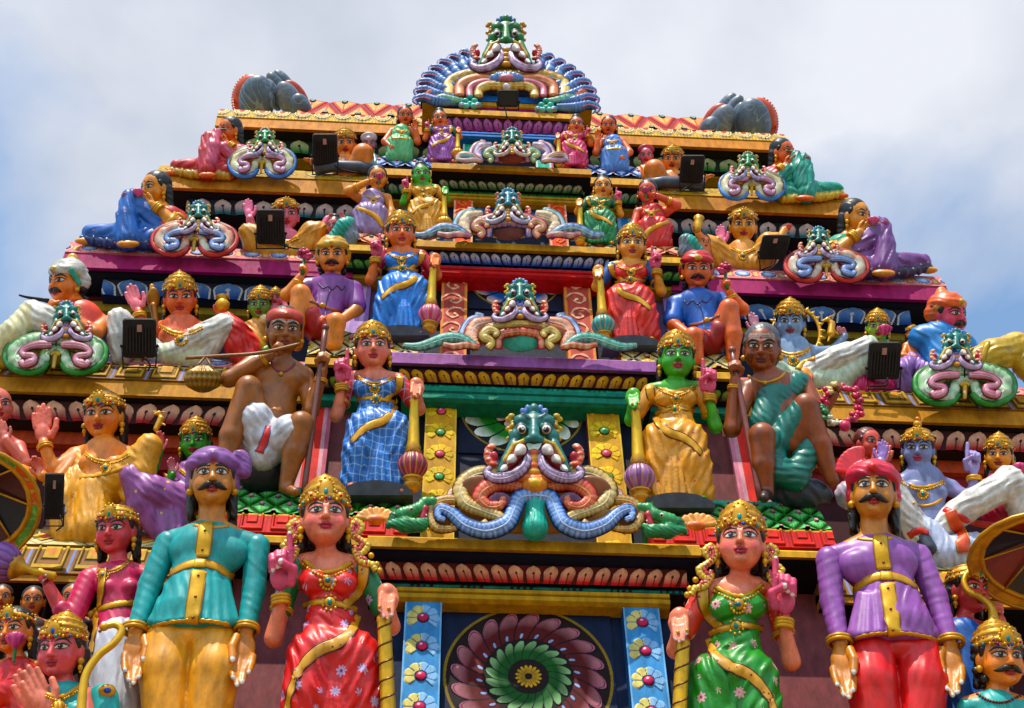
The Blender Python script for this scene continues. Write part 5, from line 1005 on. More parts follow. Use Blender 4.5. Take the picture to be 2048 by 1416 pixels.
# ------------------------------------------------------------------ seated and reclining statues on the side ledges
def deities():
    W = '#e6e2dc'
    # golden-robed deity, second tier left
    sk = '#f0953a'; f = Fig('deity_statue', 'seated deity statue in a golden robe with raised palm and tall tied-up hair', 'statue', 200, 1060, 11.0, 12)
    h = f.head((207, 832, 30), 38, sk, -18, 8, 0, neck=(212, 892, 10, 20), eyeshadow='#b83a24', mark=('dot', '#7a1c18'), blush='#e8602a', hairk='long')
    f.c('body', [(150, 912, 0), (210, 902, 4), (268, 915, 0)], [18, 26, 20], sk); f.c('body', [(208, 915, 6), (200, 975, 6)], [46, 42], sk, .75); f.e('body', (185, 928, 24), (28, 20, 22), sk); f.e('body', (232, 932, 24), (28, 20, 22), sk)
    f.arm((150, 912, 4), (106, 940, 20), (88, 888, 40), sk, (18, 15, 11)); f.hand((87, 884, 40), (82, 812, 46), 'open', sk, 1, 1, palm='#e87a68'); f.arm((152, 918, 8), (112, 965, 30), (84, 952, 50), sk, (16, 14, 10)); f.hand((86, 952, 50), (68, 912, 56), 'cup', sk, -1, 1, palm='#e87a68')
    f.arm((268, 918, 0), (305, 935, -6), (318, 905, 4), '#4f9a50', (16, 13, 9)); f.hand((318, 904, 4), (318, 862, 10), 'cup', '#d8707a', 1, 1)
    r = 'robe'; y_ = '#eeae28'; f.c(r, [(205, 985, 8), (250, 950, 30), (300, 893, 62)], [38, 38, 24], y_, fold=(2.5, 17, 50)); f.c(r, [(298, 892, 60), (285, 945, 50), (262, 990, 30)], [26, 26, 22], y_, fold=(2, 14, 30)); f.c(r, [(150, 960, 6), (120, 1000, 24), (135, 1070, 10)], [30, 28, 30], y_, fold=(2.4, 13, 5)); f.c(r, [(190, 985, 10), (185, 1060, 14), (250, 1060, 10)], [40, 42, 34], y_, fold=(2.6, 14, 5)); f.c(r, [(158, 915, 6), (170, 965, 10), (200, 985, 16)], [20, 26, 30], y_, .8, (2, 12, 60))
    f.build(); f.crown(h, 'tiara', hgt=.9, tilt=10); f.earrings(h); f.necklace([(170, 905), (190, 918), (212, 922), (236, 918), (258, 906)], (212, 936), 3.2); f.ring('bangle', (90, 894, 39), (88, 884, 40), 14, 3); f.ring('bangle', (98, 960, 42), (88, 953, 48), 13, 3)
    f.ribbon('sash', [(160, 955), (200, 950), (235, 940), (258, 930)], 4, GOLD, .4, .8); f.ribbon('hem_trim', [(108, 975), (118, 1000), (126, 1030)], 9, '#8aa0d0', .3, 1, mat='paint', edge=GOLD)
    t = f.thing('deer_figurine', 'small golden leaping deer standing on the raised green hand', 'figurine'); S = SDF(f.fr.W)
    for a, b, r0, r1 in (((312, 858, 14), (322, 838, 14), 6, 7), ((322, 838, 14), (318, 826, 16), 5, 4), ((318, 826, 16), (310, 828, 18), 4.5, 3), ((312, 858, 14), (316, 872, 14), 3, 2), ((320, 846, 14), (330, 850, 16), 3, 2), ((318, 824, 14), (330, 824, 12), 2, 1.4), ((318, 824, 14), (306, 823, 12), 2, 1.4)): S.cone(f.P(*a), f.P(*b), r0, r1, GOLD)
    V, F, c = S.mesh(1.2, 3); link('body', V*f.fr.m, F, c, 'gold', t)
    # green lady in violet
    sk = '#4f9a3c'; f = Fig('deity_statue', 'green-faced crowned lady statue sitting in a spotted violet sari', 'statue', 350, 1060, 11.0, 12)
    h = f.head((390, 884, 20), 29, sk, -10, 8, 0, neck=(385, 930, 4, 14), eyeshadow='#2a6a2a', mark=('dot', '#b02a18'), hairk='long')
    f.c('body', [(348, 945, 0), (385, 940, 4), (424, 948, 0)], [13, 18, 14], sk); v = '#9a5f9a'; r = 'sari'; f.c(r, [(384, 955, 8), (372, 1005, 8)], [38, 40], v, .8, (1.6, 13, 50)); f.c(r, [(362, 1005, 14), (300, 985, 44), (262, 950, 56)], [38, 36, 22], v, fold=(2.2, 15, 55)); f.c(r, [(266, 955, 54), (285, 1010, 36), (318, 1060, 18)], [24, 30, 22], v, fold=(2.2, 13, 20)); f.c(r, [(340, 1010, 10), (345, 1070, 4)], [40, 40], v, fold=(2, 14, 5))
    f.arm((424, 950, 4), (440, 1000, 10), (415, 1030, 24), sk, (13, 12, 9)); f.hand((414, 1030, 24), (385, 1045, 30), 'down', sk, 1, 1); f.arm((350, 948, 4), (322, 985, 24), (345, 950, 44), sk, (12, 11, 8)); f.hand((346, 948, 44), (340, 915, 48), 'cup', sk, 1, 1, palm='#d8808a')
    f.build({r: 'dots:7:#e8c86a:#d8b0c8'}); f.crown(h, tilt=12); f.earrings(h); f.necklace([(360, 938), (375, 950), (390, 952), (408, 942)], (384, 960), 2.6)
    mb = MB()
    for i in range(22):
        a = rad(-35+i*13); p = np.array((352+0*a, 0)); x, z = 352+44*math.cos(a), 1010-52*math.sin(a); q0, q1 = f.P(x, z, -4), f.P(352+62*math.cos(a+.12), 1010-72*math.sin(a+.12), -4); mb.tube([q0, (q0+q1)/2, q1], [7, 6, 1], '#e0642a', 6, f.fr.W, .6)
    mb.tube([f.P(352+44*math.cos(a), 1010-52*math.sin(a), 0) for a in np.linspace(-.7, 4, 40)], 6, GOLD, 8, f.fr.W, 1, (.2, 9)); mb.build('halo', 'gold', f.root, f.fr.m)
    # pale bald pink man at the left edge
    sk = '#d8786a'; f = Fig('deity_statue', 'partly cut-off bald pink statue touching his mouth beside the golden-robed deity', 'statue', -30, 1000, 11.0, 12); h = f.head((-6, 812, 20), 30, sk, 10, 8, 0, neck=(-12, 870, 4, 16), mark=('dot', '#7a1c18'), hairk='bald', male=True)
    f.c('body', [(-60, 900, 0), (-10, 885, 4), (36, 895, 0)], [16, 24, 16], sk); f.c('body', [(-10, 900, 6), (-16, 980, 6)], [44, 46], sk, .75); f.arm((38, 896, 4), (52, 930, 20), (12, 880, 44), sk, (14, 12, 9)); f.hand((12, 880, 44), (0, 842, 50), 'open', sk, 1, 1); f.c('robe', [(-30, 990, 6), (40, 960, 40), (20, 1040, 14)], [34, 30, 30], '#e0a030', fold=(2.2, 14, 40)); f.S('hair').ell(h['q'](0, -.75, .2), h['R']*np.array((.7, .35, .7)), h['M'], C('#1a1414')); f.build()
    # blue deity with white dhoti
    sk = '#868cb4'; f = Fig('deity_statue', 'blue-skinned deity statue with spread knees in a white cloth and orange sash', 'statue', 1870, 1100, 11.0, 12)
    h = f.head((1836, 900, 30), 31, sk, -2, 8, 0, neck=(1842, 952, 12, 16), eyeshadow='#5a5a8a', lips='#b04a5a', mark=('v', '#2a2a3a'), hairk='long'); f.c('body', [(1790, 968, 2), (1845, 960, 6), (1902, 975, 2)], [17, 22, 17], sk); f.c('body', [(1846, 968, 8), (1850, 1020, 8), (1855, 1055, 6)], [44, 38, 40], sk, .75, k=12); f.e('body', (1824, 982, 24), (27, 19, 20), sk); f.e('body', (1868, 986, 24), (27, 19, 20), sk)
    f.arm((1902, 978, 2), (1945, 1000, 14), (1948, 952, 36), '#9a92c0', (16, 13, 9)); f.hand((1947, 948, 36), (1945, 888, 42), 'point', '#a898cc', -1, 1); f.arm((1788, 970, 0), (1768, 950, 14), (1762, 925, 34), sk, (14, 12, 9)); f.hand((1762, 925, 34), (1768, 882, 40), 'open', '#9a7ac0', -1, 1)
    d = 'dhoti'; f.c(d, [(1845, 1070, 8), (1778, 972, 56)], [26, 28], W, fold=(2.8, 15, 60), k=3); f.c(d, [(1778, 968, 60), (1806, 1020, 50), (1838, 1074, 38)], [30, 28, 22], W, fold=(2.8, 14, 50), k=3); f.c(d, [(1885, 1050, 20), (1950, 1004, 50), (2020, 966, 58)], [27, 30, 32], W, fold=(2.8, 16, -60), k=3); f.c(d, [(2016, 958, 56), (2040, 1010, 40), (2052, 1060, 26)], [28, 28, 24], W, fold=(2.2, 14, -40)); f.c(d, [(1850, 1070, 22), (1880, 1110, 20), (1950, 1100, 14)], [36, 36, 36], '#cfd6ee', fold=(2.6, 14, 5)); f.c('sandal', [(1842, 1072, 44), (1858, 1096, 50)], [16, 15], '#3a3e4a')
    f.build(); f.crown(h, 'tiara', hgt=1.15, tilt=10); mb = MB(); mb.ball(h['q'](0, -.1, 1.75), .3*h['R'], GOLD, 8, 6); mb.ball(h['q'](0, -.1, 2.1), .18*h['R'], '#e08a2a', 8, 6); mb.build('hair_knot', 'gold', f.root, f.fr.m); f.earrings(h); f.necklace([(1800, 958), (1822, 970), (1842, 974), (1864, 971), (1888, 962)], (1846, 988), 3.2)
    f.ribbon('sash', [(1900, 1022), (1912, 1050), (1925, 1085), (1930, 1104)], [12, 14, 16, 17], '#e0663c', .25, 1.5, mat='paint', edge=GOLD); f.ribbon('hem_trim', [(1818, 1072), (1838, 1060), (1856, 1066)], 7, '#d84a34', .4, 1, mat='paint'); f.ribbon('hem_trim', [(1890, 1018), (1918, 1034), (1950, 1046), (1990, 1052)], 7, '#d8483a', .4, 1, mat='paint'); f.ring('bangle', (1948, 958, 34), (1947, 948, 36), 13, 3.2); f.ribbon('sacred_thread', [(1826, 1006), (1846, 1012), (1868, 1008), (1884, 998)], 3, GOLD, .6, .6)
    sk = '#e2685a'; f = Fig('deity_statue', 'small pink-skinned praying statue with a shaved crown looking up sideways', 'statue', 1740, 1000, 11.05, 12)
    h = f.head((1738, 888, 24), 25, sk, 38, 12, 0, neck=(1725, 925, 8, 13), eyeshadow='#c84a5a', hairk='short', hair='#6a2a24', lips='#b82a34'); f.c('body', [(1690, 945, 0), (1722, 936, 4), (1752, 948, 0)], [13, 18, 13], sk); f.c('body', [(1720, 945, 4), (1722, 1000, 4)], [32, 34], sk, .8); f.arm((1752, 948, 6), (1770, 975, 24), (1764, 940, 40), sk, (11, 10, 8)); f.hand((1763, 938, 40), (1778, 890, 44), 'open', '#e07a6a', -1, 1); f.hand((1758, 938, 46), (1772, 893, 50), 'open', '#e07a6a', -1, 1); f.c('robe', [(1700, 990, 4), (1760, 1010, 10)], [30, 28], '#d8c8d8', fold=(2, 12, 30)); f.build(); f.beads('necklace', [(1700, 930), (1716, 945), (1735, 950), (1752, 942)], 3, '#5a2018', mat='paint')
    sk = '#f0a046'; f = Fig('deity_statue', 'orange-skinned lady statue with a gold crown beside the blue deity', 'statue', 2010, 1010, 11.05, 12)
    h = f.head((1998, 912, 24), 26, sk, -4, 8, 0, neck=(2000, 955, 8, 13), eyeshadow='#d87a3a', mark=('dot', '#a02018'), lips='#b01c28', hairk='long'); f.c('body', [(1964, 972, 0), (2000, 964, 4), (2036, 975, 0)], [12, 17, 12], sk); f.c('sari', [(2000, 975, 6), (2004, 1030, 6)], [32, 38], '#c83a5a', .8, (1.6, 12, 50)); f.arm((2036, 976, 4), (2048, 1005, 16), (2040, 965, 40), sk, (11, 10, 8)); f.hand((2040, 962, 40), (2036, 930, 44), 'cup', sk, 1, 1); f.build(); f.crown(h, tilt=10); f.earrings(h)
    lotus_bud(f, (2040, 948, 62), 22, '#b83a6a', 'dark pink lotus bud beside the orange-skinned lady')
    # third tier
    sk = '#e8733a'; f = Fig('deity_statue', 'orange deity statue with a white cloth over its knees and an open raised palm', 'statue', 350, 725, 11.5, 12)
    h = f.head((360, 598, 26), 31, sk, 0, 7, 0, neck=(362, 645, 10, 16), eyeshadow='#8a5a4a', mark=('dot', '#a83018'), hairk='long', lips='#c02a2a'); f.c('body', [(308, 660, 0), (362, 652, 4), (414, 662, 0)], [16, 21, 16], sk); f.c('body', [(362, 665, 6), (362, 715, 6)], [42, 40], sk, .75); f.e('body', (342, 672, 22), (25, 18, 18), sk); f.e('body', (384, 674, 22), (25, 18, 18), sk)
    f.arm((308, 662, 0), (284, 672, 16), (278, 625, 36), sk, (14, 12, 9)); f.hand((277, 622, 36), (258, 572, 42), 'open', sk, 1, 1, palm='#e8808a'); f.arm((414, 664, 0), (430, 655, 14), (448, 628, 26), sk, (13, 11, 8)); f.hand((446, 630, 26), (425, 610, 32), 'cup', '#e8746a', 1, 1)
    d = 'dhoti'; f.c(d, [(325, 718, 6), (240, 646, 44)], [24, 25], W, fold=(2.6, 13, 60), k=3); f.c(d, [(238, 640, 48), (236, 676, 42), (242, 716, 30)], [25, 22, 18], W, fold=(2.6, 12, 20), k=3); f.c(d, [(345, 712, 20), (400, 676, 46), (446, 652, 52)], [22, 25, 25], W, fold=(2.6, 13, -60), k=3); f.c(d, [(446, 655, 50), (425, 690, 36), (400, 722, 24)], [23, 20, 16], W, fold=(2.4, 12, -20), k=3); f.c(d, [(340, 712, 16), (390, 716, 18)], [28, 30], '#dfe6c8', fold=(2.4, 12, 5))
    f.build(); f.crown(h, 'kirita', tilt=12); f.earrings(h); f.necklace([(320, 650), (342, 662), (362, 666), (384, 662), (404, 652)], (362, 680), 3.4); f.ring('bangle', (279, 632, 34), (277, 622, 36), 12, 3, n=2)
    t = f.thing('cobra', 'golden hooded cobra rising beside the orange deity', 'cobra'); S = SDF(f.fr.W); S.ell(f.P(307, 598, 22), (13, 5, 24), f.fr.ax, '#b8823a'); S.cone(f.P(306, 588, 24), f.P(304, 572, 28), 6, 5, '#c8923c'); S.cone(f.P(307, 612, 22), f.P(312, 650, 14), 8, 6, '#a8722c'); V, F, c = S.mesh(1.4, 5); link('body', V*f.fr.m, F, c, 'gold', t)
    t = f.thing('gold_pot', 'small golden pot held up in the orange deity hand', 'pot'); f.lathe((445, 622, 34), (445, 594, 34), [(0, 6, GOLD), (.2, 13, GOLD), (.5, 15, '#e2b63e'), (.75, 9, GOLD), (.85, 8, GOLD), (.95, 14, GOLD), (1, 5, GOLD)]).build('bowl', 'gold', t, f.fr.m)
    sk = '#7aa04a'; f = Fig('deity_statue', 'green-faced statue in a folded red sari below the violet-shirted man', 'statue', 500, 725, 11.5, 12)
    h = f.head((520, 612, 22), 23, sk, -8, 8, 0, neck=(516, 645, 8, 11), eyeshadow='#4a7a3a', mark=('dot', '#b02a18'), hairk='back'); r = 'sari'; c = '#d8442e'; f.c('body', [(488, 655, 0), (515, 650, 4), (542, 658, 0)], [10, 15, 10], sk); f.c(r, [(515, 662, 6), (508, 705, 6)], [28, 30], '#d89a2c', .8, (1.6, 11, 50)); f.c(r, [(500, 700, 10), (468, 660, 40), (455, 640, 44)], [28, 25, 16], c, fold=(2.2, 12, 55)); f.c(r, [(456, 645, 44), (472, 690, 30), (492, 722, 16)], [18, 24, 22], c, fold=(2.2, 11, 20)); f.c(r, [(498, 705, 14), (500, 740, 10)], [24, 26], c, fold=(2, 10, 5)); f.arm((542, 660, 4), (552, 690, 14), (530, 700, 26), sk, (10, 9, 7)); f.build(); f.crown(h, tilt=12); f.earrings(h)
    sk = '#e0788a'; f = Fig('deity_statue', 'tiny pink crowned child statue beside the green-faced statue', 'statue', 560, 690, 11.45, 12)
    h = f.head((551, 597, 22), 13, sk, -6, 8, 0, neck=(551, 616, 14, 7), hairk=None); f.c('body', [(548, 622, 10), (550, 648, 10)], [18, 20], sk, .8); f.arm((564, 624, 12), (572, 618, 22), (566, 596, 26), sk, (6, 6, 5)); f.hand((566, 596, 26), (566, 582, 28), 'open', sk, 1, 1); f.c('robe', [(548, 650, 12), (530, 640, 28)], [15, 12], '#e8d0a0', fold=(1.2, 8, 40)); f.c('robe', [(550, 652, 12), (576, 640, 26)], [15, 12], '#e8c060', fold=(1.2, 8, -40)); f.build(vox=1.2); f.crown(h, tilt=10)
    sk = '#8ea4c4'; f = Fig('deity_statue', 'blue-skinned deity statue with a white and green cloth and spiky golden halo', 'statue', 1610, 760, 11.5, 12)
    h = f.head((1580, 646, 26), 28, sk, 0, 7, 0, neck=(1584, 688, 10, 15), eyeshadow='#5a6a9a', mark=('v', '#2a2a3a'), lips='#9a3a4a', hairk='long'); f.c('body', [(1540, 702, 0), (1585, 696, 4), (1630, 706, 0)], [15, 19, 15], sk); f.c('body', [(1585, 705, 6), (1590, 752, 6)], [38, 36], sk, .75); f.arm((1540, 704, 0), (1520, 700, 14), (1512, 665, 30), sk, (13, 11, 8)); f.hand((1512, 663, 30), (1505, 626, 34), 'open', '#c88a9a', -1, 1); f.arm((1630, 706, 0), (1668, 700, 0), (1690, 672, 10), sk, (12, 10, 7)); f.hand((1690, 672, 10), (1672, 652, 14), 'cup', '#d8909a', 1, 1)
    f.c(d, [(1606, 748, 18), (1672, 716, 44), (1728, 700, 50)], [20, 24, 25], W, fold=(2.6, 13, -60), k=3); f.c(d, [(1738, 692, 50), (1728, 730, 38), (1690, 752, 28)], [22, 24, 24], '#d6e0cc', fold=(2.2, 12, 20)); f.c(d, [(1590, 760, 16), (1680, 765, 18)], [26, 28], '#d8e4cc', fold=(2.4, 12, 5)); f.c(d, [(1570, 752, 14), (1545, 735, 34), (1555, 765, 24)], [24, 22, 20], '#cfe0c8', fold=(2, 11, 50))
    f.build(); f.crown(h, 'kirita', tilt=12); f.earrings(h); f.necklace([(1545, 692), (1565, 704), (1584, 708), (1604, 704), (1622, 694)], (1586, 720), 3.2); f.ribbon('sash', [(1610, 738), (1616, 758), (1612, 780)], [9, 11, 12], '#e8a050', .3, 1.5, mat='paint', edge='#d83a34'); f.ribbon('hem_trim', [(1595, 738), (1612, 722), (1630, 716)], 6, GOLD, .4, 1)
    mb = MB(); P = [f.P(1592+48*math.cos(a), 668-50*math.sin(a), -10) for a in np.linspace(-.9, math.pi+.9, 40)]; mb.tube(P, 4, GOLD, 8, f.fr.W)
    for p in P[::2]: dd = unit(p-f.P(1592, 668, -10)); mb.tube([p, p+dd*7, p+dd*13], [5, 3.4, .6], '#e2b63e', 6, f.fr.W)
    mb.build('halo', 'gold', f.root, f.fr.m)
    t = f.thing('deer_figurine', 'small golden animal figurine on the hand between the two crowned heads', 'figurine'); S = SDF(f.fr.W)
    for a, b, r0, r1 in (((1662, 668, 16), (1664, 648, 16), 8, 7), ((1664, 648, 16), (1656, 638, 18), 5.5, 4), ((1656, 638, 18), (1646, 642, 20), 4, 2.6), ((1660, 634, 16), (1668, 630, 14), 2.2, 1.4), ((1662, 668, 16), (1656, 682, 16), 3, 2), ((1668, 662, 16), (1676, 668, 16), 3, 2)): S.cone(f.P(*a), f.P(*b), r0, r1, GOLD)
    V, F, c = S.mesh(1.1, 3); link('body', V*f.fr.m, F, c, 'gold', t)
    sk = '#a0b84a'; f = Fig('deity_statue', 'green-faced crowned statue in a magenta sari with a lotus bud', 'statue', 1740, 770, 11.5, 12)
    h = f.head((1755, 656, 22), 22, sk, 2, 8, 0, neck=(1755, 690, 8, 11), eyeshadow='#5a8a3a', mark=('dot', '#b02a18'), hairk='back'); f.c('body', [(1728, 702, 0), (1755, 697, 4), (1782, 704, 0)], [10, 15, 10], sk); f.c('sari', [(1753, 708, 6), (1745, 750, 6)], [28, 32], '#c02a64', .8, (1.8, 11, 50)); f.c('sari', [(1740, 755, 10), (1728, 775, 20), (1765, 778, 14)], [24, 24, 24], '#c8326a', fold=(2, 10, 5)); f.arm((1782, 705, 4), (1792, 728, 16), (1776, 698, 36), sk, (10, 9, 7)); f.hand((1776, 696, 36), (1768, 672, 40), 'fist', sk, 1, 1); f.build(); f.crown(h, tilt=12); f.earrings(h)
    lotus_bud(f, (1770, 668, 50), 19, '#c03a62', 'crimson lotus bud held by the statue in magenta')
    sk = '#ea8a2a'; f = Fig('deity_statue', 'tiny orange child statue in a lilac skirt beside the green scroll mask', 'statue', 1825, 765, 11.45, 12)
    h = f.head((1826, 668, 24), 13, sk, 6, 10, 0, neck=(1826, 686, 16, 7), hairk='back'); f.c('body', [(1812, 692, 10), (1826, 690, 12), (1840, 692, 10)], [7, 9, 7], sk); f.c('body', [(1826, 694, 12), (1826, 712, 12)], [15, 15], sk, .8); f.arm((1840, 694, 12), (1858, 702, 18), (1860, 684, 28), sk, (6, 6, 5)); f.hand((1860, 684, 28), (1862, 668, 30), 'open', sk, 1, 1); f.arm((1812, 694, 12), (1806, 712, 20), (1830, 714, 30), sk, (6, 6, 5)); s_ = 'skirt'; f.c(s_, [(1826, 722, 12), (1800, 742, 26), (1808, 775, 14)], [18, 20, 20], '#a882c0', fold=(2, 9, 20)); f.c(s_, [(1826, 722, 12), (1852, 742, 24), (1846, 770, 14)], [18, 18, 20], '#a882c0', fold=(2, 9, -20)); f.build(vox=1.3); f.crown(h, 'tiara', tilt=8)
    # fourth tier
    for (lab, hd, R, skin, cl, palm, ref, yaw, hk) in (('pink-faced deity statue in yellow with a raised palm, mostly behind a floodlight', (572, 430), 25, '#e07a8a', '#e0a030', (497, 418), 'L', 4, 'short'), ('golden-skinned deity statue in a yellow robe with a raised palm and gold crown', (1486, 452), 26, '#f2a432', '#e8a420', (1442, 470), 'R', 4, 'long')):
        f = Fig('deity_statue', lab, 'statue', hd[0], hd[1]+76, 11.9, 12); u, v = hd; h = f.head((u, v, 22), R, skin, yaw, 7, 0, neck=(u, v+40, 8, 13), eyeshadow='#b04a3a', mark=('dot', '#b02018'), hairk=hk, lips='#b8283a')
        f.c('body', [(u-38, v+54, 0), (u, v+47, 4), (u+38, v+54, 0)], [12, 17, 12], skin); f.c('body', [(u, v+56, 6), (u, v+80, 6)], [32, 32], skin, .75); pu, pv = palm; f.arm((u-38, v+55, 2), (pu+8, pv+42, 18), (pu+3, pv+20, 30), skin, (11, 10, 8)); f.hand((pu+2, pv+18, 30), (pu-3, pv-18, 34), 'open', skin, 1, 1, palm='#e87a9a'); f.arm((u+38, v+55, 2), (u+62, v+48, 14), (u+82, v+8, 20), skin, (11, 10, 7)); f.hand((u+80, v+8, 20), (u+98, v-4, 24), 'cup', '#e0706a', 1, 1)
        f.c('robe', [(u-20, v+75, 10), (u-62, v+42, 34), (u-76, v+34, 38)], [25, 22, 17], cl, fold=(2, 11, 55)); f.c('robe', [(u-76, v+36, 38), (u-66, v+60, 28), (u-40, v+78, 18)], [18, 20, 18], cl, fold=(2, 11, 20)); f.c('robe', [(u+20, v+75, 10), (u+52, v+35, 36), (u+66, v+30, 38)], [25, 22, 17], cl, fold=(2, 11, -55)); f.c('robe', [(u+64, v+34, 38), (u+50, v+62, 26), (u+30, v+78, 18)], [19, 20, 18], cl, fold=(2, 11, -20)); f.c('robe', [(u-16, v+78, 14), (u+20, v+80, 14)], [20, 22], cl, fold=(2, 9, 5)); f.build(); f.crown(h, 'tiara', tilt=10); f.necklace([(u-24, v+42), (u, v+52), (u+24, v+43)], (u, v+60), 2.4)
    f = Fig('attendant_statue', 'small seated statue with a teal and grey draped leg left of the lavender lady', 'statue', 685, 492, 11.6, 12); h = f.head((668, 452, 12), 14, '#e0787a', -20, 8, 0, neck=(668, 470, 8, 8), hairk='bun'); f.c('body', [(655, 478, 4), (684, 478, 4)], [9, 9], '#e0787a'); f.c('robe', [(668, 484, 10), (690, 452, 30), (698, 446, 32)], [18, 17, 12], '#3fa898', fold=(1.6, 8, 40)); f.c('robe', [(698, 448, 30), (704, 475, 22), (700, 492, 14)], [13, 14, 14], '#7a828e', fold=(1.6, 8, 20)); f.c('robe', [(660, 488, 8), (650, 500, 12)], [16, 16], '#e08a6a', fold=(1.4, 8, 20)); f.arm((684, 478, 6), (694, 468, 20), (684, 440, 30), '#e0787a', (7, 6, 5)); f.hand((684, 440, 30), (682, 424, 32), 'cup', '#e0787a', 1, 1); f.build(vox=1.4)
    f = Fig('attendant_statue', 'small seated statue with a grey and teal draped leg lifting a gold cup', 'statue', 1390, 515, 11.6, 12); sk = '#e8803a'; h = f.head((1408, 486, 4), 13, sk, 10, 8, 0, neck=(1406, 502, 2, 8), hairk='bun'); f.arm((1412, 512, 4), (1410, 485, 14), (1398, 470, 20), sk, (10, 9, 8)); f.hand((1398, 472, 22), (1386, 452, 26), 'cup', sk, 1, 1); f.c('body', [(1400, 505, 4), (1404, 530, 4)], [18, 20], '#e07a2a', .8); f.c('robe', [(1396, 512, 10), (1378, 486, 30), (1372, 480, 32)], [18, 16, 12], '#3fa898', fold=(1.6, 8, -40)); f.c('robe', [(1372, 482, 32), (1372, 505, 24), (1378, 520, 14)], [13, 15, 14], '#6a727e', fold=(1.6, 8, -20)); f.build(vox=1.4)
    t = f.thing('gold_cup', 'little golden cup in the raised orange hand of the fourth tier', 'cup'); f.lathe((1394, 464, 28), (1398, 436, 28), [(0, 4, GOLD), (.2, 7, GOLD), (.5, 9, '#e2b63e'), (.8, 8, GOLD), (1, 11, GOLD), (.98, 3, GOLD)]).build('bowl', 'gold', t, f.fr.m)
    # fifth tier
    for lab, (u, v), R, s_ in (('crowned orange deity statue with a raised knee behind the upper left floodlight', (690, 288), 21, 1), ('crowned orange deity statue with a raised knee behind the upper right floodlight', (1345, 320), 20, -1)):
        f = Fig('deity_statue', lab, 'statue', u, v+60, 12.3, 12); sk = '#f09038'; h = f.head((u, v, 18), R, sk, 4*s_, 8, 0, neck=(u, v+34, 6, 11), eyeshadow='#d86a3a', mark=('dot', '#b02018'), hairk='back'); f.c('body', [(u-30, v+42, 0), (u, v+38, 2), (u+30, v+42, 0)], [10, 15, 10], sk); f.c('body', [(u, v+46, 4), (u, v+70, 4)], [28, 28], sk, .75); f.c('body', [(u+s_*10, v+62, 10), (u+s_*36, v+20, 32), (u+s_*44, v+50, 20)], [16, 20, 14], sk); f.arm((u-s_*30, v+42, 2), (u-s_*54, v+48, 10), (u-s_*66, v+34, 16), sk, (9, 8, 6)); f.hand((u-s_*66, v+34, 16), (u-s_*84, v+30, 20), 'down', sk, 1, 1)
        mb = MB(); mb.tube([f.P(u-60, v+50, 30), f.P(u-20, v+44, 36), f.P(u+30, v+46, 34), f.P(u+62, v+54, 26)], 12, '#4a5464', 10, f.fr.W, 1); mb.build('seat', 'paint', f.root, f.fr.m); f.build(vox=1.4); f.crown(h, 'kirita', tilt=10, hgt=.8); f.necklace([(u-18, v+36), (u, v+44), (u+18, v+37)], (u, v+50), 2)
    for lab, (u, v), cr in (('little statue with a pale swirled cap between the floodlight and the green lady', (738, 288), '#c8c4c8'), ('little pink statue with a crimson lotus cap beside the blue lady', (1292, 312), '#b8244a')):
        f = Fig('attendant_statue', lab, 'statue', u, v+40, 12.25, 12); sk = '#d8707a' if cr[1] == 'b' else '#b8808a'; h = f.head((u, v, 14), 14, sk, 0, 8, 0, neck=(u, v+20, 8, 8), hairk=None); f.c('body', [(u-14, v+30, 6), (u+14, v+30, 6)], [9, 9], sk); f.c('robe', [(u, v+36, 10), (u+8, v+50, 12)], [20, 22], '#7a9a9c' if cr[1] == 'c' else '#e88a5a', fold=(1.6, 9, 20)); S = f.S('cap')
        for i in range(9): a = math.pi*(i/8); S.cone(h['q'](.5*math.cos(a), .3, .5), h['q'](.85*math.cos(a), .1, .75+.6*math.sin(a)), 3.2, 4.2, cr, fl=.6)
        f.build(vox=1.3)
def lotus_bud(f, p, r, col, label):
    t = f.thing('lotus_bud', label, 'flower'); S = SDF(f.fr.W)
    for i in range(7):
        a = -.75+1.5*i/6; X = f.fr.X*math.cos(a)-f.fr.Z*math.sin(a)*-1; Z = -f.fr.X*math.sin(a)+f.fr.Z*math.cos(a); X = np.cross(f.fr.W*-1, Z); S.ell(f.P(*p)*1.0+(Z*.45*r-f.fr.X*0+f.fr.W*(r*.25*math.cos(a*2)))*f.k, np.array((.26, .24, .62))*r*f.k, np.stack([X, f.fr.W, Z]), col if i % 2 else '#d05a80')
    S.cone(f.P(p[0], p[1]+r*.2, p[2]), f.P(p[0]-2, p[1]+r*1.1, p[2]-4), r*.16*f.k, r*.12*f.k, '#2a7a4a'); V, F, c = S.mesh(max(1.1, r*.07*f.k), 2); link('bloom', V*f.fr.m, F, c, 'paint', t)
deities()
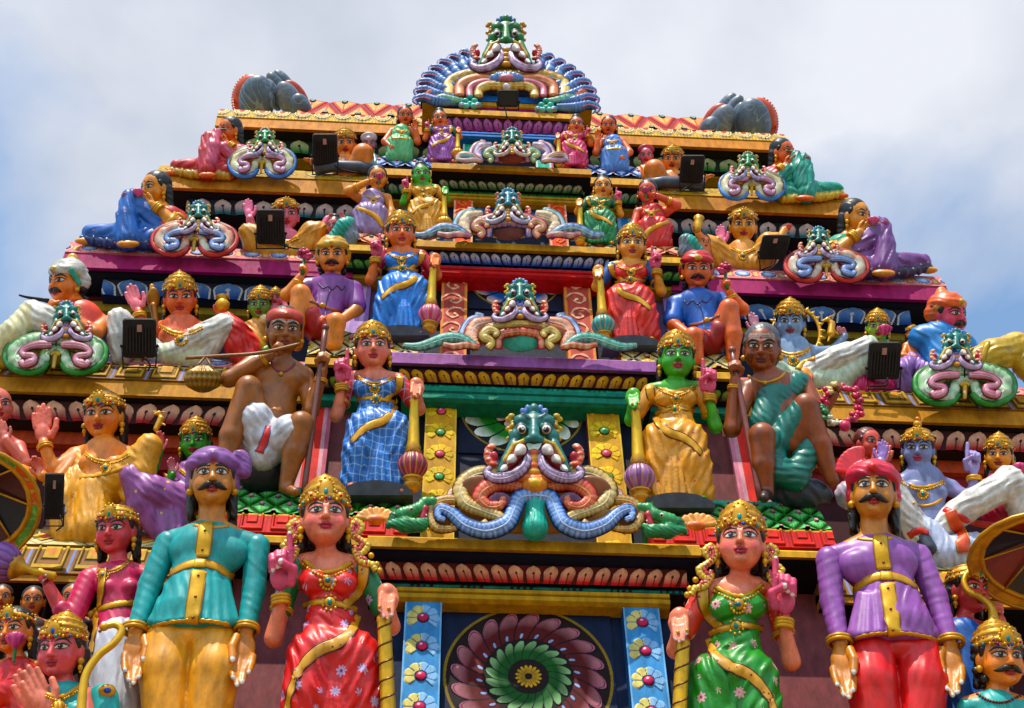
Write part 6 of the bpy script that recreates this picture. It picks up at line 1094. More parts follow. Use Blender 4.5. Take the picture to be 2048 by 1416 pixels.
# ------------------------------------------------------------------ horned lion masks with scroll arches
class Orn(Fig):
    """a relief ornament: tubes and sculpted lumps in photo pixels"""
    def tubes(s, name, paths, mirror=None, mat='paint'):
        """paths: (points (u,v,d), radius or list, colour, crest colour, rib period); mirrored about u = mirror"""
        for sg in ((1, -1) if mirror is not None else (1,)):
            for P, r, c, hi, rib in paths:
                mb = MB(); Q = spline(P, 4); Q = np.array([s.P(mirror+sg*(a-mirror) if mirror is not None else a, b, d) for a, b, d in Q])
                rr = np.interp(np.linspace(0, 1, len(Q)), np.linspace(0, 1, len(r)), r) if isinstance(r, (list, tuple)) else np.full(len(Q), float(r)); rr = rr*s.k
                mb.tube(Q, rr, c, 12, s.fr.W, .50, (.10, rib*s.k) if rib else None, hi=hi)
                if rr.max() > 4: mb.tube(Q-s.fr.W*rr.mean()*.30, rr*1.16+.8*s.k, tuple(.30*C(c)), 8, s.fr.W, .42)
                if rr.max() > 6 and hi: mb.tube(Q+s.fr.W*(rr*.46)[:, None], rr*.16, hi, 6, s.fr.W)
                mb.build(name, mat, s.root, s.fr.m)
    def slab(s, name, pts, col, d, th, mat='paint'):
        mb = MB(); n = len(pts); A = [s.P(u, v, d) for u, v in pts]; B = [p-s.fr.W*0+s.fr.n*-th*s.k for p in A]; c = np.mean(A, 0)
        mb.add(A+B+[c], [(2*n, (i+1) % n, i) for i in range(n)]+[(i, (i+1) % n, n+(i+1) % n, n+i) for i in range(n)], C(col)); return mb.build(name, mat, s.root, s.fr.m, smooth=False)
    def mask(s, cu, cv, k, pal, d0=20):
        teal, lip, crest, ear, chin, curl = pal; P = lambda a, b, d: (cu+a*k, cv+b*k, d0+d*k); e = lambda part, a, b, d, r, c, roll=0, **kw: s.e(part, P(a, b, d), tuple(np.array(r)*k), c, roll, **kw); m = 'mask'
        cc = lambda part, pts, rs, c, **kw: s.c(part, [P(*p) for p in pts], [r*k for r in rs], c, **kw); dk = tuple(.55*C(teal))
        e(m, 0, -20, 4, (34, 24, 28), teal); cc(m, [(0, -38, 16), (0, -8, 30), (0, 4, 32)], [9, 11, 13], teal); e(m, 0, -50, 12, (13, 12, 16), teal)
        for x in (-1, 1):
            z = '' if x < 0 else '#'
            e(m, x*26, -29, 14, (17, 17, 15), teal, k=2); cc(m, [(x*8, -34, 26), (x*22, -42, 26), (x*38, -34, 20)], [4, 5, 4], dk, k=1.5); e(m, x*25, -13, 20, (15, 10, 14), dk, k=2); e(m, x*11, 7, 32, (9, 9, 8), teal, k=3); e(m, x*37, 6, 8, (15, 16, 22), teal); cc(m, [(x*40, 18, 14), (x*56, 48, 10), (x*68, 72, 6)], [12, 10, 7], teal)
            cc(m, [(x*20, 10, 28), (x*40, 18, 24), (x*58, 48, 18)], [5.5, 5, 4], '#c8a83a', k=2); cc('mouth'+z, [(x*26, 28, 18), (x*44, 54, 14), (x*58, 70, 10)], [15, 13, 9], '#8a1a28')
            e('eye'+z, x*25, -13, 22, (11.5, 8, 11.5), '#140a0a'); e('eye'+z, x*25, -13, 26, (9.5, 7.5, 9.5), '#f0dcd4', k=1); e('eye'+z, x*24.5, -12.5, 31.5, (6.2, 4, 6.2), '#1a0c0a', k=1); e('eye'+z, x*22, -14, 36.5, (2, 1.5, 2), '#ffffff', k=.5)
            for i, (a, b, r) in enumerate(((27, 28, 12.5), (44, 46, 10), (59, 64, 7.5))): cc('tusk'+z, [(x*a, b, 30-i*3), (x*(a+6), b+4, 36-i*3)], [r, r*.55], '#ece4de', k=2)
            for i in range(9): a = -1.2+i*.36; e('ear'+z, x*(80+13*math.cos(a)), 38+19*math.sin(a), 2+i % 2*3, (9, 6, 6), ear if i % 2 else '#f0b8a0', k=1.5)
            e('ear'+z, x*80, 42, 6, (9, 7, 12), '#c83a4a', k=1.5)
            for i in range(8): e('curl'+z, x*(45+6*math.sin(i*1.9)), -40+i*6.5, 4+3*math.cos(i*2.3), (8, 6, 6), curl, k=1.5)
        for a, b, r in ((-20, -46, 9), (20, -46, 9), (-11, -52, 9), (11, -52, 9), (0, -55, 10)): e('crest', a, b, 10, (r*.8, 7, 12), crest, a*1.6, k=1.5)
        for i in range(4): e('chin', 0, 34+i*13, 22-i*3, (11+i*2.5, 8, 9), chin if i % 2 == 0 else '#e8a848', k=2)
        s.build(vox=max(1.15, 2.6*k*s.k)); s.tubes('lip', [([P(9, 30, 18), P(14, 52, 24), P(30, 72, 26), P(56, 84, 24), P(82, 84, 20), P(95, 72, 18), P(86, 62, 18)], [7*k, 9*k, 10*k, 10*k, 9*k, 8*k, 4*k], lip, '#d8c4dc', 7*k), ([P(16, 40, 28), P(24, 60, 32), P(46, 74, 31), P(74, 76, 26)], [2.5*k, 3.2*k, 3.2*k, 2.5*k], '#b098b8', '#d8c8dc', 5*k)], cu)
GRP = 'horned lion masks with scroll arches on the ledges'
def kala_big():
    f = Orn('lion_mask', 'large teal lion mask over blue and gold scrolls, centre of the lowest ledge', 'lion mask', 1068, 1062, 9.92, 8, group=GRP); f.K = 4
    f.mask(1068, 872, 1.0, ('#1f6e6a', '#8a6a9a', '#6a8ac8', '#e06a52', '#e07828', '#c8a85a'), 34); m = 1070
    E = lambda u, v, d, r, c: f.e('backing', (u, v, d), r, c)
    f.parts = {}; E(m, 992, 6, (150, 14, 50), '#9a6238'); E(m, 1035, 4, (170, 12, 34), '#a87848'); [E(m+x*112, 986, 24, (44, 7, 36), '#8f5c40') for x in (-1, 1)]; [E(m+x*186, 1031, 14, (26, 6, 26), '#a8703c') for x in (-1, 1)]; [E(m+x*70, 1018, 28, (30, 6, 34), '#6a4a6a') for x in (-1, 1)]; E(m, 1012, 14, (34, 12, 30), '#3fa896'); f.c('plume', [(m, 1012, 14), (m, 1056, 14)], [19, 27], '#4fb8a2', fold=(1.6, 7, 0, .1)); f.e('plume', (m, 1008, 18), (28, 12, 20), '#4fb8a2', fold=(1.2, 6, 90, .1)); f.e('flower', (m, 970, 42), (27, 12, 17), '#e8963a', fold=(1.6, 9, 0, .2)); f.e('flower', (m, 966, 50), (13, 8, 9), '#f0c24a'); f.c('wing', [(m-78, 958, 34), (m-36, 952, 40), (m, 962, 42), (m+36, 954, 40), (m+78, 962, 34)], [4, 12, 12, 12, 4], '#e0802c'); f.build(vox=2.2)
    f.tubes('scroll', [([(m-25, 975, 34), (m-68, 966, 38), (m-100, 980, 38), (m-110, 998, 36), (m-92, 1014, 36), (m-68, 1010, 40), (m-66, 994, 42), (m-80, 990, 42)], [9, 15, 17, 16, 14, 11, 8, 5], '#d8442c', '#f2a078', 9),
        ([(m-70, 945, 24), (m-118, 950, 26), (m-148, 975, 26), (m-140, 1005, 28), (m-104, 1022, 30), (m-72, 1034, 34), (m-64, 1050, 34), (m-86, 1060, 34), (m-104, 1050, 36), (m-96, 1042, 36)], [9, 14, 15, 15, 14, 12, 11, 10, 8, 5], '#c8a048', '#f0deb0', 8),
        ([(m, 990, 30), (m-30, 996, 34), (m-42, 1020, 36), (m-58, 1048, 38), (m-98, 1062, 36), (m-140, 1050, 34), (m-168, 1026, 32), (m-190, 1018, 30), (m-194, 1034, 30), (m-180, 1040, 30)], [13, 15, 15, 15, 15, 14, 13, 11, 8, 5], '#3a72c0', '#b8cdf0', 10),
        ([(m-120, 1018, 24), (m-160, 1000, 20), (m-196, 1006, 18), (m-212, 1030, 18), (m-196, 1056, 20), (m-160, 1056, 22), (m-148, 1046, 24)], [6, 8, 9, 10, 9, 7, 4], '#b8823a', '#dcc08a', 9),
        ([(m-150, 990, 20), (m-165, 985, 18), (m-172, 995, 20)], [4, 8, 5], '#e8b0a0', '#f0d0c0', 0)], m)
    for sg, lab in ((1, 'left'), (-1, 'right')):
        X = lambda u: u if sg > 0 else 2*m-u+6
        g = Orn('sea_dragon', 'green open-mouthed sea dragon head ending the %s side of the big scroll' % lab, 'dragon ornament', X(825), 1060 if sg > 0 else 1070, 9.93, 8); dv = 0 if sg > 0 else 12; K = lambda pts: [(X(a), b+dv, c) for a, b, c in pts]
        gr = '#3f8a5a'; g.K = 4; g.c('head', K([(778, 1048, 16), (810, 1050, 20), (842, 1050, 20), (858, 1040, 18)]), [6, 16, 14, 6], gr, fold=(1.4, 7, 60)); g.c('head', K([(806, 1030, 18), (836, 1018, 24), (850, 1004, 24), (866, 1002, 22), (868, 1014, 20)]), [16, 12, 10, 8, 4], '#4f9a62', fold=(1.2, 7, 20)); g.c('head', K([(790, 1036, 12), (776, 1054, 12)]), [14, 5], '#2a6a44', fold=(1.4, 6, 70))
        g.c('mouth', K([(845, 1036, 24), (850, 1018, 26), (846, 1008, 26)]), [7, 7, 5], '#b82a48'); g.e('eye', (X(822), 1018+dv, 34), (5, 4, 5), '#e8e0d8'); g.e('eye', (X(823), 1018+dv, 38), (2.6, 2, 2.6), '#120808', k=1)
        for a, b in ((852, 1030), (852, 1038), (846, 1046)): g.e('tooth', (X(a), b+dv, 28), (2.4, 2.4, 3.4), '#f0e4dc')
        g.build(vox=1.7)
        t = Orn('shell_ornament', 'orange fluted shell ornament beside the %s sea dragon' % lab, 'shell ornament', X(752), 1055+dv, 10.2, 8); t.K = 3
        for i in range(9): a = .2+i*.34; t.c('fan', [(X(752), 1040+dv, 10), (X(752+36*math.cos(a)), 1040-20*math.sin(a)+dv, 10)], [5, 7], '#e8963c' if i % 2 else '#f0b878', k=2)
        t.e('fan', (X(752), 1040+dv, 16), (18, 8, 10), '#e07a2a'); t.build(vox=1.7)
def kala_mid(label, nose, s, y, cu, vb, w, h, pal, arch, wings, lean=8):
    """arch: colours of edge, outer, middle, inner, infill"""
    f = Orn('lion_mask', label, 'lion mask', cu, vb, y, lean, group=GRP); f.K = 3; f.mask(*nose, s, pal, 26*s/.6); a, b = w/115, h/55; e_, o_, m_, i_, q_ = arch; r = min(a, b*1.1); P = lambda *pts: [(cu-x*a, vb-z*b, d*a) for x, z, d in pts]
    f.parts = {}; f.e('infill', (cu, vb-14*b, 4), (40*a, 6*a, 22*b), q_); f.e('infill', (cu, vb-26*b, 7*a), (104*a, 8*a, 30*b), tuple(.6*C(o_))); f.build(vox=max(1.2, 2*r))
    f.tubes('scroll', [(P((45, 0, 16), (40, 26, 20), (0, 34, 22)), [7*r, 8*r, 8*r], i_, '#f2b090', 7*r), (P((66, 0, 20), (58, 12, 22), (76, 24, 24), (62, 36, 24), (46, 30, 28), (54, 24, 28)), [7*r, 8*r, 9*r, 9*r, 7*r, 4*r], m_, '#f2e0a0', 0), (P((64, 36, 22), (38, 46, 24), (0, 48, 24)), [8*r, 8*r, 8*r], m_, '#f2e0a0', 0), (P((88, 0, 12), (100, 22, 14), (90, 44, 14), (58, 54, 14)), [9*r, 14*r, 14*r, 8*r], o_, '#f6d8c4', 8*r), (P((112, 8, 6), (118, 28, 8), (104, 52, 8), (78, 62, 6), (92, 68, 6)), [5*r, 7*r, 8*r, 7*r, 3*r], e_, '#cfdcf4', 6*r)], cu)
    wc1, wc2, L_ = wings; f.tubes('wing', [(P((92, 2, 16), (118, 18, 18), (150, 20, 16), (150+L_*.6, 4, 14), (150+L_, 6, 12)), [7*r, 9*r, 10*r, 8*r, 4*r], wc1, '#b8e0d8', 6*r), (P((84, 2, 20), (110, 6, 22), (135, 3, 22), (158, 8, 20)), [5*r, 6*r, 6*r, 4*r], wc2, '#f4d0b0', 5*r)], cu)
def kala_corner(label, nose, s, y, c, w, h, plate, edge, scr, pal, inner=None):
    f = Orn('lion_mask', label, 'lion mask', c[0], c[1], y, 10, group=GRP); f.K = 3; f.mask(*nose, s, pal, 18*s/.5); a, b = w/98, h/70; r = (a+b)/2; cu, vb = c; tl = (nose[0]-cu)*.25; P = lambda *pts: [(cu+tl*(z/70)+x*a, vb-z*b, d*r) for x, z, d in pts]
    def both(*pts): return [P(*pts), P(*[(-x, z, d) for x, z, d in pts])]
    pl = []
    for Q in both((3, 62, 8), (40, 62, 10), (74, 48, 12), (78, 26, 12), (56, 12, 12), (34, 12, 12), (22, 26, 12), (18, 40, 10), (0, 50, 10)): pl.append((Q, [16*r, 18*r, 19*r, 18*r, 15*r, 12*r, 10*r, 9*r, 8*r], plate, '#e4ead8', 6*r))
    for Q in both((3, 76, 4), (44, 80, 6), (90, 60, 8), (99, 30, 8), (80, 6, 10), (50, -2, 10), (26, 4, 10), (14, 20, 10)): pl.append((Q, 6*r, edge, None, 6*r))
    f.tubes('plate', pl); sc = []
    for Q in both((10, 58, 26), (44, 56, 28), (66, 46, 28), (64, 36, 28), (44, 32, 28), (44, 22, 28), (62, 16, 28), (68, 24, 28)): sc.append((Q, [6*r, 8*r, 7*r, 6*r, 6*r, 7*r, 8*r, 5*r], scr, '#f0c8d4' if scr[1] in 'bcd' else '#c8d4f4', 0))
    f.tubes('scroll', sc); f.tubes('stem', [(P((0, 38, 10), (-2, 8, 12)), [5*r, 3*r], '#d0a83a', None, 0), (P((-9, 36, 10), (0, 41, 12), (9, 36, 10)), 3.5*r, '#e0bc4a', None, 0)])
def masks():
    kala_big(); T = '#2a7a72'
    kala_mid('teal lion mask over a coral and gold arch, between the two orange pillars', (1040, 592), .56, 10.42, 1040, 697, 112, 56, (T, '#b890b8', '#6a98c8', '#e87858', '#7a94d0', '#d8c05a'), ('#6a8ed0', '#e88a68', '#c8a040', '#dc4a22', '#5fb8a8'), ('#4fae9a', '#d8642c', 90))
    kala_mid('teal lion mask over a cream, magenta and blue arch, between the red pillars', (1016, 405), .46, 10.92, 1018, 474, 104, 46, ('#3a8090', '#8a98a8', '#5a8ab8', '#d87868', '#d8b048', '#d88a7a'), ('#6ab0b8', '#d8c49a', '#c83a6a', '#2f6ac0', '#7a4a44'), ('#6a7ec8', '#c8708a', 60))
    kala_mid('small teal lion mask over a lavender and coral arch, between the teal pillars', (1024, 278), .38, 11.42, 1024, 324, 80, 34, (T, '#d8c08a', '#5a9ab8', '#e0888a', '#e0c070', '#d8b070'), ('#e8907a', '#b49ac8', '#5aaa9a', '#9a5a98', '#8a3a3a'), ('#e8a08a', '#a880b8', 12))
    pal = lambda l, ch='#8a6a9a': (T, l, '#6a94c8', '#e8a088', ch, '#d8b878')
    kala_corner('teal lion mask on a green toothed horseshoe with pink scrolls, left ledge', (133, 634), .52, 11.12, (108, 744), 98, 66, '#8cc488', '#2f8a3a', '#c0486e', pal('#9a72a8'))
    kala_corner('teal lion mask on a green toothed horseshoe with pink scrolls, right ledge', (1912, 690), .53, 11.12, (1932, 806), 97, 68, '#9ccc98', '#2f8a3a', '#c0486e', pal('#b090b8'))
    kala_corner('teal lion mask on a coral horseshoe with blue scrolls, left magenta ledge', (397, 428), .43, 11.58, (388, 508), 82, 54, '#e8947c', '#d2481e', '#5a84d0', pal('#a890b8', '#d8c070'))
    kala_corner('teal lion mask on a coral horseshoe with blue scrolls, right magenta ledge', (1637, 478), .41, 11.58, (1655, 560), 80, 52, '#e8947c', '#d2481e', '#5a84d0', pal('#a890b8', '#d8c070'))
    pal = lambda l: ('#3f8a5a', l, '#c89a98', '#e8a098', '#e0c878', '#d8b878')
    kala_corner('green lion mask on a cream and blue horseshoe with pink curls, upper left ledge', (530, 278), .37, 11.98, (523, 352), 64, 50, '#dccb9a', '#5a8ad0', '#e07a9a', pal('#6a94d0'))
    kala_corner('green lion mask on a cream and blue horseshoe with pink curls, upper right ledge', (1496, 326), .37, 11.98, (1505, 397), 63, 48, '#dccb9a', '#5a8ad0', '#e07a9a', pal('#6a94d0'))
    # crowning dormer
    f = Orn('lion_mask', 'green lion mask crowning the roof above a fan of blue feathers', 'lion mask', 1012, 215, 12.0, 5, group=GRP); f.K = 3; f.mask(1012, 76, .72, ('#3a7a4a', '#a87a98', '#5a7aa8', '#c8685a', '#d8a83a', '#c89a4a'), 14); m = 1013
    f.parts = {}; n = 26
    f.slab('backing', [(m-172*math.cos(math.pi*i/n), 205-88*math.sin(math.pi*i/n)+(m-172*math.cos(math.pi*i/n)-m)*.045) for i in range(n+1)], '#26365a', -6, 26)
    f.e('flower', (m, 158, 26), (36, 10, 15), '#7a98d0', fold=(1.8, 9, 0, .2)); f.e('flower', (m, 156, 32), (15, 8, 8), '#d8889a'); f.e('chin', (m, 128, 12), (24, 10, 16), '#d8a83a', fold=(1.4, 7, 0, .1)); f.e('finial', (m, 174, 26), (8, 7, 8), '#dcd8e0'); f.build(vox=1.5)
    A = lambda w, h, d, v=196: [(m-w, v-w*.04, d), (m-w*.97, v-h*.6-w*.03, d), (m-w*.66, v-h*.93-w*.03, d), (m-w*.3, v-h, d), (m, v-h*1.0, d)]
    f.tubes('scroll', [(A(116, 44, 12), 11, '#d0a03a', '#f2dc9a', 6), (A(94, 36, 18), 10, '#e0764a', '#f2b890', 0), (A(74, 30, 20), 7, '#c85a7a', '#f0a0a8', 0), (A(56, 24, 22), 8, '#c8963a', '#f0d890', 5), ([(m-150, 200, 10), (m-128, 196, 14), (m-104, 200, 16), (m-80, 202, 16)], [4, 7, 6, 3], '#5fb89a', '#b0e0d0', 6), ([(m-165, 196, 6), (m-150, 186, 10), (m-136, 196, 10)], [5, 8, 5], '#e0703a', '#f0a890', 0)], m)
    mb = MB()
    for sg in (-1, 1):
        for i in range(8):
            a = 1.05-i*.155; b = lambda r, e=0: (m-sg*(r*1.72*math.cos(a+e)), 208-r*math.sin(a+e)*1.06-(-sg)*0-sg*(r*1.72*math.cos(a))*.045*1, 4)
            mb = MB(); P = spline([b(58), b(80, .02), b(96, .09), b(107, .03), b(104, -.05)], 3); q = [f.P(x, z, d+6) for x, z, d in P]; nq = len(q)
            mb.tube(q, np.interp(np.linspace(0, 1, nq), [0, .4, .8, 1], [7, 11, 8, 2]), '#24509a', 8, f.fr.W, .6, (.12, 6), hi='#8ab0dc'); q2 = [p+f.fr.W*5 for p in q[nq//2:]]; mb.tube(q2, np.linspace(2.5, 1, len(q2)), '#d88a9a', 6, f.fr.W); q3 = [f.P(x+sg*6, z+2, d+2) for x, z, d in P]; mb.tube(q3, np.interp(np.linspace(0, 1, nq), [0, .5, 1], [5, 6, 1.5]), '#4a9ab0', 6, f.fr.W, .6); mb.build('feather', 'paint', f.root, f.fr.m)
    mb = MB()
    mb2 = [mb.box(*b) for b in ((colx(845, 200, 11.98), colx(1184, 216, 11.98), 11.98, 13.3, hit(1014, 213, 11.98)[2], hit(1014, 205, 11.98)[2], '#d2a040'), (colx(930, 195, 11.96), colx(1084, 200, 11.96), 11.96, 12.4, hit(1014, 204, 11.96)[2], hit(1014, 193, 11.96)[2], '#2f6ab0'), (-1.0, 0.98, 12.02, 13.3, hit(1014, 226, 12.02)[2], hit(1014, 213, 12.02)[2]-.002, '#8a2a6a'))]; tpart('dormer_base', mb)
    for k, (u, v) in enumerate(((940, 205), (1092, 213))):
        g = Orn('floret_ornament', 'pale teal carved floret below the feather fan, %s of the black floodlight' % ('left', 'right')[k], 'floret', u, v+8, 11.9, 6); g.K = 2
        for a, b, c in ((0, -11, '#4fb0a0'), (-9, -3, '#5fc0b0'), (9, -3, '#5fc0b0'), (-16, 5, '#6ab8c0'), (16, 5, '#6ab8c0'), (0, 3, '#4fb0a0'), (-8, 7, '#8ad0c4'), (8, 7, '#8ad0c4')): g.e('petals', (u+a, v+b, 4), (7, 5, 6), c)
        g.e('petals', (u-16, v+5, 9), (3, 2, 3), '#d88a9a'); g.e('petals', (u+16, v+5, 9), (3, 2, 3), '#d88a9a'); g.build(vox=1.3)
masks()
# ------------------------------------------------------------------ lotus petals closing the ends of the barrel roof
def roof_ends():
    for mi, tm, lab in ((1, None, 'left'), (-1, (512, 190, 1508, 236, 1.0, -1), 'right')):
        f = Orn('roof_finial', 'cluster of dark grey lotus petals with orange rims on the %s end of the roof' % lab, 'roof ornament', 530 if mi > 0 else 1490, 220 if mi > 0 else 266, 12.9, 4, tm); f.K = 1.2; g = '#62707f'
        S = lambda part, u, v, d, r, c, roll: f.e(part, (u, v, d), r, c, roll)
        S('petal', 514, 200, 8, (36, 26, 50), g, 8); S('rim', 503, 198, -6, (38, 22, 50), '#d8642a', 10); S('petal', 556, 178, -14, (17, 18, 38), g, -28); S('petal', 546, 190, -6, (15, 16, 34), g, -20); S('petal', 570, 170, -26, (17, 18, 36), '#6a7888', -34); S('tip', 541, 158, -16, (8, 9, 14), '#d09a2c', -20); S('tip', 536, 170, -10, (7, 8, 10), '#d09a2c', -20)
        S('petal', 580, 202, 4, (24, 20, 42), '#7a8490', -26); S('rim', 592, 196, -14, (22, 14, 40), '#c8562a', -30); S('petal', 602, 214, 12, (20, 16, 28), g, -22); f.build({'petal': 'scroll:1.6:#9aa4ae'}, vox=1.7)
        for pu, pv, ru, rv, r0 in ((514, 200, 36, 50, 8),):
            mb = MB(); mb.tube([f.P(pu-10+(ru+2)*math.cos(a), pv-rv*math.sin(a), -2) for a in np.linspace(1.8, 3.7, 60)], 3.0, '#c85a24', 6, f.fr.W, 1, (.35, 9))
            mb.build('rim_bead', 'paint', f.root, f.fr.m)
roof_ends()
# ------------------------------------------------------------------ floodlights
def floodlight(label, u, v, hw, hh, y, skew=0, vb=None, cable=None, front=False):
    f = Fig('floodlight', label, 'floodlight', u, vb or v+hh+18, y, 0, group='black floodlights on the ledges'); D = 30; X, Z, W = f.fr.X, f.fr.Z, f.fr.W; c = f.P(u, v, D); sk = skew/hh
    q = lambda a, b, d: c+X*(a+sk*b)+Z*b+W*d
    mb = MB(); t = hw*.22; n = 6; ring = []
    for cx, cz, a0 in ((hw-t, hh-t, 0), (-hw+t, hh-t, 90), (-hw+t, -hh+t, 180), (hw-t, -hh+t, 270)):
        for i in range(n+1): a = rad(a0+90*i/n); ring.append((cx+t*math.cos(a), cz+t*math.sin(a)))
    m = len(ring); L_ = [(.93, 4), (1, 0), (1, -hw*.25), (.9, -hw*.45)]; V = [q(x*s_, z*s_, d) for s_, d in L_ for x, z in ring]
    F = [(j*m+i, j*m+(i+1) % m, (j+1)*m+(i+1) % m, (j+1)*m+i) for j in range(len(L_)-1) for i in range(m)]; F = [g_[::-1] for g_ in F]+[tuple(range(m)), tuple(reversed(range((len(L_)-1)*m, len(L_)*m)))]
    mb.add(V, F, C('#2c2623')); mb.build('housing', 'wall', f.root, f.fr.m, smooth=False)
    if front: mb = MB(); mb.add([q(x*hw*.8, z*hh*.78, 4.6) for x, z in ((-1, -1), (1, -1), (1, 1), (-1, 1))], [(0, 1, 2, 3)], C('#08080a')); mb.build('lens', 'paint', f.root, f.fr.m, smooth=False)
    else:
        mb = MB(); k = 9
        for i in range(k):
            x = (-.74+1.48*i/(k-1))*hw; A = [q(x+s_*hw*.035, z*hh, d) for d in (3.5, 8.5) for s_, z in ((-1, -.78), (1, -.78), (1, .55), (-1, .55))]
            mb.add(A, [(4, 5, 6, 7), (0, 4, 7, 3), (1, 2, 6, 5), (0, 1, 5, 4), (3, 7, 6, 2)], C('#332c28'))
        mb.build('cooling_fins', 'wall', f.root, f.fr.m, smooth=False)
        mb = MB(); mb.add([q(x*hw, z*hh, 9.4) for x, z in ((-.15, .30), (.13, .30), (.13, .66), (-.15, .66))], [(0, 1, 2, 3)], C('#b88878')); mb.build('sticker', 'paint', f.root, f.fr.m, smooth=False)
    mb = MB(); b0 = vb or v+hh+14
    for s_ in (-1, 1): mb.tube([f.P(u+s_*hw*1.06, v+hh*.35, D-4), f.P(u+s_*hw*1.06, v+hh*.55, D-4), f.P(u+s_*hw*.98, b0, 12)], max(1.3, hw*.045), '#1c1a1a', 6)
    mb.tube([f.P(u-hw*1.05, b0, 12), f.P(u+hw*1.05, b0, 12)], max(1.3, hw*.05), '#1c1a1a', 6)
    for s_ in (-1, 1): mb.ball(f.P(u+s_*hw*1.08, v+hh*.4, D-3), hw*.12, '#1c1a1a', 6, 5)
    mb.build('bracket', 'wall', f.root, f.fr.m)
    if cable: mb = MB(); mb.tube([f.P(*p) for p in spline([(a, b, d) for a, b, d in cable], 4)], max(1.4, hw*.06), '#0f0e0e', 6); mb.build('cable', 'wall', f.root, f.fr.m)
def lights():
    floodlight('black floodlight in front of the orange deity in white, left ledge', 279, 676, 33, 40, 11.2, 0, 735, [(290, 715, 26), (300, 730, 20), (296, 742, 14)])
    floodlight('black floodlight in front of the magenta-clad green-faced statue, right ledge', 1768, 721, 32, 38, 11.2, 3, 778, [(1775, 756, 24), (1772, 770, 18), (1740, 772, 14)])
    floodlight('black floodlight in front of the pink-faced deity, left magenta ledge', 541, 453, 28, 35, 11.65, 0, 497, [(552, 485, 20), (585, 496, 14), (640, 502, 12)])
    floodlight('tilted black floodlight beside the golden-skinned deity, right magenta ledge', 1548, 494, 28, 25, 11.65, 6, 540, [(1552, 520, 20), (1545, 530, 18), (1520, 540, 14)])
    floodlight('black floodlight in front of the raised-knee statue, upper left ledge', 650, 299, 25, 32, 12.05, 0, 349, [(668, 330, 16), (680, 338, 12), (716, 346, 10)])
    floodlight('black floodlight in front of the raised-knee statue, upper right ledge', 1384, 338, 24, 28, 12.05, 2, 382, [(1388, 366, 16), (1375, 374, 14), (1362, 382, 12)])
    floodlight('black square floodlight facing down at the foot of the feather fan', 1016, 197, 21, 17, 11.85, 0, 220, [(1008, 214, 24), (1012, 225, 22), (1014, 236, 18)], True)
    floodlight('narrow black floodlight seen edge-on below the golden-robed deity', 108, 992, 19, 47, 10.5, 0, 1052, [(120, 1030, 24), (125, 1050, 20), (112, 1062, 12)])
lights()
# ------------------------------------------------------------------ women sitting sideways on the ledge ends
def side_woman(label, tm, y, base, skin, top, skirt, hem, smat, yaw=-52, shawl=None, flower=None, lean=12):
    f = Fig('seated_woman_statue', label, 'statue', base[0], base[1], y, lean, tm, 'women sitting on the outer ledge ends')
    h = f.head((310, 378, 20), 27, skin, yaw, 8, -4, neck=(332, 422, 8, 13), eyeshadow='#a8482a', mark=('dot', '#a02018'), hairk='long', lips='#b8302c', hair='#15110f')
    f.c('body', [(332, 430, 4), (362, 440, -6)], [17, 14], skin); f.c('body', [(336, 440, 6), (330, 470, 8)], [27, 26], skin); f.c('blouse', [(338, 440, 6), (332, 462, 8)], [30, 29], top, .85, (1, 11, 60)); f.c('blouse', [(358, 436, 0), (362, 444, 4)], [17, 16], top)
    f.arm((360, 438, 2), (345, 444, 26), (302, 408, 42), skin, (14, 13, 9)); f.hand((304, 410, 42), (274, 388, 46), 'cup', skin, 1, 1); f.arm((320, 432, 14), (290, 432, 30), (275, 405, 40), skin, (12, 11, 9))
    s = 'skirt'; f.c(s, [(322, 474, 4), (290, 428, 26), (264, 400, 38)], [28, 25, 20], skirt, fold=(2.6, 15, 60), k=3); f.c(s, [(262, 398, 40), (254, 434, 38), (256, 478, 30)], [21, 21, 25], skirt, fold=(2.6, 15, 15), k=3); f.c(s, [(310, 482, 10), (250, 470, 18), (180, 466, 12)], [28, 25, 17], skirt, fold=(2, 16, -60)); f.c(s, [(300, 456, 8), (282, 484, 12)], [24, 22], skirt, fold=(2.6, 13, 15))
    if hem: f.c(s, [(168, 478, 14), (215, 486, 20), (262, 486, 28), (310, 492, 20)], [9, 11, 12, 10], hem, fold=(2.6, 13, 0, .3), k=3)
    if shawl: f.c('shawl', [(278, 385, 46), (270, 420, 44), (262, 460, 36)], [14, 20, 22], shawl, fold=(1.8, 11, 20)); f.c('shawl', [(300, 420, 38), (330, 460, 22)], [16, 20], shawl, fold=(1.8, 11, 40))
    f.e('body', (256, 488, 40), (22, 12, 8), skin); f.e('body', (166, 482, 14), (16, 10, 7), skin); f.c('body', [(330, 470, 8), (270, 420, 30), (258, 486, 34)], [14, 10, 8], skin); f.c('body', [(320, 480, 10), (240, 474, 16), (170, 482, 14)], [12, 9, 6], skin); f.build({s: smat}); f.earrings(h); f.ring('bangle', (315, 418, 40), (302, 408, 43), 12, 3.2, GOLD, n=3); f.ring('armlet', (354, 441, 12), (345, 444, 26), 15, 2.6, GOLD)
    f.ribbon('sash', [(352, 426), (342, 440), (330, 455), (322, 470)], [5, 6, 6, 5], GOLD, .3, .6)
    mb = MB()
    for i in range(7): mb.ball(h['q'](-.2+.35*i/6+.45, -.35-.15*i, 1.28-.16*i), .07*h['R'], '#c8d0d8', 5, 4)
    mb.build('hair_pin', 'paint', f.root, f.fr.m)
    if flower: lotus_bud(f, (276, 392, 54), 15, flower[0], flower[1])
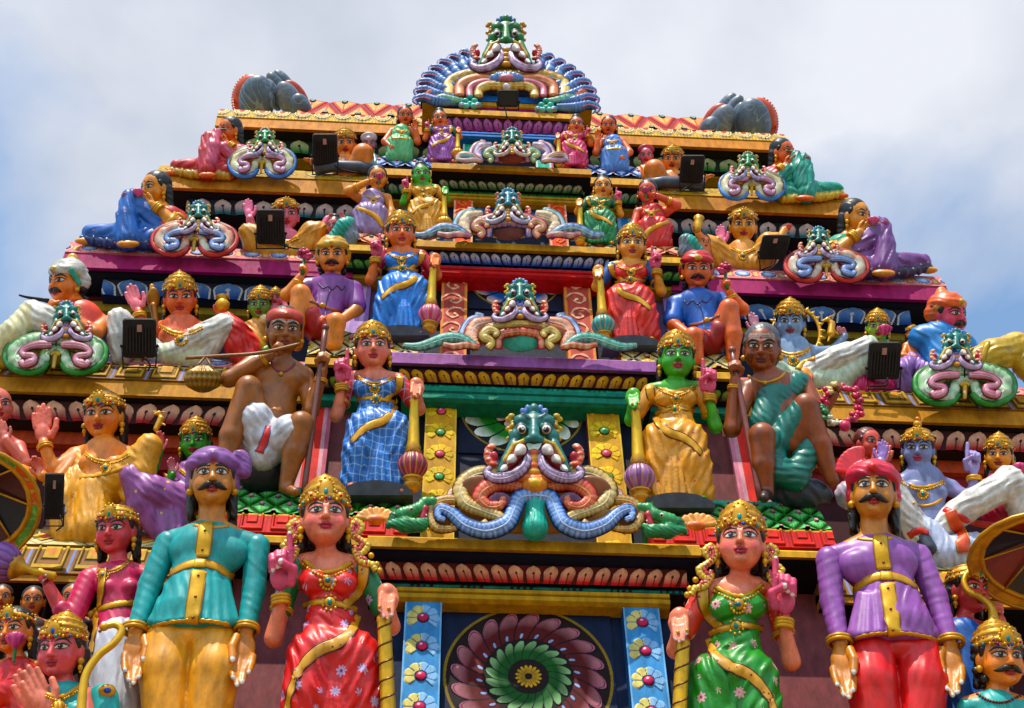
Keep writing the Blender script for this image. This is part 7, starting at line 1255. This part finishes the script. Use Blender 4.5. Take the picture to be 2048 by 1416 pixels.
side_woman('woman statue in a dotted blue skirt seated on the left end of the magenta ledge', (310, 378, 310, 378, 1, 1), 11.75, (270, 488), '#e8a03c', '#c02a28', '#2a64b0', '#16306a', 'dots:9:#d88a7a:#e8b8a0', flower=('#d0608a', 'pink flower held to the mouth of the blue-skirted woman'))
side_woman('woman statue in a spotted plum skirt seated on the right end of the magenta ledge', (310, 378, 1712, 434, 1.02, -1), 11.75, (1752, 546), '#e8a03c', '#4a9a7a', '#7a4a86', '#3a2648', 'dots:9:#d8d0b0:#e8e0c0', flower=('#d86a8a', 'pink lotus bud held by the woman in the plum skirt'))
side_woman('woman statue wrapped in a rose shawl over a red skirt, upper left ledge end', (310, 378, 458, 262, .80, 1), 12.15, (430, 350), '#ec7f38', '#c84a5a', '#b81a20', '#c8a03a', 'paint', shawl='#d0627a')
side_woman('woman statue in a flowing green sari, upper right ledge end', (310, 378, 1566, 306, .82, -1), 12.15, (1606, 396), '#ea7a3a', '#d0566a', '#1f9a86', '#d8b84a', 'dots:11:#d8d890:#e8e8c0', shawl='#1f8f7e')
# ------------------------------------------------------------------ standing attendants outside the small ladies
def attendant(label, tm, y, base, skin, cloth, mat='paint', pose='lotus', yaw=0, border=GOLD, hair='back', cn=''):
    f = Fig('attendant_statue', label, 'statue', base[0], base[1], y, 13, tm, 'attendant statues beside the small ladies')
    h = f.head((758, 358, 16), 19, skin, yaw, 8, 0, neck=(752, 388, 6, 10), eyeshadow='#a8402a', mark=('dot', '#a02018'), hairk=hair, lips='#a82430'); s = 'sari'
    f.c('body', [(750, 396, 3), (746, 430, 3)], [12, 16], skin); f.c('body', [(724, 398, 0), (750, 394, 3), (776, 398, 0)], [9, 13, 9], skin); f.c(s, [(748, 402, 5), (744, 420, 4)], [24, 21], cloth, .85, (1.1, 9, 55)); f.e(s, (738, 403, 15), (12, 10, 10), cloth); f.e(s, (760, 404, 15), (12, 10, 10), cloth); f.e(s, (742, 432, 4), (36, 26, 22), cloth, fold=(1.4, 10, 60)); f.c(s, [(736, 432, 8), (730, 462, 4)], [27, 22], cloth, fold=(1.6, 10, 15, .4)); f.c(s, [(754, 432, 7), (756, 464, 2)], [26, 22], cloth, fold=(1.6, 10, -12, .4)); f.c(s, [(722, 464, 4), (766, 466, 0)], [12, 11], cloth, fold=(1.6, 8, 0))
    if pose == 'lotus': f.arm((722, 399, 2), (700, 384, 18), (738, 366, 34), skin, (9.5, 9, 6.5)); f.hand((738, 367, 34), (760, 358, 38), 'fist', skin, 1, 1)
    else: f.arm((722, 399, 2), (706, 424, 10), (722, 436, 22), skin, (9, 8.5, 6)); f.hand((721, 436, 22), (738, 446, 26), 'fist', skin, 1, 1)
    if pose == 'raise': f.arm((778, 400, 0), (790, 425, 10), (786, 395, 24), skin, (9, 8.5, 6.5)); f.hand((786, 394, 24), (785, 368, 28), 'cup', skin, -1, 1)
    else: f.arm((778, 400, 0), (786, 428, 2), (780, 452, 12), skin, (9, 8.5, 6.5)); f.hand((780, 452, 12), (774, 474, 14), 'down', skin, 1, 1)
    f.build({s: mat}, vox=max(1.1, 1.5*f.k)); f.earrings(h, 'ball'); f.ring('bangle', (716, 377, 26), (726, 372, 30), 8.5, 2) if pose == 'lotus' else None; f.ring('bangle', (782, 446, 9), (780, 452, 12), 8.5, 2) if pose != 'raise' else None
    if pose == 'lotus': f.ribbon('sash', [(716, 418), (735, 424), (756, 436), (770, 456)], [4, 5, 6, 6], border, .3, .5)
    else: f.ribbon('sash', [(724, 416), (745, 414), (768, 418)], 2.6, border, .4, .5)
    f.necklace([(734, 391), (750, 398), (766, 392)], (750, 403), 1.8)
    if pose == 'lotus': lotus_bud(f, (762, 360, 46), 12, '#a8204a', 'dark pink lotus bud at the lips of the attendant in '+cn)
    return f
attendant('attendant statue in a lavender sari with a gold sash holding a lotus', (745, 466, 742, 464, 1, 1), 11.62, (742, 468), '#ee9a30', '#a890bc', pose='lotus', yaw=6, cn='lavender')
attendant('attendant statue in a red and coral sari holding a lotus', (745, 466, 1308, 492, 1, -1), 11.62, (1308, 496), '#e8705a', '#d8442c', 'dots:14:#e8a050:#e8c080', 'lotus', 4, cn='red')
attendant('small attendant statue in a pale green gown left of the violet lady', (745, 466, 800, 316, .78, 1), 11.98, (800, 318), '#ec7a4a', '#7ac08a', pose='raise', yaw=4)
attendant('small attendant statue in a striped blue gown right of the pink lady', (745, 466, 1228, 338, .80, -1), 11.98, (1228, 340), '#ec7a4a', '#6a92d8', pose='raise', yaw=4)
# ------------------------------------------------------------------ turbaned men at the ends of the third tier
def end_men():
    sk = '#ec8a2c'; f = Fig('seated_man_statue', 'turbaned moustached man statue at the far left holding a dark blade', 'statue', 120, 720, 11.3, 12)
    h = f.head((132, 566, 26), 33, sk, -48, 8, 0, neck=(160, 620, 8, 19), male=True, eyeshadow='#a83a2a', mark=('v', '#e8e0d8'), hairk='curly'); f.c('body', [(120, 640, 6), (162, 632, 2), (208, 648, -4)], [18, 24, 18], sk); f.c('body', [(160, 645, 4), (150, 700, 4)], [48, 46], '#e05a34', .8)
    f.arm((208, 650, 0), (188, 668, 26), (120, 622, 44), sk, (18, 16, 11)); f.hand((124, 624, 44), (84, 598, 50), 'fist', sk, 1, 1); d = 'dhoti'; f.c(d, [(140, 700, 12), (90, 640, 38), (64, 622, 44)], [36, 32, 22], '#e6e2da', fold=(2.2, 14, 60)); f.c(d, [(62, 624, 44), (30, 668, 38), (-10, 700, 26)], [23, 30, 30], '#e8e0b8', fold=(2.2, 14, 40)); f.c(d, [(130, 708, 12), (60, 712, 20), (0, 716, 16)], [26, 26, 24], '#c8b060', fold=(2, 13, 20))
    f.turban(h, '#c8c4bc', '#c8a84a', None, 1, .95); f.parts['turban'].ell(h['q'](0, -.55, 1.55), h['R']*np.array((.4, .35, .4)), h['M'], C('#c8a03c')); f.build(); f.moustache(h, .85); f.earrings(h, 'ball'); f.ribbon('turban_band', [(140, 538), (150, 552), (160, 570)], 6, '#3fa890', .3, 1, mat='paint'); f.ring('bangle', (140, 636, 40), (126, 626, 44), 14, 3)
    t = f.thing('knife', 'dark curved blade held up by the turbaned man at the far left', 'knife'); mb = MB(); mb.tube([f.P(*p) for p in spline([(98, 602, 58), (75, 598, 58), (52, 594, 56), (38, 590, 54)], 3)], [5 if i < 3 else 4.5-i*.12 for i in range(len(spline([(98, 602, 58), (75, 598, 58), (52, 594, 56), (38, 590, 54)], 3)))], '#2a2422', 8, f.fr.W, .3); mb.build('blade', 'wall', t, f.fr.m)
    sk = '#d4526a'; f = Fig('seated_man_statue', 'orange-turbaned pink-faced man statue at the far right with a golden leg cloth', 'statue', 1930, 770, 11.3, 12)
    h = f.head((1898, 632, 26), 33, sk, 50, 8, 0, neck=(1880, 676, 8, 19), male=True, eyeshadow='#a83a4a', hairk='curly'); f.c('body', [(1850, 690, -2), (1885, 684, 2), (1930, 695, 6)], [17, 22, 17], sk); f.c('shirt', [(1846, 678, 2), (1880, 676, 8), (1926, 690, 12)], [30, 36, 26], '#3f86c8', fold=(1.6, 15, 70)); f.c('shirt', [(1880, 690, 4), (1900, 750, 4)], [44, 46], '#3f86c8', .8, (1.6, 15, 50)); f.arm((1930, 694, 12), (1960, 712, 26), (1990, 690, 38), sk, (16, 14, 10)); f.c('shirt', [(1930, 694, 12), (1956, 708, 24)], [21, 18], '#3f86c8')
    f.hand((1990, 690, 38), (2020, 672, 42), 'down', sk, 1, 1); f.c('dhoti', [(1930, 745, 14), (1990, 712, 40), (2032, 690, 46)], [40, 36, 26], '#d0b060', fold=(2.6, 14, -70)); f.c('dhoti', [(2034, 692, 46), (2056, 730, 38), (2080, 756, 26)], [27, 30, 28], '#d0b060', fold=(2.4, 14, -30)); f.c('dhoti', [(1920, 755, 14), (2000, 768, 20)], [28, 28], '#b89440', fold=(2, 13, 20))
    f.turban(h, '#e0701c', '#d8a838', None, 1, .95); f.parts['turban'].ell(h['q'](0, -.6, 1.5), h['R']*np.array((.38, .35, .42)), h['M'], C('#d8842a')); f.build(); f.moustache(h, .85); f.earrings(h, 'ball'); f.ribbon('hem_trim', [(1976, 684), (1968, 706), (1966, 740)], 6, '#b8962c', .4, 1)
end_men()
# ------------------------------------------------------------------ crowded figures at the two bottom corners
def corners():
    def bust(label, hd, R, sk, yaw, cloth, sh, crown='kirita', body=None, male=False, mark=('dot', '#a02018'), eye='#a8402a', y=10.2, hairk='long', mat='paint', d=30, build=True, bl=None):
        u, v = hd; f = Fig('bust_statue' if body is None else 'attendant_statue', label, 'statue', u, 1600, y, 10); h = f.head((u, v, d), R, sk, yaw, 8, 0, neck=(u-yaw*.25, v+R*1.55, d*.4, R*.46), male=male, eyeshadow=eye, mark=mark, hairk=hairk, lips='#b02a38', blush=bl)
        x, yv = u-yaw*.3, v+R*1.95; f.c('body', [(x-R*1.2, yv+R*.1, 0), (x, yv-R*.1, 4), (x+R*1.2, yv+R*.1, 0)], [R*.45, R*.62, R*.45], sk); f.c('clothing', [(x-R*1.22, yv+R*.2, 0), (x, yv+R*.2, 4), (x+R*1.22, yv+R*.2, 0)], [R*.5, R*.66, R*.5], cloth, fold=(.9, R*.4, 60)); f.c('clothing', [(x, yv+R*.5, 6), (x-2, yv+R*1.9, 4), (x-6, yv+R*3.6, 4), (x-8, 1600, 0)], [R*1.18, R*.98, R*1.3, R*1.35], cloth, .75, (1.6, R*.42, 30))
        for s_ in (-1, 1): f.e('clothing', (x+s_*R*.5, yv+R*.75, R*.65), (R*.5, R*.45, R*.45), cloth)
        return f, h, x, yv
    f, h, x, yv = bust('woman statue in a magenta dress with gold belt and crown, raising a violet mace', (232, 1062), 42, '#dc5a5c', -24, '#c8205e', None, body=1, mark=('v', '#a01828'), y=10.15, bl='#d84a5a')
    f.arm((178, 1160, 4), (138, 1250, 20), (98, 1175, 50), '#dc5a5c', (21, 19, 13)); f.c('clothing', [(178, 1160, 4), (140, 1246, 20), (122, 1218, 34)], [26, 24, 19], '#c8205e', fold=(1, 15, 60)); f.hand((96, 1172, 52), (76, 1132, 60), 'fist', '#dc5a5c', 1, 1, nails='#f0e8e4'); f.c('underskirt', [(238, 1290, 4), (225, 1420, 4)], [60, 66], '#dcdce4', fold=(2.4, 18, 8)); f.build(vox=2.9); f.crown(h, 'tiara', tilt=12, jew=('#2f9a90', '#c8506a', '#6a5ab0')); f.earrings(h)
    f.ribbon('placket', [(206, 1140), (202, 1180), (198, 1216)], 12, GOLD, .25, 1, edge='#7a4a10', rib=(.06, 8)); f.ribbon('placket', [(196, 1228), (188, 1270), (180, 1310)], 12, GOLD, .25, 1, edge='#7a4a10', rib=(.06, 8)); f.ribbon('belt', [(176, 1232), (205, 1216), (236, 1208), (268, 1206)], 8, GOLD, .4, 1, edge='#7a4a10', rib=(.12, 9)); f.necklace([(196, 1136), (212, 1142), (236, 1136), (258, 1120)], (206, 1150), 3.4)
    t = f.thing('mace', 'gold mace with a violet ribbed head raised by the magenta-dressed woman', 'mace', 'golden maces held by the lady statues')
    def fn(k, th): w = (th*12/(2*math.pi)) % 1; g = abs(w-.5)*2; return (1+.06*(1-g*g)-(.05 if g > .85 else 0), '#5a3468' if g > .85 else None)
    f.lathe((-28, 1112, 70), (32, 1134, 70), [(0, 14, '#8a5a9a'), (.15, 32, '#8a5a9a'), (.4, 41, '#9468a4'), (.7, 40, '#8a5a9a'), (.9, 32, '#8a5a9a'), (1, 26, '#7a4a8a')], 72, fn).build('head', 'paint', t, f.fr.m); f.lathe((28, 1132, 70), (112, 1154, 66), [(0, 30, GOLD), (.12, 24, '#b8801c'), (.22, 14, GOLD), (.35, 8, GOLD), (.5, 8, '#e2b63e'), (.62, 11, GOLD), (.7, 8, GOLD), (.95, 10, GOLD), (1, 4, GOLD)], 18).build('shaft', 'gold', t, f.fr.m)
    f, h, x, yv = bust('praying archer statue in turquoise with a tall gold crown, bottom left corner', (122, 1302), 45, '#e0686a', -26, '#1fa8a2', None, body=1, mark=('v', '#a01828'), y=9.75, bl='#dc5060', d=36)
    f.arm((170, 1402, 6), (178, 1460, 24), (110, 1420, 60), '#e07a6a', (26, 22, 15)); f.c('clothing', [(206, 1398, 2), (214, 1450, 6)], [32, 32], '#1fa8a2'); f.hand((96, 1424, 66), (52, 1338, 78), 'open', '#ea8a76', 1, 1); f.hand((76, 1430, 58), (34, 1346, 68), 'open', '#e07a68', 1, 1); f.build(vox=3.0); f.crown(h, 'kirita', tilt=12, jew=('#3a5aa8', '#c8405a', '#2f9a90')); f.earrings(h); f.necklace([(92, 1386), (116, 1394), (142, 1384), (166, 1366)], (118, 1412), 4); f.ring('bangle', (112, 1424, 60), (96, 1424, 66), 20, 5); mb = MB(); p, n = f.on(214, 1382, 3); mb.ball(p, (18, 7, 14), GOLD, 10, 6, f.fr.ax); mb.ball(p+f.fr.W*6, (8, 5, 6), '#3a5ac0', 8, 6, f.fr.ax); mb.build('brooch', 'gold', f.root, f.fr.m)
    t = f.thing('bow', 'golden curved bow held by the praying archer', 'bow'); mb = MB(); P = spline([(160, 1470, 74), (164, 1400, 76), (172, 1350, 76), (196, 1312, 74), (228, 1286, 72), (243, 1262, 70), (232, 1250, 70), (212, 1252, 72)], 3); mb.tube([f.P(*p) for p in P], np.interp(np.linspace(0, 1, len(P)), [0, .3, .8, 1], [12, 9, 8, 7]), '#e0b440', 10, f.fr.W); mb.ball(f.P(208, 1254, 73), (10, 8, 9), GOLD, 8, 6, f.fr.ax); mb.ball(f.P(200, 1262, 76), 4, '#8a5a14'); mb.build('limb', 'gold', t, f.fr.m)
    f, h, x, yv = bust('orange-skinned lady statue with a gold headband and red shawl, far bottom left', (26, 1262), 38, '#ee8a2a', -24, '#d83a34', None, body=1, mark=('v', '#a01828'), y=9.95); f.c('shawl', [(-20, 1400, 20), (40, 1380, 34), (60, 1440, 30)], [30, 30, 34], '#c81c28', fold=(2, 15, 50)); f.build(vox=2.9); f.crown(h, 'band', tilt=18); f.earrings(h)
    mb = MB(); mb.ball(h['q'](-.1, 1.2, -.36), .09*h['R'], '#f0e8e0', 6, 5); mb.build('nose_stud', 'paint', f.root, f.fr.m); lotus_bud(f, (30, 1292, 70), 28, '#b83a80', 'magenta lotus bud held in front of the orange-skinned lady')
    for i, (hd, R, lab) in enumerate((((66, 1202), 24, 'orange-faced onlooker statue in the dark behind the orange-skinned lady'), ((146, 1196), 24, 'dim onlooker statue in the dark behind the magenta arm'), ((4, 1196), 22, 'dim onlooker statue cut by the left edge under the parasol'))):
        f, h, x, yv = bust(lab, hd, R, '#c87a34', -6, '#3a2018', None, y=10.6, hairk='back', d=6); f.build(vox=2.2)
    # right corner
    f, h, x, yv = bust('blue-robed statue with a gold crown blowing a curved horn, bottom right', (1938, 1180), 40, '#d85a58', 42, '#2a62b0', None, body=1, mark=('v', '#e8d8c8'), y=10.2, bl='#d84a5a')
    f.arm((1970, 1262, 10), (2010, 1290, 30), (2000, 1240, 56), '#dc7468', (19, 17, 12)); f.hand((2000, 1238, 56), (1986, 1188, 62), 'fist', '#e07a6c', -1, 1, nails='#f0e8e4'); f.build(vox=2.9); f.crown(h, 'tiara', tilt=12); f.earrings(h)
    t = f.thing('horn', 'golden curved horn at the mouth of the blue-robed statue', 'horn'); mb = MB(); P = spline([(1988, 1242, 74), (1982, 1214, 76), (1960, 1194, 74), (1938, 1184, 72), (1928, 1162, 70), (1940, 1140, 70), (1966, 1132, 72), (1984, 1128, 74)], 3); mb.tube([f.P(*p) for p in P], np.interp(np.linspace(0, 1, len(P)), [0, .2, .7, .9, 1], [11, 8, 6, 9, 5]), '#d8a838', 10, f.fr.W); mb.build('tube', 'gold', t, f.fr.m)
    f, h, x, yv = bust('moustached orange-faced statue in teal with a tall gold crown, bottom right corner', (2000, 1318), 46, '#f0902a', 26, '#1fa8a0', None, body=1, male=True, mark=('v', '#e8c8a0'), y=9.8, hairk='curly', eye='#a84a2a', d=36); f.build(vox=3.0); f.moustache(h, 1.0); f.earrings(h, 'ball'); f.crown(h, 'kirita', tilt=14, jew=('#3f8a8a', '#8a2a6a', '#3a5aa0')); f.beads('necklace', [(1950, 1386), (1980, 1402), (2010, 1404), (2040, 1392)], 3.4, '#5a2018', mat='paint')
    # two carved parasols at the frame's edges
    for lab, c, rx, ry, tilt, pan, inn in (('carved parasol with a green and orange rim seen from below, left edge', (-62, 1008), 122, 100, 0, ('#6aa858', '#e0662a'), ('#0c1428', '#4a1418')), ('carved parasol with a golden rim seen from below, right edge', (2112, 1118), 150, 86, 0, ('#d8a03c', '#c88a2c'), ('#10142c', '#8a2018'))):
        f = Fig('parasol', lab, 'parasol', c[0], c[1], 10.1, 0, None, 'carved parasols at the edges'); n = 24; d0 = 150
        up = np.array((0, 0, 1.0)); rim = lambda r, dz, k: [f.P(c[0]+rx*r*math.cos(2*math.pi*i/n), c[1]+ry*r*math.sin(2*math.pi*i/n), d0-rx*.8*r*math.sin(2*math.pi*i/n))+up*dz for i in range(k)]
        apex = f.P(c[0], c[1], d0)+up*60
        mb = MB(); R1 = rim(1, 0, n)
        for i in range(n): mb.add([R1[i], R1[(i+1) % n], apex], [(0, 1, 2)], C(inn[(i//3) % 2]))
        mb.build('canopy', 'paint', f.root, f.fr.m, smooth=False); mb = MB(); R2, R3 = rim(1.0, 0, n), rim(1.18, -6, n)
        for i in range(n): mb.add([R2[i], R2[(i+1) % n], R3[(i+1) % n], R3[i]], [(0, 1, 2, 3)], C(pan[(i//3) % 2]))
        mb.build('valance', 'scroll:3:#b8d878' if c[0] < 0 else 'paint', f.root, f.fr.m, smooth=False); mb = MB(); mb.tube(rim(1.0, 2, n), 6, GOLD, 8, up, closed=True); mb.build('rim', 'gold', f.root, f.fr.m); mb = MB(); mb.tube(rim(1.18, -6, n), 4, '#c89a2c', 8, up, closed=True); mb.build('rim', 'gold', f.root, f.fr.m)
        mb = MB(); mb.tube([apex, apex+(f.P(c[0], 1600, 60)-f.P(c[0], c[1], 60))], 4, '#8a6a20', 8); mb.build('pole', 'gold', f.root, f.fr.m)
        for i in range(0, n, 3): mb = MB(); mb.tube([apex-up*10, R1[i]-up*3], 2.2, '#d8a83a', 6); mb.build('rib', 'gold', f.root, f.fr.m)
corners()
